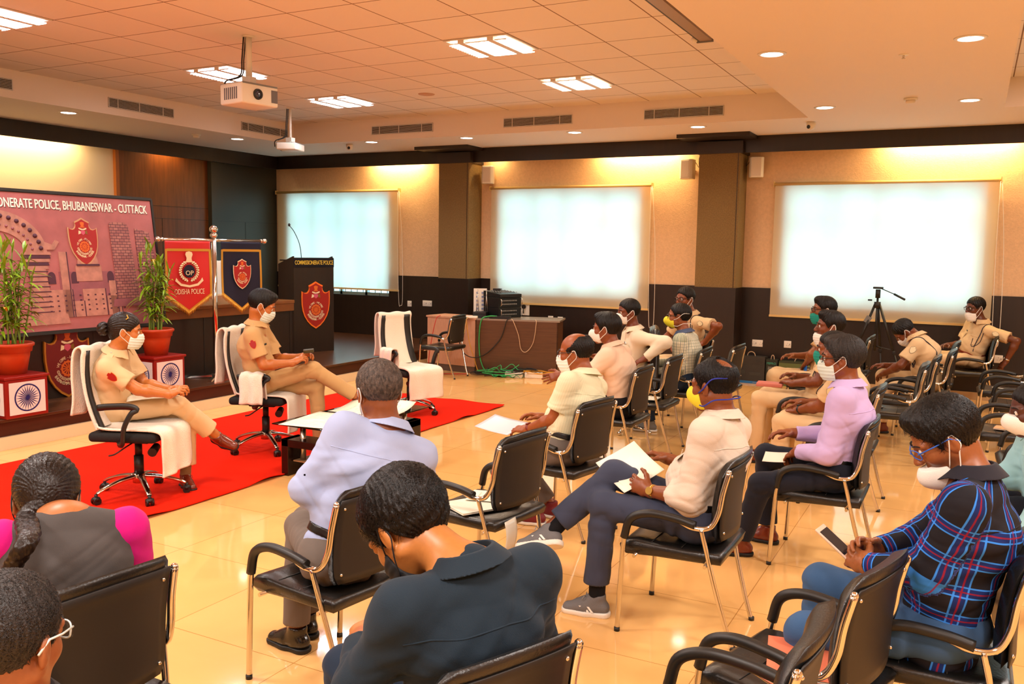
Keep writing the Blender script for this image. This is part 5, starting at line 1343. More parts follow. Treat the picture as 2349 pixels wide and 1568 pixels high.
def person(key, label, o):
    """o: options; joints come from POSE[key]"""
    J = {k: (np.array(v) if isinstance(v, list) else v) for k, v in POSE[key].items()}
    s = J['s']; hs = s * o.get('hs', 1.05); q = o.get('q', 1)      # q: mesh coarseness
    tone = np.array(lin(o.get('skin', '8a4a22'))) * np.array([1.2, 1.42, 1.45])
    Rh = hframe(*J['face']); hd = J['hd'] + np.array(o.get('hoff', (0, 0, 0)))
    H = lambda x, y, z: hd + Rh @ (np.array([x, y, z]) * hs)
    cy = math.radians(J['chest']); cf = np.array([math.cos(cy), math.sin(cy), 0])
    hip, nk = J['hip'], J['nk']; up = nrmz(nk - hip); left = nrmz(np.cross(up, cf)); fwd = np.cross(left, up)
    yw = math.radians(J['yaw']); hf = np.array([math.cos(yw), math.sin(yw), 0]); hl = np.array([-math.sin(yw), math.cos(yw), 0])
    # ---------------- skin
    S = SDF(.02 * s)
    S.el(H(-.012, 0, .030), np.array([.097, .076, .084]) * hs, Rh)
    S.el(H(.030, 0, -.028), np.array([.062, .058, .082]) * hs, Rh, k=.03 * s)
    for y in (-1, 1):
        S.rc(H(-.0, .054 * y, -.050), H(.066, .014 * y, -.094), .022 * hs, .020 * hs, .03)
        S.el(H(.058, .040 * y, -.028), np.array([.026, .022, .026]) * hs, Rh, k=.02)
        S.rc(H(.082, .010 * y, .016), H(.070, .050 * y, .018), .011 * hs, .010 * hs, .012)
    S.rc(H(.088, 0, .008), H(.110, 0, -.030), .0085 * hs, .0125 * hs, .012)
    for y in (-1, 1): S.el(H(.102, .012 * y, -.034), np.array([.012, .008, .008]) * hs, Rh, k=.006)
    S.rc(H(.088, -.016, -.058), H(.088, .016, -.058), .0085 * hs, .0085 * hs, .008); S.rc(H(.086, -.014, -.070), H(.086, .014, -.070), .009 * hs, .009 * hs, .008)
    for y in (-1, 1):
        S.el(H(.092, .031 * y, .000), np.array([.014, .016, .010]) * hs, Rh, k=.008, sub=True)
        S.rc(H(.078, .018 * y, .004), H(.076, .044 * y, .004), .0085 * hs, .0085 * hs, .004)
        S.el(H(-.006, .080 * y, -.012), np.array([.019, .009, .031]) * hs, Rh @ hframe(-18 * y, 0), k=.006)
        S.el(H(.002, .089 * y, -.008), np.array([.009, .006, .016]) * hs, Rh, k=.005, sub=True)
    nb = nk - up * .02 * s
    S.rc(nb, H(-.028, 0, -.060), .060 * s, .056 * s, .03, w=left, fw=1.05)
    S.rc(nk - up * .03, hip, .075 * s, .09 * s, .05, w=left, fw=1.35)
    tsk = dict(L=o.get('Lsleeve', o.get('sleeve', 'long')), R=o.get('Rsleeve', o.get('sleeve', 'long')))
    for sd in 'LR':
        sh, el, wr, hn = J[sd + 'sh'], J[sd + 'el'], J[sd + 'wr'], J[sd + 'hand']
        S.rc(nk - up * .05, sh, .045 * s, .045 * s, .04); S.rc(sh, el, .050 * s, .040 * s, .03)
        mid = el + (wr - el) * .3
        S.rc(el, mid, .041 * s, .043 * s, .02); S.rc(mid, wr, .043 * s, .0265 * s, .02)
        f = hn - wr; dflt = np.array([0, 0, 1.0]) + .3 * (left if sd == 'L' else -left)
        nrm = np.array(o.get(sd + 'back', dflt), float); th = -left if sd == 'L' else left
        th = np.array(o.get(sd + 'thumb', th), float)
        if not o.get('nohand'): hand_prims(S, wr, f, nrm, th, o.get(sd + 'curl', .40), 1, s * 1.02)
        S.rc(J[sd + 'hj'], J[sd + 'kn'], .065 * s, .05 * s, .03); S.rc(J[sd + 'kn'], J[sd + 'an'], .05 * s, .034 * s, .03)
    beard = o.get('beard', 0)
    def colf(V):
        L = (V - hd) @ Rh / hs
        c = np.tile(tone, (len(V), 1))
        lip = np.exp(-((L[:, 1] / .022) ** 2 + ((L[:, 2] + .064) / .011) ** 2)) * (L[:, 0] > .07)
        c = c * (1 - lip[:, None] * np.array([.15, .40, .35]))
        if beard:
            b_ = np.clip((-.035 - L[:, 2]) / .02, 0, 1) * (L[:, 0] > .0) * (L[:, 2] > -.14) * np.clip((L[:, 0] - .0) / .02, 0, 1)
            c = c * (1 - b_[:, None] * beard)
        pal = .06 * wob(V, 25, 3)
        return np.clip(c * (1 + pal[:, None]), 0, 1)
    body = S.build('person', skin_mat('skin'), .0055 * q if q > 1 else .0048, None, col=colf)
    props(body, label, 'person')
    # ---------------- eyes, brows
    if o.get('faceparts', True):
        for y in (-1, 1):
            m = MB(); c = H(.0795, .031 * y, .001); m.ball(tuple(c), .0118 * hs, 14); e = m.build('eye', M_eyew, body)
            m = MB(); c2 = H(.0865, .031 * y + o.get('gaze', 0), .000); m.ball(tuple(c2), .0062 * hs, 12); m.build('iris', M_iris, e)
            pts = [H(.096, .014 * y, .022), H(.094, .028 * y, .027), H(.086, .044 * y, .026), H(.078, .053 * y, .020)]
            m = MB(); m.tube(smoothpts(pts, 4), [.0030, .0038, .0040, .0040, .0042, .0042, .0040, .0038, .0036, .0030, .0028, .0024, .0018], 6, flat=.7); m.build('eyebrow', M_hair, body)
        if o.get('mustache'):
            m = MB(); m.tube(smoothpts([H(.094, .030, -.054), H(.104, .014, -.046), H(.108, 0, -.044), H(.104, -.014, -.046), H(.094, -.030, -.054)], 4), .0055, 8); m.build('moustache', M_hair, body)
    # ---------------- hair
    hm = o.get('hairmat', M_hair); vol = o.get('vol', .012)
    hx = np.array(HX) ; hz = np.array(HZ) + o.get('hairline', 0)
    A = SDF(.02)
    A.el(H(-.016, 0, .034), np.array([.098 + vol, .079 + vol * .8, .086 + vol]) * hs, Rh)
    if o.get('quiff', .0): A.el(H(.045, 0, .095), np.array([.045, .055, .022 + o['quiff']]) * hs, Rh, k=.03)
    if o.get('hair') in ('braid', 'bun'): A.el(H(-.06, 0, -.01), np.array([.055, .062, .075]) * hs, Rh, k=.03)
    wav = o.get('wav', 0); sd_ = o.get('seed', 1)
    def hpost(P, D):
        L = (P - hd) @ Rh / hs
        line = np.interp(L[..., 0], hx, hz); cut = (line - L[..., 2]) * .75 * hs
        if o.get('hair') in ('braid', 'bun'): cut = np.where(L[..., 0] < .03, (np.interp(L[..., 0], [-.12, -.05, -.02, .02, .04], [-.10, -.085, .0, .0, .02]) - L[..., 2]) * .75 * hs, cut)
        th = np.arctan2(L[..., 1], L[..., 0] + .035); ph = L[..., 2]
        st = np.sin(th * 46 + 5 * np.sin(ph * 40 + sd_) + 3 * np.sin(th * 5)) + .7 * np.sin(th * 91 + 4 * np.sin(ph * 70) + sd_) + .6 * np.sin(th * 23 + ph * 60)
        if o.get('hair') in ('braid', 'bun'): st = 1.1 * np.sin(np.arctan2(L[..., 2] + .02, L[..., 1] + .0) * 44 + 5 * L[..., 0] / .1) + .6 * np.sin(np.arctan2(L[..., 2] + .02, L[..., 1]) * 97 + 3 * np.sin(L[..., 0] * 60))
        D = D + .0013 * st * hs + vol * .8 * np.exp(-np.clip(L[..., 2] - line, 0, 1) / .016) * (L[..., 0] > -.02) + wav * wob(P, 95, sd_)
        D = np.maximum(D, cut + .0012 * st + .003 * wob(P, 120, sd_))
        if o.get('bald'):
            for (bx, by_, bz, r) in o['bald']: D = np.maximum(D, r - np.sqrt(((L - np.array([bx, by_, bz])) ** 2).sum(-1)) + .004 * wob(P, 80, 5))
        return D
    A.post.append(hpost)
    A.p[0] = A.p[0][:4] + (.02,)
    hr = A.build('hair', hm, .0042 * max(1, q * .8), body)
    if o.get('strands'):
        rnd = np.random.RandomState(sd_); m = MB(); cnt = 0
        while cnt < o['strands']:
            v = nrmz(rnd.randn(3)); 
            if v[2] < -.6: continue
            c = np.array([-.016, 0, .034]); rr = np.array([.098 + vol, .079 + vol * .8, .086 + vol])
            p = c + v * rr; line = np.interp(p[0], hx, hz)
            if p[2] < line + .006: continue
            skip = False
            for (bx, by_, bz, r) in o.get('bald', []):
                if np.linalg.norm(p - np.array([bx, by_, bz])) < r + .004: skip = True
            if skip: continue
            cnt += 1
            crown = np.array([-.06, .01, .13]); d = p - crown; n_ = nrmz((p - c) / (rr * rr)); d = nrmz(d - n_ * (d @ n_) + rnd.randn(3) * o.get('mess', .25)); L = rnd.uniform(.014, .032); w = nrmz(np.cross(d, n_)) * rnd.uniform(.0004, .0009)
            pts = []; pp = p - n_ * .002
            for j in range(5):
                u = j / 4; pts.append(pp); pp = pp + d * L / 4; e_ = (pp - c) / rr; pp = c + e_ / np.linalg.norm(e_) * rr * (1 + rnd.uniform(.004, .028) * (.3 + u)); 
                d = nrmz(d + rnd.randn(3) * .12)
            vs = []
            for j, a in enumerate(pts):
                ww = w * (1 - .8 * (j / 4) ** 2); vs += [H(*(a - ww)), H(*(a + ww))]
            m.add(vs, [(2 * j, 2 * j + 1, 2 * j + 3, 2 * j + 2) for j in range(4)], True)
        m.build('hair_strands', hm, hr, kind='stuff')
    if o.get('hair') == 'bun':
        B_ = SDF(.01)
        B_.el(H(-.145, 0, -.005), np.array([.040, .046, .046]) * hs, Rh)
        B_.post.append(lambda P, D: D + .003 * np.sin(np.arctan2(((P - hd) @ Rh)[..., 2], ((P - hd) @ Rh)[..., 1]) * 7 + ((P - hd) @ Rh)[..., 0] * 160))
        B_.build('hair_bun', hm, .004, hr)
        m = MB(); m.tube([H(.0, -.06, .115), H(.012, -.072, .095), H(.0, -.08, .085)], .004, 6); m.build('hair_clip', M_gold, body)
    if o.get('hair') == 'braid':
        m = MB(); P0 = H(-.085, .0, -.03); end = np.array(o['braid_end']); P1 = np.array(o['braid_mid'])
        base = smoothpts([tuple(P0), tuple(H(-.115, .03, -.085)), tuple(P1), tuple((P1 + end) / 2 - fwd * .02), tuple(end)], 12)
        B_ = SDF(.006)
        for st_ in range(3):
            prev = None
            for i, c in enumerate(base):
                t = i * .62 + st_ * 2 * PI / 3; wd = .020 * (1 - .45 * i / len(base)); c = np.array(c) + left * math.cos(t) * wd - fwd * abs(math.sin(t)) * wd * .6
                if prev is not None: B_.rc(prev, c, .0155 * (1 - .45 * i / len(base)) + .003, .0155 * (1 - .45 * i / len(base)) + .003, .004)
                prev = c
        B_.post.append(lambda P, D: D + .0009 * wob(P, 260, 4))
        B_.build('braid', hm, .004, hr)
    # ---------------- shirt
    sm = o['shirt']; hun = o.get('hunch', .02); fat = o.get('fat', 1.0)
    T = SDF(.045 * s)
    wa = hip + (nk - hip) * .32 + fwd * (o.get('belly', 0) * .5); ch = hip + (nk - hip) * .66 - fwd * hun; tp = hip + (nk - hip) * .88 - fwd * hun * .6
    lo_ = hip + up * .02 if not o.get('untuck') else hip - up * .07 + hf * .0
    T.rc(lo_, wa, .118 * s * fat, .118 * s * fat, w=left, fw=1.34)
    T.rc(wa, ch, .118 * s * fat, .122 * s, w=left, fw=1.38)
    T.rc(ch, tp, .122 * s, .085 * s, w=left, fw=1.55)
    if o.get('collar', True): T.rc(nk - up * .05 * s, nk - up * .004 * s, .070 * s, .064 * s, .03, w=left, fw=1.08)
    if o.get('belly'): T.el(wa + fwd * .055 * s + up * .01, np.array([.12, .13, .12]) * s, np.stack([fwd, left, up], 1), k=.06)
    T.rc(nk - up * .040 * s + left * .02, J['Lsh'], .056 * s, .055 * s, .05); T.rc(nk - up * .040 * s - left * .02, J['Rsh'], .056 * s, .055 * s, .05)
    for sg, sd in ((1, 'L'), (-1, 'R')):
        if o.get('sleeve') == 'none': continue
        T.rc(J[sd + 'sh'] - up * .03, hip + (nk - hip) * .42 + left * sg * .085 * s, .044 * s, .062 * s, .05)
    wm = o.get('sleeve_fat', 1.10)
    for sd in 'LR':
        sh, el, wr = J[sd + 'sh'], J[sd + 'el'], J[sd + 'wr']
        ty = tsk[sd]
        if ty == 'none': continue
        if ty == 'short': T.rc(sh, sh + (el - sh) * .72, .059 * s, .066 * s * wm, .04, flat=1)
        else:
            T.rc(sh, el, .058 * s, .054 * s * wm, .07)
            e = {'long': .93, 'roll': .45, 'three': .6}[ty]
            T.rc(el, el + (wr - el) * e, .054 * s * wm, (.040 if ty == 'long' else .050) * s * wm, .03, flat=1)
    fold = o.get('fold', .0045) * 1.5; els = [J['Lel'], J['Rel']]; hips_ = hip + up * .08
    def tpost(P, D):
        near = D < .05
        if not near.any(): return D
        Q = P[near]; rel = Q - hip; v = rel @ up; u_ = rel @ left; w_ = rel @ fwd
        g = np.sin(v * 62 + 2.4 * np.sin(u_ * 17 + sd_) + 1.6 * np.sin(w_ * 23) + 1.1 * np.sin(v * 21)) * np.exp(-np.clip(v - .05, 0, 1) / .16)
        g = np.sign(g) * np.abs(g) ** .75; A1 = np.stack([(v * .86 + u_ * .5) * 42, (u_ * .86 - v * .5) * 8, w_ * 10], -1); A2 = np.stack([(v * .8 - u_ * .6) * 36, (u_ * .8 + v * .6) * 7, w_ * 9], -1); f = g * .35 + (np.exp(-(wob(A1, 1, sd_ + 2) * 3.2) ** 2) - .4) * .62 + (np.exp(-(wob(A2, 1, sd_ + 4) * 4) ** 2) - .35) * .4
        cw = 0
        for e in els:
            de = np.sqrt(((Q - e) ** 2).sum(-1)); cw = cw + np.exp(-(de / .09) ** 2) * np.sin(de * 130 + 2 * wob(Q, 30, 9))
        # diagonal drag lines from the shoulders
        dg = np.sin((v + np.abs(u_) * 1.2) * 48 + 2 * np.sin(w_ * 12 + sd_)) * np.exp(-((v - .33) / .10) ** 2) * .55
        calm = 1 - .75 * sum(np.exp(-((Q - J[sd + 'sh']) ** 2).sum(-1) / .0196) for sd in 'LR').clip(0, 1)
        D = D.copy(); D[near] = D[near] + fold * calm * (f * .8 + cw * .3 + dg * .6) * np.clip((.05 - D[near]) / .03, 0, 1)
        return D
    T.post.append(tpost)
    bot = hip + up * .045 if not o.get('untuck') else None
    def uvf(V):
        rel = V - hip; best = np.full(len(V), 1e9); U = np.zeros((len(V), 3))
        segs = [(lo_, tp, left, fwd, .15, 1)] + [(J[sd + 'sh'], J[sd + 'el'], left, fwd, .058, 2) for sd in 'LR'] + [(J[sd + 'el'], J[sd + 'wr'], left, fwd, .05, 3) for sd in 'LR']
        for (a, b, l_, f_, r, i) in segs:
            ab = b - a; t = np.clip(((V - a) @ ab) / (ab @ ab), 0, 1); o_ = V - a - t[:, None] * ab; ax = nrmz(ab)
            ll = nrmz(l_ - ax * (l_ @ ax)) if abs(ax @ l_) < .9 else nrmz(f_ - ax * (f_ @ ax)); ff = np.cross(ax, ll)
            d = np.sqrt((o_ ** 2).sum(1)) / r
            m_ = d < best; best[m_] = d[m_]
            ang = np.arctan2(o_ @ ll, -(o_ @ ff))
            U[m_, 0] = (ang * r)[m_]; U[m_, 1] = (t * np.linalg.norm(ab) + i * .3)[m_]
        return U
    shirt = T.build('shirt', sm, .0072 * q, body, uv=uvf if o.get('uv') else None)
    tex = o.get('seams')
    # collar
    if o.get('collar', True):
        cm = o.get('collarmat', sm); ax = nrmz(up * .80 + (hd - nk) * 1.0 + fwd * .10); th_ = .0034 if q <= 1 else .0052; base = nk + up * .004 * s + fwd * .006
        lf = nrmz(left - ax * (left @ ax)); ff = np.cross(lf, ax)
        K = SDF(.005)
        K.rc(base, base + ax * .06, .105, .105, .005)
        def cpost(P, D, base=base):
            o_ = P - base; h = o_ @ ax; r = o_ - h[..., None] * ax; a = r @ lf / 1.06; bb = r @ ff; rad = np.sqrt(a * a + bb * bb)
            ang = np.arctan2(a, bb); fr = np.abs(ang)         # 0 at front
            tip = np.clip(1 - fr / .9, 0, 1)
            band = np.maximum(np.abs(rad - (.071 - .10 * h) * s) - th_, np.maximum(h - .046 * s, -.012 - h))
            Rl = (.105 - .80 * h) * s + .002; low = .004 - .028 * tip
            leaf = np.maximum(np.abs(rad - Rl) - th_, np.maximum(h - .045 * s, low - h))
            d = np.minimum(band, leaf)
            gap = (.22 + np.clip(.05 - h, 0, 1) * 4 * o.get('open', 1)) - fr
            return np.maximum(d, gap * .06)
        K.post.append(cpost); K.build('collar', cm, .0031 if q <= 1 else .0052, shirt)
    # ---------------- trousers
    pm = o['pants']; Q = SDF(.045 * s)
    Q.el(hip + up * .01 - hf * .01, np.array([.135, .168, .105]) * s * np.array([fat, fat, 1]), np.stack([hf, hl, np.array([0, 0, 1.])], 1))
    Q.rc(hip, hip + up * .10, .118 * s * fat, .112 * s * fat, w=left, fw=1.36, flat=1)
    for sd in 'LR':
        hj, kn, an = J[sd + 'hj'], J[sd + 'kn'], J[sd + 'an']
        Q.rc(hj, kn, .085 * s, .066 * s, .04); k_ = kn + (an - kn) * o.get('cuff', .93)
        Q.rc(kn, k_, .066 * s, o.get('cuffr', .060) * s, .03, flat=1)
    kns = [J['Lkn'], J['Rkn']]; hjs = [J['Lhj'], J['Rhj']]
    def ppost(P, D):
        near = D < .05
        if not near.any(): return D
        Z = P[near]; c = 0
        for e in kns:
            de = np.sqrt(((Z - e - np.array([0, 0, -.03])) ** 2).sum(-1)); c = c + np.exp(-(de / .11) ** 2) * (1 - 2 * np.abs(np.sin(de * 48 + 1.2 * wob(Z, 22, 4))))
        for e in hjs:
            de = np.sqrt(((Z - e) ** 2).sum(-1)); c = c + np.exp(-((de - .12) / .07) ** 2) * np.sin(de * 110 + 2.5 * wob(Z, 16, 8)) * .8
        D = D.copy(); D[near] += .0060 * (c + .5 * (1 - 2 * np.abs(wob(Z, 18, sd_ + 5)))) * np.clip((.05 - D[near]) / .03, 0, 1)
        return D
    Q.post.append(ppost)
    tr = Q.build('trousers', pm, .0085 * q, body)
    # belt
    if o.get('belt'):
        Bt = SDF(.01); hb = hip + up * .082
        Bt.rc(hip - up * .02, hip + up * .14, .122 * s * fat, .118 * s * fat, w=left, fw=1.355)
        if o.get('belly'): Bt.el(wa + fwd * .05 * s - up * .03, np.array([.115, .12, .12]) * s, np.stack([fwd, left, up], 1), k=.06)
        Bt.post.append(lambda P, D: np.maximum(D - .004, np.abs((P - hb) @ up) - .018))
        Bt.build('belt', o['belt'], .0065, tr)
    # ---------------- shoes and socks
    shm = o.get('shoe', mat('black_shoe', '120c08', .25, coat=.4)); solem = o.get('sole', mat('shoe_sole', '0c0a08', .6))
    for sd in 'LR':
        kn, an, toe = J[sd + 'kn'], J[sd + 'an'], J[sd + 'toe']
        u0 = nrmz(kn - an); f = nrmz(toe - an + u0 * .06)
        if an[2] < .2: f = nrmz(np.array([f[0], f[1], 0])); u0 = np.array([0, 0, 1.0])
        u = nrmz(u0 - f * (u0 @ f)); l = np.cross(u, f)
        if an[2] < .2: an = np.array([an[0], an[1], .092])
        W = lambda a, b, c: an + (f * a + l * b + u * c) * s
        Z = SDF(.02)
        Z.rc(W(-.035, 0, -.045), W(.05, 0, -.050), .036 * s, .036 * s, w=l, fw=1.0); Z.rc(W(.05, 0, -.052), W(.135, .004, -.062), .036 * s, .027 * s, w=l, fw=1.22)
        Z.rc(W(-.012, 0, .008), W(.0, 0, -.04), .040 * s, .040 * s, flat=0); Z.rc(W(.01, 0, -.01), W(.08, 0, -.045), .034 * s, .030 * s)
        Z.post.append(lambda P, D: np.maximum(np.maximum(D, -((P - W(0, 0, -.080)) @ u)), (P - W(0, 0, .022)) @ u))
        so = Z.build('shoe', shm, .0055 * q, body)
        Z2 = SDF(.02); Z2.rc(W(-.036, 0, -.074), W(.05, 0, -.074), .041 * s, .041 * s, w=l, fw=1.0); Z2.rc(W(.05, 0, -.074), W(.137, .004, -.074), .041 * s, .031 * s, w=l, fw=1.2)
        Z2.post.append(lambda P, D: np.maximum(D, np.abs((P - W(0, 0, -.076)) @ u) - o.get('solet', .010)))
        Z2.build('sole', solem, .0055 * q, so)
        if o.get('laces'):
            m = MB()
            for i in range(4):
                a = .045 + i * .018; zt = -.004 - i * .011
                m.tube([W(a, -.022, zt - .008), W(a + .004, 0, zt + .003), W(a, .022, zt - .008)], .0025, 5)
            m.tube(smoothpts([W(.045, -.004, 0), W(.05, -.03, .01), W(.055, -.035, -.01), W(.047, 0, .0), W(.05, .03, .012), (W(.06, .034, -.008))], 4), .002, 5)
            m.build('laces', o['laces'], so)
        if o.get('stripes'):
            for si in (1, -1):
                m = MB()
                for i in range(3):
                    c = W(.028 + i * .020, .039 * si, -.035); c2 = W(.006 + i * .020, .041 * si, -.062)
                    dd = f * .006; n_ = l * si * .003
                    m.add([c - dd + n_, c + dd + n_, c2 + dd + n_, c2 - dd + n_, c - dd - n_ * 2, c + dd - n_ * 2, c2 + dd - n_ * 2, c2 - dd - n_ * 2], [(0, 1, 2, 3), (0, 4, 5, 1), (1, 5, 6, 2), (2, 6, 7, 3), (3, 7, 4, 0)])
                m.build('shoe_stripes', M_mw, so)
        if o.get('sock'):
            Z3 = SDF(.01); Z3.rc(W(-.006, 0, -.02), an + (J[sd + 'kn'] - J[sd + 'an']) * .36, .040 * s, .042 * s, flat=1)
            Z3.build('sock', o['sock'], .0055, body)
    # ---------------- mask
    mk = o.get('mask')
    if mk:
        mm, sty = mk[0], mk[1]; dz = mk[2] if len(mk) > 2 else 0
        F = SDF(.03)
        if sty == 'cup':
            F.el(H(.040, 0, -.050 + dz), np.array([.064, .061, .066]) * hs, Rh); F.el(H(.078, 0, -.042 + dz), np.array([.060, .040, .046]) * hs, Rh, k=.03); zt, zb, xs_ = -.002, -.108, .038
        else:
            F.el(H(.036, 0, -.050 + dz), np.array([.064, .0635, .078]) * hs, Rh); F.el(H(.072, 0, -.045 + dz), np.array([.048, .034, .052]) * hs, Rh, k=.03); zt, zb, xs_ = -.006, -.118, .036
            F.el(H(.052, 0, -.092 + dz), np.array([.042, .040, .036]) * hs, Rh, k=.03)
        def mpost(P, D):
            L = (P - hd) @ Rh / hs; z = L[..., 2] - dz
            D = D - .004 + (.0010 * np.sin(z * 330) if sty == 'surg' else 0)
            top = z - (zt - np.abs(L[..., 1]) * .35); bot_ = zb - z; side = (xs_ - L[..., 0]) + (z + .05) * .15
            return np.maximum(D, np.maximum(np.maximum(top, bot_), side) * hs)
        F.post.append(mpost); mo = F.build('face_mask', mm, .0042 if q <= 1 else .0055, body)
        m = MB(); lm = mk[3] if len(mk) > 3 else M_mw
        for y in (-1, 1):
            if o.get('straps'):
                for (z0, z1) in ((-.030, .030), (-.085, -.062)):
                    m.tube(smoothpts([H(.040, .064 * y, z0 + dz), H(.0, .090 * y, z0 * .5 + z1 * .5 - .012), H(-.05, .088 * y, z1), H(-.10, .050 * y, z1), H(-.118, 0, z1)], 5), o['straps'], 6)
            else:
                m.tube(smoothpts([H(.041, .065 * y, -.030 + dz), H(.012, .082 * y, -.004 + dz * .4), H(-.008, .088 * y, .018)], 4), .0022 if q <= 1 else .003, 5)
                m.tube(smoothpts([H(.045, .060 * y, -.088 + dz), H(.014, .076 * y, -.060 + dz * .6), H(-.010, .084 * y, -.040), H(-.026, .086 * y, -.02), H(-.020, .088 * y, .012), H(-.008, .088 * y, .018)], 4), .0022 if q <= 1 else .003, 5)
        m.build('mask_loops', lm, mo)
    if o.get('glasses'):
        gm = o['glasses']; g = MB()
        for y in (-1, 1):
            w_, h_ = .027, .017; ring = []
            for i in range(20):
                a = 2 * PI * i / 20; ca, sa = math.cos(a), math.sin(a)
                ring.append(H(.112 - .02 * abs((y * .033 + w_ * ca * 1.0)) / .06, y * .033 + w_ * np.sign(ca) * abs(ca) ** .6, .0 + h_ * np.sign(sa) * abs(sa) ** .6))
            g.tube(ring, .0020 if q <= 1 else .0028, 6, closed=True)
            g.tube([H(.098, y * .060, .006), H(.04, y * .080, .008), H(-.006, y * .088, .010), H(-.030, y * .086, -.012)], .0024 if q <= 1 else .003, 6)
            g.tube([H(.112, y * .006, .004), H(.114, 0, .006)], .0022, 6)
        go = g.build('spectacles', gm, body)
        g = MB()
        for y in (-1, 1): g.add([H(.106 - .004, y * .033 + a, b) for a, b in ((-.026, -.016), (.026, -.016), (.026, .016), (-.026, .016))], [(0, 1, 2, 3)])
        g.build('lens', M_pane, go)
    if o.get('watch'):
        sd, wmat = o['watch']; wr, el = J[sd + 'wr'], J[sd + 'el']; a = nrmz(wr - el); c = wr - a * .022
        n_ = nrmz(np.array([0, 0, 1.]) - a * a[2]); m = MB(); side = np.cross(a, n_)
        if o.get('watch_n'): n_ = nrmz(np.array(o['watch_n']) - a * (np.array(o['watch_n']) @ a)); side = np.cross(a, n_)
        m.tube([c + (n_ * math.cos(t) + side * math.sin(t)) * .031 * s for t in np.linspace(0, 2 * PI, 22)[:-1]], .010, 8, closed=True, flat=.25, up=tuple(n_)); wo = m.build('wristwatch', wmat, body)
        m = MB(); m.cyl(c + n_ * .030, c + n_ * .041, .019, n=20); m.build('dial', o.get('dial', wmat), wo)
    # ---------------- uniform details
    R3 = lambda z_, x_: frame((0, 0, 0), x_, z_)
    def patch(org, dirn, w, h, d, mt, name, upv=up, parent=shirt, roll=0):
        p, n_ = T.cast(org, dirn); x = nrmz(np.cross(upv, n_)); y = np.cross(n_, x)
        Mx = Matrix(((x[0], y[0], n_[0], p[0]), (x[1], y[1], n_[1], p[1]), (x[2], y[2], n_[2], p[2]), (0, 0, 0, 1)))
        if roll: Mx = Mx @ Matrix.Rotation(roll, 4, 'Z')
        if name is None: return Mx
        m = MB(); m.box((0, 0, d / 2 - .001), (w, h, d), M=Mx); m.build(name, mt, parent, bevel=min(.0015, d / 3)); return Mx
    if o.get('uniform'):
        un = o['uniform']
        for sd, sg in (('L', 1), ('R', -1)):
            org = (J[sd + 'sh'] + nk) / 2 + up * .25
            Mx = patch(org, -up, .105, .045, .007, sm, 'epaulette', upv=fwd)
            if 'rank' in un:
                m = MB()
                for i in range(3): m.ball(tuple(Mx @ Vector((-.02 * sg * -1 + (i - 1) * .022, 0, .008))), .006, 8)
                m.build('rank_stars', M_steel, shirt)
        if 'patch' in un:
            for sd, sg in ((('R', -1), ('L', 1)) if q <= 1.3 else (('L', 1),)):
                sh, el = J[sd + 'sh'], J[sd + 'el']; c = sh + (el - sh) * .30; ax = nrmz(el - sh)
                out = nrmz(np.array(un['patch'][sd]) if isinstance(un['patch'], dict) and sd in un['patch'] else left * sg - ax * ((left * sg) @ ax))
                Mx = patch(c + out * .2, -out, 0, 0, 0, None, None, upv=-ax)
                shield(None, None, Mx, .085, parent=shirt, thick=.003, small=True, rim=M_rim if 'red' in un else M_navy, field=M_crim if 'red' in un else M_pale)
        chs = hip + (nk - hip) * .66
        for sg in (1, -1):
            Mx = patch(chs + left * sg * .085 * s + fwd * .35, -fwd, .105, .012, .003, sm, 'pocket_flap')
            patch(chs - up * .055 + left * sg * .085 * s + fwd * .35, -fwd, .10, .10, .002, sm, 'pocket')
            if 'tag' in un: patch(chs + up * .022 + left * sg * -.085 * s + fwd * .35, -fwd, .06, .016, .004, M_black, 'name_tag') if sg == 1 else None
        if 'cord' in un:
            sd = un['cord']; sg = 1 if sd == 'L' else -1; sh = J[sd + 'sh']; pts = []
            for i in range(17):
                a = -.5 + i * (2 * PI + .6) / 16; dv = fwd * math.cos(a) + up * math.sin(a)
                p_, n_ = T.cast(sh - left * sg * .045 + dv * .3, -dv); pts.append(p_ + n_ * .003)
            m = MB(); m.tube(smoothpts([tuple(p) for p in pts], 3), .005, 6)
            loop = []
            for t in np.linspace(0, 1, 9):
                c = J[sd + 'sh'] * (1 - t) + (chs + left * sg * .085) * t - up * (.14 * math.sin(PI * t) + .03); p_, n_ = T.cast(c + fwd * .35, -fwd); loop.append(p_ + n_ * .004)
            m.tube(smoothpts([tuple(p) for p in loop], 3), .0035, 6); m.build('lanyard_cord', M_navy, shirt)
    if o.get('pen'):
        sg = o['pen'][0]; chs = hip + (nk - hip) * .62
        Mx = patch(chs + left * sg * .08 * s + fwd * .35, -fwd, .115, .125, .0025, sm, 'pocket')
        for i, (dx, mt) in enumerate(o['pen'][1]):
            m = MB(); m.cyl(Mx @ Vector((dx, .03, .004)), Mx @ Vector((dx, .085, .006)), .005, n=8); m.build('pen', mt, shirt)
    if o.get('yoke'):
        for (v0,) in ((.30,),):
            m = MB(); pts = []
            for t in np.linspace(-1, 1, 15):
                c = hip + (nk - hip) * (.80 - .05 * abs(t)) + left * t * .19 * s; p_, n_ = T.cast(c - fwd * .45 + left * t * .03, fwd)
                pts.append(p_ - n_ * .0005)
            m.tube(smoothpts([tuple(p) for p in pts], 3), .0028, 5); m.build('yoke_seam', sm, shirt)
    return dict(body=body, T=T, J=J, H=H, shirt=shirt, up=up, left=left, fwd=fwd, s=s)
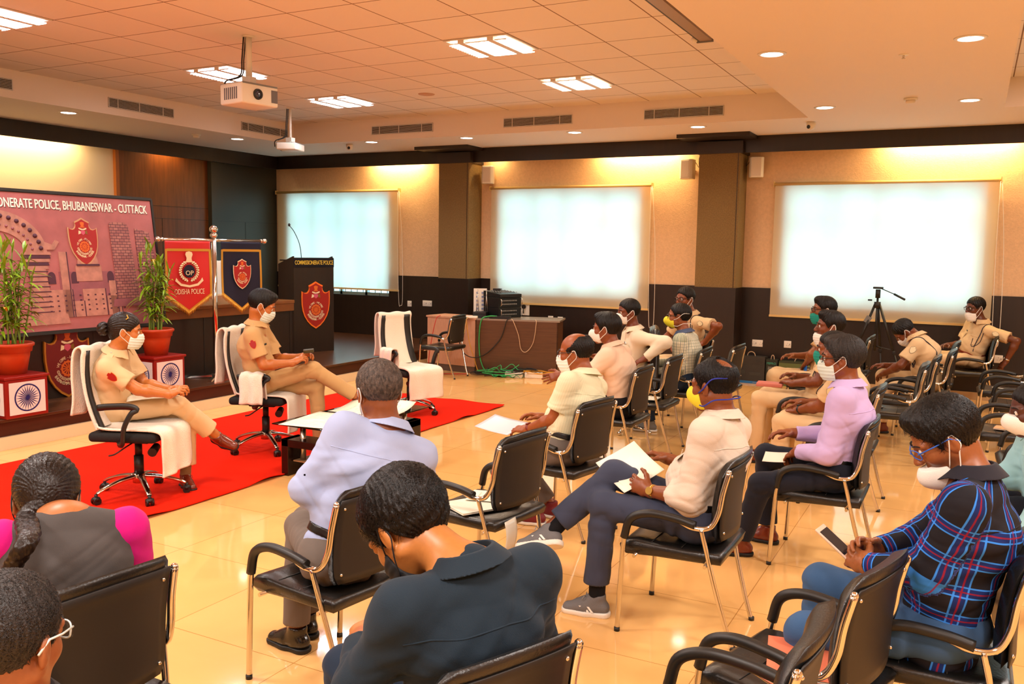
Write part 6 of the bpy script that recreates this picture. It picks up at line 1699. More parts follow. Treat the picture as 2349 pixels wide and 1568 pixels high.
# joint positions of the people, in metres
POSE = {
 'P1': dict(s=1.0, hip=[-5.568,4.319,0.62], nk=[-5.472,4.274,1.057], hd=[-5.408,4.314,1.218], Lsh=[-5.57,4.427,1.038], Lel=[-5.473,4.508,0.799], Lwr=[-5.204,4.524,0.778], Lhj=[-5.604,4.401,0.62], Lkn=[-5.225,4.691,0.543], Lan=[-5.226,4.661,0.092], Lhand=[-5.108,4.532,0.802], Ltoe=[-5.077,4.589,0.054], Rsh=[-5.396,4.132,0.97], Rel=[-5.231,4.256,0.812], Rwr=[-5.069,4.4,0.772], Rhj=[-5.531,4.236,0.62], Rkn=[-5.189,4.577,0.656], Ran=[-5.089,4.852,0.381], Rhand=[-4.989,4.439,0.818], Rtoe=[-4.957,4.921,0.298], yaw=24, chest=32, face=[44.0,-8.0,0.0]),
 'P2': dict(s=1.04, hip=[-5.571,5.832,0.62], nk=[-5.565,5.777,1.15], hd=[-5.509,5.802,1.324], Lsh=[-5.662,5.936,1.111], Lel=[-5.531,6.021,0.824], Lwr=[-5.277,6.027,0.864], Lhj=[-5.607,5.919,0.62], Lkn=[-5.202,6.141,0.575], Lan=[-5.177,6.158,0.092], Lhand=[-5.185,6.045,0.899], Ltoe=[-5.044,6.244,0.032], Rsh=[-5.469,5.629,1.076], Rel=[-5.366,5.652,0.82], Rwr=[-5.197,5.834,0.836], Rhj=[-5.536,5.746,0.62], Rkn=[-5.163,6.052,0.76], Ran=[-4.933,6.374,0.487], Rhand=[-5.137,5.898,0.884], Rtoe=[-4.791,6.396,0.396], yaw=22, chest=32, face=[40.0,-24.0,0.0]),
 'P3': dict(s=1.04, hip=[-2.308,2.868,0.55], nk=[-2.2,3.064,1.067], hd=[-2.256,3.071,1.228], Lsh=[-2.318,2.915,1.085], Lel=[-2.436,2.801,0.835], Lwr=[-2.422,3.0,0.985], Lhj=[-2.328,2.777,0.55], Lkn=[-2.653,3.02,0.575], Lan=[-2.661,2.991,0.092], Lhand=[-2.412,3.069,1.058], Ltoe=[-2.802,3.0,0.03], Rsh=[-2.104,3.173,0.943], Rel=[-2.207,3.348,0.769], Rwr=[-2.427,3.357,0.897], Rhj=[-2.289,2.96,0.55], Rkn=[-2.712,3.133,0.559], Ran=[-2.725,3.136,0.092], Rhand=[-2.513,3.361,0.948], Rtoe=[-2.87,3.197,0.032], yaw=168, chest=142, face=[150.0,-12.0,0.0]),
 'P4': dict(s=1.04, hip=[-1.157,1.988,0.55], nk=[-1.123,1.934,1.014], hd=[-1.308,1.955,1.087], Lsh=[-1.228,1.768,0.944], Lel=[-1.368,1.754,0.683], Lwr=[-1.507,1.966,0.712], Lhj=[-1.204,1.907,0.55], Lkn=[-1.634,2.062,0.559], Lan=[-1.645,2.068,0.092], Lhand=[-1.562,2.049,0.723], Ltoe=[-1.795,2.12,0.032], Rsh=[-1.026,2.112,0.97], Rel=[-1.084,2.24,0.709], Rwr=[-1.337,2.255,0.737], Rhj=[-1.11,2.069,0.55], Rkn=[-1.459,2.364,0.559], Ran=[-1.471,2.371,0.092], Rhand=[-1.436,2.261,0.748], Rtoe=[-1.59,2.474,0.032], yaw=150, chest=150, face=[170.0,-50.0,0.0]),
 'P5': dict(s=1.0, hip=[-2.402,1.678,0.55], nk=[-2.519,1.759,0.977], hd=[-2.668,1.803,1.003], Lsh=[-2.6,1.603,0.926], Lel=[-2.705,1.629,0.663], Lwr=[-2.824,1.843,0.668], Lhj=[-2.435,1.595,0.55], Lkn=[-2.866,1.685,0.559], Lan=[-2.878,1.69,0.092], Lhand=[-2.873,1.931,0.67], Ltoe=[-3.033,1.72,0.032], Rsh=[-2.409,1.896,0.923], Rel=[-2.475,1.981,0.66], Rwr=[-2.719,2.003,0.665], Rhj=[-2.368,1.762,0.55], Rkn=[-2.74,1.996,0.559], Ran=[-2.752,2.001,0.092], Rhand=[-2.819,2.012,0.667], Rtoe=[-2.884,2.087,0.032], yaw=158, chest=147, face=[138.0,-32.0,0.0]),
 'P6': dict(s=1.0, hip=[-1.833,1.064,0.55], nk=[-1.611,0.987,0.934], hd=[-1.594,0.986,1.091], Lsh=[-1.768,0.893,0.941], Lel=[-1.767,0.861,0.658], Lwr=[-1.776,1.106,0.663], Lhj=[-1.878,0.986,0.55], Lkn=[-2.292,1.135,0.559], Lan=[-2.303,1.141,0.092], Lhand=[-1.779,1.206,0.665], Ltoe=[-2.452,1.193,0.032], Rsh=[-1.508,1.101,0.833], Rel=[-1.482,1.083,0.55], Rwr=[-1.639,1.086,0.362], Rhj=[-1.788,1.142,0.55], Rkn=[-2.124,1.426,0.559], Ran=[-2.135,1.432,0.092], Rhand=[-1.703,1.087,0.285], Rtoe=[-2.254,1.536,0.032], yaw=150, chest=120, face=[108.0,-10.0,0.0]),
 'P7': dict(s=1.04, hip=[-2.309,5.233,0.55], nk=[-2.237,5.328,1.024], hd=[-2.311,5.324,1.176], Lsh=[-2.267,5.126,1.01], Lel=[-2.363,5.115,0.753], Lwr=[-2.579,5.171,0.654], Lhj=[-2.322,5.14,0.55], Lkn=[-2.712,5.059,0.393], Lan=[-2.531,5.216,0.092], Lhand=[-2.677,5.186,0.646], Ltoe=[-2.682,5.217,0.032], Rsh=[-2.224,5.508,0.927], Rel=[-2.355,5.59,0.674], Rwr=[-2.614,5.483,0.683], Rhj=[-2.296,5.325,0.55], Rkn=[-2.777,5.373,0.41], Ran=[-2.516,5.424,0.092], Rhand=[-2.704,5.444,0.701], Rtoe=[-2.666,5.475,0.032], yaw=172, chest=172, face=[190.0,-6.0,0.0]),
 'P8': dict(s=1.04, hip=[-2.58,6.98,0.55], nk=[-2.683,6.986,1.027], hd=[-2.752,6.979,1.191], Lsh=[-2.671,6.803,0.973], Lel=[-2.813,6.666,0.794], Lwr=[-3.038,6.709,0.799], Lhj=[-2.58,6.886,0.55], Lkn=[-3.03,6.805,0.559], Lan=[-3.043,6.805,0.092], Lhand=[-3.13,6.681,0.771], Ltoe=[-3.198,6.775,0.032], Rsh=[-2.67,7.167,0.969], Rel=[-2.777,7.204,0.694], Rwr=[-3.002,7.084,0.7], Rhj=[-2.58,7.074,0.55], Rkn=[-3.03,7.155,0.559], Ran=[-3.043,7.155,0.092], Rhand=[-3.09,7.038,0.702], Rtoe=[-3.198,7.185,0.032], yaw=180, chest=180, face=[188.0,-4.0,0.0]),
 'P9': dict(s=1.04, hip=[-3.03,8.502,0.55], nk=[-3.038,8.486,1.048], hd=[-3.099,8.459,1.233], Lsh=[-2.932,8.339,0.988], Lel=[-2.637,8.266,0.967], Lwr=[-2.827,8.239,0.798], Lhj=[-2.99,8.417,0.55], Lkn=[-3.364,8.153,0.559], Lan=[-3.376,8.148,0.092], Lhand=[-2.914,8.22,0.752], Ltoe=[-3.504,8.055,0.032], Rsh=[-3.141,8.637,0.994], Rel=[-3.255,8.681,0.723], Rwr=[-3.426,8.494,0.751], Rhj=[-3.069,8.587,0.55], Rkn=[-3.512,8.47,0.559], Ran=[-3.523,8.464,0.092], Rhand=[-3.493,8.421,0.762], Rtoe=[-3.677,8.426,0.032], yaw=205, chest=215, face=[222.0,-4.0,0.0]),
 'P10': dict(s=1.04, hip=[-2.534,8.717,0.55], nk=[-2.578,8.731,1.016], hd=[-2.65,8.724,1.195], Lsh=[-2.573,8.547,0.964], Lel=[-2.584,8.539,0.683], Lwr=[-2.829,8.558,0.603], Lhj=[-2.531,8.623,0.55], Lkn=[-2.924,8.571,0.44], Lan=[-2.877,8.594,0.092], Lhand=[-2.924,8.565,0.573], Ltoe=[-3.026,8.569,0.032], Rsh=[-2.572,8.911,0.954], Rel=[-2.678,8.947,0.679], Rwr=[-2.904,8.828,0.685], Rhj=[-2.538,8.811,0.55], Rkn=[-2.99,8.876,0.559], Ran=[-3.004,8.875,0.092], Rhand=[-2.992,8.781,0.687], Rtoe=[-3.159,8.9,0.032], yaw=182, chest=180, face=[192.0,0.0,0.0]),
 'P11': dict(s=1.04, hip=[-2.873,9.924,0.58], nk=[-2.861,9.889,1.13], hd=[-2.928,9.855,1.315], Lsh=[-2.74,9.758,1.061], Lel=[-2.475,9.641,1.038], Lwr=[-2.642,9.709,0.842], Lhj=[-2.82,9.848,0.58], Lkn=[-3.142,9.523,0.575], Lan=[-3.153,9.515,0.092], Lhand=[-2.727,9.715,0.789], Ltoe=[-3.262,9.402,0.032], Rsh=[-2.984,10.027,1.084], Rel=[-3.193,10.054,0.836], Rwr=[-3.048,9.873,0.726], Rhj=[-2.927,10.001,0.58], Rkn=[-3.342,9.809,0.575], Ran=[-3.353,9.802,0.092], Rhand=[-2.991,9.803,0.683], Rtoe=[-3.497,9.737,0.032], yaw=215, chest=222, face=[243.0,-3.0,0.0]),
 'P12': dict(s=1.04, hip=[-1.114,4.19,0.55], nk=[-1.043,4.236,1.042], hd=[-1.099,4.234,1.206], Lsh=[-1.076,4.033,1.008], Lel=[-1.133,4.001,0.689], Lwr=[-1.352,4.069,0.678], Lhj=[-1.114,4.096,0.55], Lkn=[-1.586,4.057,0.575], Lan=[-1.609,4.037,0.092], Lhand=[-1.448,4.09,0.696], Ltoe=[-1.761,4.009,0.03], Rsh=[-1.026,4.428,0.964], Rel=[-1.138,4.489,0.696], Rwr=[-1.378,4.432,0.76], Rhj=[-1.114,4.283,0.55], Rkn=[-1.581,4.182,0.707], Ran=[-1.848,3.965,0.426], Rhand=[-1.472,4.41,0.785], Rtoe=[-1.988,3.915,0.366], yaw=180, chest=172, face=[163.0,-8.0,0.0]),
 'P13': dict(s=1.04, hip=[-0.66,5.47,0.56], nk=[-0.618,5.49,1.069], hd=[-0.67,5.489,1.237], Lsh=[-0.637,5.306,1.02], Lel=[-0.692,5.26,0.702], Lwr=[-0.877,5.392,0.67], Lhj=[-0.66,5.376,0.56], Lkn=[-1.06,5.273,0.471], Lan=[-1.173,5.321,0.092], Lhand=[-0.94,5.452,0.621], Ltoe=[-1.328,5.291,0.032], Rsh=[-0.607,5.669,1.004], Rel=[-0.71,5.714,0.73], Rwr=[-0.945,5.615,0.735], Rhj=[-0.66,5.564,0.56], Rkn=[-1.11,5.645,0.569], Ran=[-1.08,5.645,0.092], Rhand=[-1.037,5.576,0.737], Rtoe=[-1.235,5.675,0.032], yaw=180, chest=175, face=[186.0,-2.0,0.0]),
 'P14': dict(s=1.04, hip=[-0.75,6.94,0.55], nk=[-0.818,6.913,1.012], hd=[-0.911,6.899,1.146], Lsh=[-0.824,6.735,0.943], Lel=[-0.963,6.799,0.724], Lwr=[-1.138,6.931,0.656], Lhj=[-0.75,6.846,0.55], Lkn=[-1.227,6.771,0.575], Lan=[-1.243,6.797,0.092], Lhand=[-1.231,6.964,0.642], Ltoe=[-1.398,6.767,0.032], Rsh=[-0.796,7.097,0.968], Rel=[-0.899,7.143,0.694], Rwr=[-1.134,7.044,0.7], Rhj=[-0.75,7.034,0.55], Rkn=[-1.219,6.971,0.575], Ran=[-1.232,6.971,0.092], Rhand=[-1.226,7.005,0.702], Rtoe=[-1.387,7.001,0.032], yaw=180, chest=175, face=[192.0,-4.0,0.0]),
 'P15': dict(s=1.04, hip=[-1.16,7.997,0.55], nk=[-1.028,8.023,1.053], hd=[-1.09,8.019,1.228], Lsh=[-1.025,7.839,1.002], Lel=[-1.141,7.8,0.766], Lwr=[-1.36,7.856,0.727], Lhj=[-1.155,7.903,0.55], Lkn=[-1.611,7.816,0.575], Lan=[-1.624,7.815,0.092], Lhand=[-1.436,7.921,0.738], Ltoe=[-1.777,7.777,0.032], Rsh=[-1.059,8.201,0.992], Rel=[-1.169,8.229,0.718], Rwr=[-1.364,8.072,0.765], Rhj=[-1.165,8.09,0.55], Rkn=[-1.619,8.148,0.559], Ran=[-1.632,8.147,0.092], Rhand=[-1.441,8.01,0.783], Rtoe=[-1.788,8.169,0.032], yaw=183, chest=185, face=[202.0,0.0,0.0]),
 'P16': dict(s=1.04, hip=[-1.359,9.592,0.55], nk=[-1.309,9.601,1.096], hd=[-1.373,9.593,1.275], Lsh=[-1.282,9.421,1.039], Lel=[-1.427,9.336,0.831], Lwr=[-1.496,9.527,0.724], Lhj=[-1.346,9.499,0.55], Lkn=[-1.802,9.361,0.575], Lan=[-1.815,9.359,0.092], Lhand=[-1.542,9.587,0.659], Ltoe=[-1.964,9.308,0.032], Rsh=[-1.346,9.779,1.039], Rel=[-1.457,9.797,0.764], Rwr=[-1.658,9.641,0.77], Rhj=[-1.372,9.684,0.55], Rkn=[-1.83,9.702,0.559], Ran=[-1.843,9.7,0.092], Rhand=[-1.737,9.579,0.772], Rtoe=[-2.0,9.708,0.032], yaw=188, chest=190, face=[205.0,0.0,0.0]),
 'P17': dict(s=1.04, hip=[-0.36,10.01,0.55], nk=[-0.488,10.017,1.0], hd=[-0.621,10.099,1.05], Lsh=[-0.479,9.834,0.946], Lel=[-0.617,9.762,0.73], Lwr=[-0.775,9.889,0.622], Lhj=[-0.36,9.916,0.55], Lkn=[-0.759,9.83,0.495], Lan=[-0.772,9.83,0.092], Lhand=[-0.833,9.958,0.579], Ltoe=[-0.927,9.8,0.032], Rsh=[-0.466,10.198,0.944], Rel=[-0.571,10.238,0.67], Rwr=[-0.8,10.127,0.675], Rhj=[-0.36,10.104,0.55], Rkn=[-0.81,10.185,0.559], Ran=[-0.823,10.185,0.092], Rhand=[-0.89,10.083,0.677], Rtoe=[-0.978,10.215,0.032], yaw=180, chest=178, face=[190.0,-55.0,0.0]),
 'P18': dict(s=1.04, hip=[0.024,12.374,0.58], nk=[0.109,12.323,1.037], hd=[0.024,12.313,1.218], Lsh=[0.199,12.181,0.946], Lel=[0.491,12.072,0.852], Lwr=[0.395,12.085,0.603], Lhj=[0.056,12.286,0.58], Lkn=[-0.339,12.056,0.575], Lan=[-0.352,12.052,0.092], Lhand=[0.34,12.083,0.52], Ltoe=[-0.487,11.97,0.032], Rsh=[-0.001,12.477,1.017], Rel=[-0.109,12.446,0.742], Rwr=[-0.253,12.236,0.742], Rhj=[-0.008,12.462,0.58], Rkn=[-0.459,12.384,0.575], Ran=[-0.471,12.38,0.092], Rhand=[-0.31,12.154,0.742], Rtoe=[-0.627,12.355,0.032], yaw=200, chest=215, face=[218.0,-6.0,0.0]),
 'P19': dict(s=1.04, hip=[-0.032,3.372,0.55], nk=[0.042,3.39,1.089], hd=[-0.062,3.395,1.219], Lsh=[0.017,3.185,1.041], Lel=[-0.081,3.21,0.794], Lwr=[-0.278,3.314,0.737], Lhj=[-0.032,3.279,0.55], Lkn=[-0.453,3.173,0.504], Lan=[-0.466,3.173,0.092], Lhand=[-0.348,3.384,0.745], Ltoe=[-0.621,3.143,0.032], Rsh=[0.05,3.591,1.023], Rel=[-0.113,3.636,0.78], Rwr=[-0.266,3.467,0.75], Rhj=[-0.032,3.466,0.55], Rkn=[-0.456,3.523,0.571], Ran=[-0.47,3.523,0.092], Rhand=[-0.334,3.404,0.786], Rtoe=[-0.625,3.553,0.032], yaw=180, chest=175, face=[192.0,-36.0,0.0]),
 'P20': dict(s=1.04, hip=[0.44,5.245,0.55], nk=[0.361,4.998,0.94], hd=[0.299,4.992,1.102], Lsh=[0.408,4.874,0.802], Lel=[0.305,4.828,0.528], Lwr=[0.07,4.927,0.533], Lhj=[0.448,5.152,0.55], Lkn=[0.007,5.032,0.559], Lan=[-0.006,5.03,0.092], Lhand=[-0.022,4.966,0.535], Ltoe=[-0.158,4.987,0.032], Rsh=[0.334,5.182,0.982], Rel=[0.225,5.209,0.708], Rwr=[0.011,5.07,0.713], Rhj=[0.432,5.338,0.55], Rkn=[-0.024,5.38,0.559], Ran=[-0.037,5.378,0.092], Rhand=[-0.073,5.016,0.715], Rtoe=[-0.194,5.395,0.032], yaw=185, chest=185, face=[195.0,-10.0,0.0]),
}
# ------------------------------------------------------------------ the people
K_belt = mat('brown_belt', '7a2410', .4); B_belt = mat('black_belt', '0c0a09', .3)
M_brshoe = mat('brown_shoe', '6e2410', .28, coat=.4); M_wsole = mat('white_sole', 'e8e0d4', .5)
M_pl_w = cloth_mat('white_shirt_cloth', 'e2d4c2'); M_grey_p = cloth_mat('grey_trousers', '6c6058'); M_slate_p = cloth_mat('slate_trousers', '3b4054')
M_navy_p = cloth_mat('navy_trousers', '1a1d2a'); M_jeans = cloth_mat('blue_jeans', '39587f'); M_djeans = cloth_mat('dark_jeans', '1d2b3e'); M_blk_p = cloth_mat('black_trousers', '141318')
M_gframe = mat('dark_frame', '1a1412', .3); M_steelg = mat('gold_steel', 'e0b860', .25, 1)
PEOPLE = {}
def who(k, label, **o): PEOPLE[k] = person(k, label, o)
who('P1', 'woman in khaki police uniform with hair bun and white mask seated cross-legged on the carpet', skin='b0602c', hair='bun', hairmat=M_hairbr, shirt=M_khakip, pants=M_khakip, sleeve='short', mask=(M_ms, 'surg'), belt=K_belt, shoe=M_brshoe,
    laces=M_brshoe, sock=cloth_mat('khaki_sock', '8a7048'), uniform=dict(rank=1, patch=1, red=1, tag=1), hunch=.03, cuff=.80, cuffr=.075, seed=2, Lback=(0, .3, 1), Rback=(0, -.6, .8), Lcurl=.75, Rcurl=.75, hairline=-.006, vol=.008)
who('P2', 'man in khaki police uniform and white mask seated cross-legged before the lectern, looking down', skin='a85826', shirt=M_khaki, pants=M_khaki, sleeve='short', mask=(M_ms, 'surg'), belt=K_belt, shoe=M_brshoe,
    laces=M_brshoe, uniform=dict(rank=1, patch=1, red=1, tag=1), quiff=.008, vol=.014, hunch=.035, seed=4, Lcurl=.7, Rcurl=.7, Rback=(0, -.6, .8))
who('P3', 'man in pale blue shirt with grey hair seen from behind, holding his mask', skin='7c3c1c', shirt=cloth_mat('pale_blue_shirt', 'a9b6dc'), pants=M_grey_p, mask=(M_mw, 'cup'), hairmat=M_hairg, vol=.010, belt=B_belt, yoke=1,
    hunch=.035, fold=.006, seed=6, strands=4420, wav=.0012, Lcurl=.8, sleeve_fat=1.12, Lback=(-.5, -.8, .2))
who('P4', 'man in dark slate shirt and black mask bending his head in the foreground', skin='a5602e', shirt=cloth_mat('slate_shirt', '1a2834', bump=.2), pants=M_djeans, mask=(M_mb, 'surg', 0, M_mb), vol=.020, hunch=.03, yoke=1, fold=.006, seed=8, strands=7140,
    wav=.004, mess=.4, sleeve_fat=1.12, open=0, hs=1.17, hoff=(-.03, 0, 0))
who('P5', 'woman with long dark braid, grey tunic and magenta sleeves in the left foreground', skin='a05a30', shirt=cloth_mat('grey_tunic', '4a4442', bump=.25), pants=cloth_mat('grey_salwar', '4a4644'), hair='braid', hairmat=M_hairbr, mask=(M_mb, 'surg', 0, M_mb), vol=.012, hunch=.02,
    hs=1.14, braid_mid=(-2.31, 1.50, 1.02), braid_end=(-2.37, 1.44, .86), collar=False, sleeve='none', seed=9, fold=.004, strands=2550, mess=.1)
who('P6', 'person with short greying hair and spectacles cut off in the bottom left corner', skin='8a4a2a', shirt=cloth_mat('dark_shirt', '2c2a30'), pants=M_djeans, hairmat=M_hairsp, glasses=mat('pale_frame', 'c8d0cc', .3), vol=.010, seed=10, strands=5100)
who('P7', 'bald man in pale striped shirt, spectacles and white mask holding a notebook', skin='8c421c', shirt=plaid_mat('striped_shirt', 'e8e2c0', [(0, .012, .002, 'c6cba8', .6, 0)]), uv=1, pants=M_grey_p, sleeve='short', mask=(M_mw, 'surg'), glasses=M_gframe, belt=B_belt, fat=1.08, belly=.05,
    bald=[(.045, 0, .095, .098), (-.03, 0, .135, .062)], vol=.005, shoe=mat('maroon_shoe', '6e0e18', .6), sole=M_wsole, watch=('L', K_belt), seed=11, hunch=.03, yoke=1)
who('P8', 'man in cream-pink shirt and white mask reaching one arm out, behind the bald man', skin='7c3818', shirt=cloth_mat('cream_pink_shirt', 'f0cfb4'), pants=M_blk_p, mask=(M_mw, 'cup'), vol=.014, quiff=.01, q=1.25, seed=12, Lcurl=.15, Lback=(.3, -.9, .5), Lthumb=(0, 0, 1))
who('P9', 'man in white shirt and white mask with elbow out, seated beside the desk', skin='6e3014', shirt=cloth_mat('ivory_shirt', 'eddcc0'), pants=cloth_mat('beige_trousers', 'b08a5c'), mask=(M_mw, 'cup'), vol=.008, q=1.4, seed=13, pen=(1, [(-.01, M_black), (.012, M_steel)]), beard=.15, gaze=.002)
who('P10', 'man in checked shirt with spectacles and yellow mask', skin='8a4420', shirt=plaid_mat('check_shirt', 'e6e0c4', [(0, .028, .007, '5c7088', .75, 0), (1, .028, .005, '6c7c50', .6, 0), (0, .028, .0022, '1c3c70', .9, .5)]), uv=1, pants=M_djeans, mask=(M_my, 'cup'), glasses=M_gframe,
    straps=.0025, vol=.008, hairline=.012, q=1.3, seed=14, shoe=mat('grey_sneaker', '6a6660', .6), sole=M_wsole)
who('P11', 'policeman with moustache, spectacles and green mask turned to the camera by the pillar', skin='7a3816', shirt=M_khakip, pants=M_khakip, sleeve='short', mask=(M_mg, 'surg', -.030), glasses=M_gframe, mustache=1, vol=.010, q=1.4, uniform=dict(cord='L', patch=1, tag=1), seed=15)
who('P12', 'balding man in white shirt and yellow mask with crossed legs, reading papers', skin='7a3a1a', shirt=cloth_mat('white_jacquard_shirt', 'e2d0be', rough=.6, weave=300, bump=.2), pants=M_slate_p, mask=(M_my, 'cup', 0, mat('strap_blue', '1a2ca0', .5)), straps=.0035, Lsleeve='roll', Rsleeve='roll', belt=B_belt, vol=.009,
    bald=[(-.080, 0, .112, .050), (.05, 0, .125, .055)], fat=1.1, belly=.07, shoe=mat('grey_knit_shoe', '6c6a6c', .7, bump=.3, bscale=300), sole=M_wsole, solet=.014, laces=mat('lace_grey', '8a8888', .7), stripes=1, sock=plaid_mat('striped_sock', '101014', [(1, .03, .006, '8a8a90', .8, 0)]),
    watch=('L', M_steelg), dial=M_steelg, watch_n=(-.1, -1, .3), pen=(1, [(0, M_black), (.014, M_black)]), seed=16, strands=2550, yoke=1, fold=.0055, cuff=.84, cuffr=.064, Lcurl=.6, Rcurl=.6, sleeve_fat=1.12, Lback=(-.3, -.9, .3))
who('P13', 'man in lilac shirt with spectacles and white mask, note slip in hand', skin='7c3a1a', shirt=cloth_mat('lilac_shirt', 'c8aede'), pants=M_navy_p, mask=(M_ms, 'surg'), glasses=M_gframe, hairmat=M_hairsp, vol=.016, quiff=.008, pen=(1, [(0, mat('pen_blue', '1440c0', .4))]), belt=B_belt,
    seed=17, strands=3740, mess=.35, yoke=1, hunch=.035, shoe=M_brshoe)
who('P14', 'policeman behind the lilac shirt, black watch on his wrist, face mostly hidden', skin='7c3a18', shirt=M_khakip, pants=M_khakip, sleeve='short', mask=(M_mg, 'surg'), watch=('L', M_black), dial=M_black, vol=.008, q=1.2, uniform=dict(cord='L', patch=1), seed=18, shoe=M_brshoe, Lcurl=1.1)
who('P15', 'young clean-shaven policeman with short hair and white mask under his chin', skin='6c3014', shirt=M_khakip, pants=M_khakip, sleeve='short', mask=(M_mw, 'surg', -.045), vol=.010, quiff=.012, q=1.2, uniform=dict(cord='L', tag=1), seed=19, shoe=M_brshoe)
who('P16', 'policeman in spectacles and teal mask behind the young one', skin='80401c', shirt=M_khaki, pants=M_khakip, sleeve='short', mask=(M_mg, 'surg', -.02), glasses=M_gframe, vol=.014, quiff=.012, q=1.35, uniform=dict(tag=1), seed=20, mess=.5, strands=850, shoe=M_brshoe)
who('P17', 'policeman bending forward over his knees beside the tripod', skin='6c3014', shirt=M_khakip, pants=M_khakip, sleeve='short', mask=(M_mw, 'surg'), vol=.006, q=1.35, belt=K_belt, uniform=dict(cord='L', patch=1), hunch=.05, seed=21, shoe=M_brshoe)
who('P18', 'policeman in spectacles with white mask on his chin seated last by the window wall', skin='5e2a12', shirt=M_khakip, pants=M_khakip, sleeve='short', mask=(M_mw, 'surg', -.030), glasses=M_gframe, vol=.010, q=1.4, belt=K_belt, uniform=dict(cord='L', patch=1, tag=1), watch=('L', M_steel), dial=M_steel, seed=22, shoe=M_brshoe, belly=.03)
who('P19', 'bearded man in blue plaid shirt and blue spectacles typing on his phone', skin='8a4824', shirt=plaid_mat('blue_plaid_shirt', '1c1a20', [(0, .105, .034, '14307c', .6, 0), (1, .105, .034, '14307c', .6, .1), (0, .105, .006, '3a8af0', .9, .16), (0, .105, .006, '3a8af0', .9, .84), (1, .105, .006, '3a8af0', .9, .26), (1, .105, .006, '3a8af0', .9, .94), (0, .105, .006, '8a1a2c', .85, 0), (1, .105, .006, '8a1a2c', .85, .1)]), uv=1,
    collarmat=cloth_mat('collar_dark', '23212a'), pants=M_jeans, mask=(M_mw, 'cup', -.045), glasses=mat('blue_frame', '2a6ad8', .3), vol=.018, quiff=.010, untuck=1, beard=.55, seed=23, strands=5440, mess=.4, wav=.002, fat=1.1, yoke=1, hunch=.05, fold=.006, sleeve_fat=1.15, Lcurl=.55, Rcurl=.55, Lback=(-.2, -.8, .4), Rback=(-.2, .8, .4), Lthumb=(0, .3, 1), Rthumb=(0, -.3, 1))
who('P20', 'man in light blue shirt and white mask cut off by the right edge', skin='4c2010', shirt=cloth_mat('light_blue_shirt', '9fd0dc'), pants=M_navy_p, mask=(M_mw, 'cup'), vol=.010, seed=24)
CHs = PEOPLE['P5']
# magenta sleeves of the braided woman
J5 = CHs['J']
for sd in 'LR':
    Z = SDF(.02); Z.rc(J5[sd + 'sh'] + (J5[sd + 'el'] - J5[sd + 'sh']) * .02, J5[sd + 'el'], .076, .066, flat=0)
    Z.rc(J5[sd + 'el'], J5[sd + 'wr'], .064, .046)
    Z.post.append(lambda P, D: D + .003 * wob(P, 40, 3)); Z.build('magenta_sleeve', cloth_mat('magenta_cloth', 'd0107a'), .007, CHs['shirt'], label='magenta sleeve')
# ------------------------------------------------------------------ things the people hold
def hand_pt(k, sd, f=1.0): J = PEOPLE[k]['J']; return J[sd + 'wr'] + (J[sd + 'hand'] - J[sd + 'wr']) * f
def held(name, lb, cat, M, w, h, t, mt, extra=None):
    r = thing(name, lb, cat); r.matrix_world = M
    m = MB(); m.rbox((0, 0, 0), (w, h, t), min(.004, t * .4), 2); m.build('case' if cat == 'phone' else 'sheets', mt, r)
    if extra: extra(r)
    return r
def sheet(lb, M, w, h, bend=.02, cat='paper', mt=None, name='paper_sheet', lines=1):
    r = thing(name, lb, cat); r.matrix_world = M
    fn = lambda u, v: ((u - .5) * w, (v - .5) * h, bend * math.sin(PI * u) + .5 * bend * math.sin(v * 2.5))
    m = MB(); m.grid(fn, 12, 10); m.build('sheet', mt or M_paper, r, solid=.0015)
    if lines:
        m = MB()
        for k in range(12):
            v = .1 + k * .07
            for (u0, u1) in ((.12, .4), (.45, .62), (.68, .9)):
                if (k * 7 + int(u0 * 10)) % 4 == 0: continue
                a, b = fn(u0, v), fn(u1, v)
                m.add([(a[0], a[1], a[2] + .003), (b[0], b[1], b[2] + .003), (b[0], b[1] + .0025, b[2] + .003), (a[0], a[1] + .0025, a[2] + .003)], [(0, 1, 2, 3)])
        m.build('printed_lines', M_ink, r)
    return r
def Mat(p, x, y): 
    M = frame(tuple(p), x, y); return M
h = hand_pt('P12', 'L', 1.3)
sheet('printed plan sheet held up by the reading man with crossed legs', Mat(h + np.array([-.03, .10, .055]), (-.75, .55, .30), (.35, .8, .55)), .29, .24, .015)
r = held('notebook', 'white notepad with dark cover under the plan sheet of the reading man', 'notebook', Mat(h + np.array([-.02, .08, .02]), (-.75, .55, .28), (.35, .8, .5)), .20, .15, .014, M_paper)
h = hand_pt('P7', 'L', 1.4)
sheet('spiral-bound booklet in clear cover held by the bald man', Mat(h + np.array([-.10, .05, .01]), (-.95, .2, .06), (.25, .9, .25)), .30, .22, .006, 'notebook', mat('booklet_cover', 'd4cfd8', .3), 'notebook')
h = hand_pt('P13', 'L', 1.3)
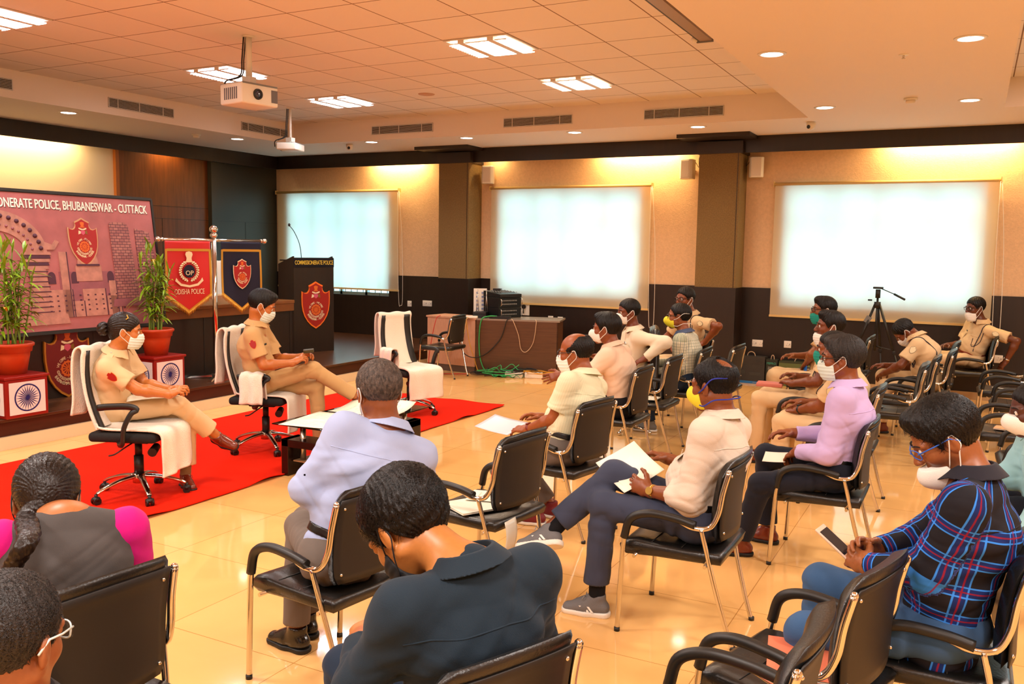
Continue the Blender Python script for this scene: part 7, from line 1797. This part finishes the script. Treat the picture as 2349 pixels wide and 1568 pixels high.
sheet('small white note slip in the hand of the man in lilac', Mat(h + np.array([-.06, -.01, .0]), (-1, .1, -.1), (.1, .8, .5)), .14, .09, .003, lines=0)
J1 = PEOPLE['P1']['J']; c = (J1['Rkn'] + J1['Rhj']) / 2 + np.array([0, 0, .105])
sheet('white paper on the lap of the woman officer', Mat(c + np.array([.04, .0, .0]), J1['Rkn'] - J1['Rhj'], (-.6, .8, .2)), .26, .20, .004, lines=0)
r = held('spectacle_case', 'black pouch on the lap paper of the woman officer', 'pouch', Mat(c + np.array([-.06, -.02, .025]), J1['Rkn'] - J1['Rhj'], (-.6, .8, .2)), .15, .07, .02, M_black)
J2 = PEOPLE['P2']['J']; h = (hand_pt('P2', 'R', 1.1) + hand_pt('P2', 'L', 1.1)) / 2
r = held('sunglasses_case', 'small dark object between the hands of the seated male officer', 'case', Mat(h + np.array([.01, 0, .035]), (.8, .6, .1), (-.6, .8, .1)), .09, .05, .03, mat('olive_dark', '3a3012', .4))
def phone_extra(r):
    m = MB(); m.b2((-.031, -.058, .0045), (.031, .058, .0052)); m.build('screen', mat('phone_screen', '20242e', .08), r)
    m = MB(); m.cyl((0, -.067, .0045), (0, -.067, .0053), .006, n=12); m.build('home_button', M_pl, r)
J19 = PEOPLE['P19']['J']; h = hand_pt('P19', 'L', 1.0)
r = held('smartphone', 'white and gold phone held by the man in blue plaid', 'phone', Mat(h + np.array([-.055, .02, .035]), (.25, .95, .1), (-.75, .15, .55)), .072, .15, .009, mat('rose_gold', 'e8c8b0', .3), phone_extra)
h = hand_pt('P15', 'L', 1.2)
r = held('book', 'pink and green book on the lap of the young policeman', 'book', Mat(h + np.array([-.10, -.02, -.045]), (1, .1, 0), (0, 1, 0)), .22, .16, .03, mat('book_pink', 'c87060', .5))
h = hand_pt('P16', 'L', .9)
r = held('smartphone', 'bright blue phone in the hand of the policeman with glasses', 'phone', Mat(h + np.array([.02, -.03, 0]), (.2, -.3, .1), (.1, .1, 1)), .07, .14, .009, mat('phone_blue', '2070c8', .4))
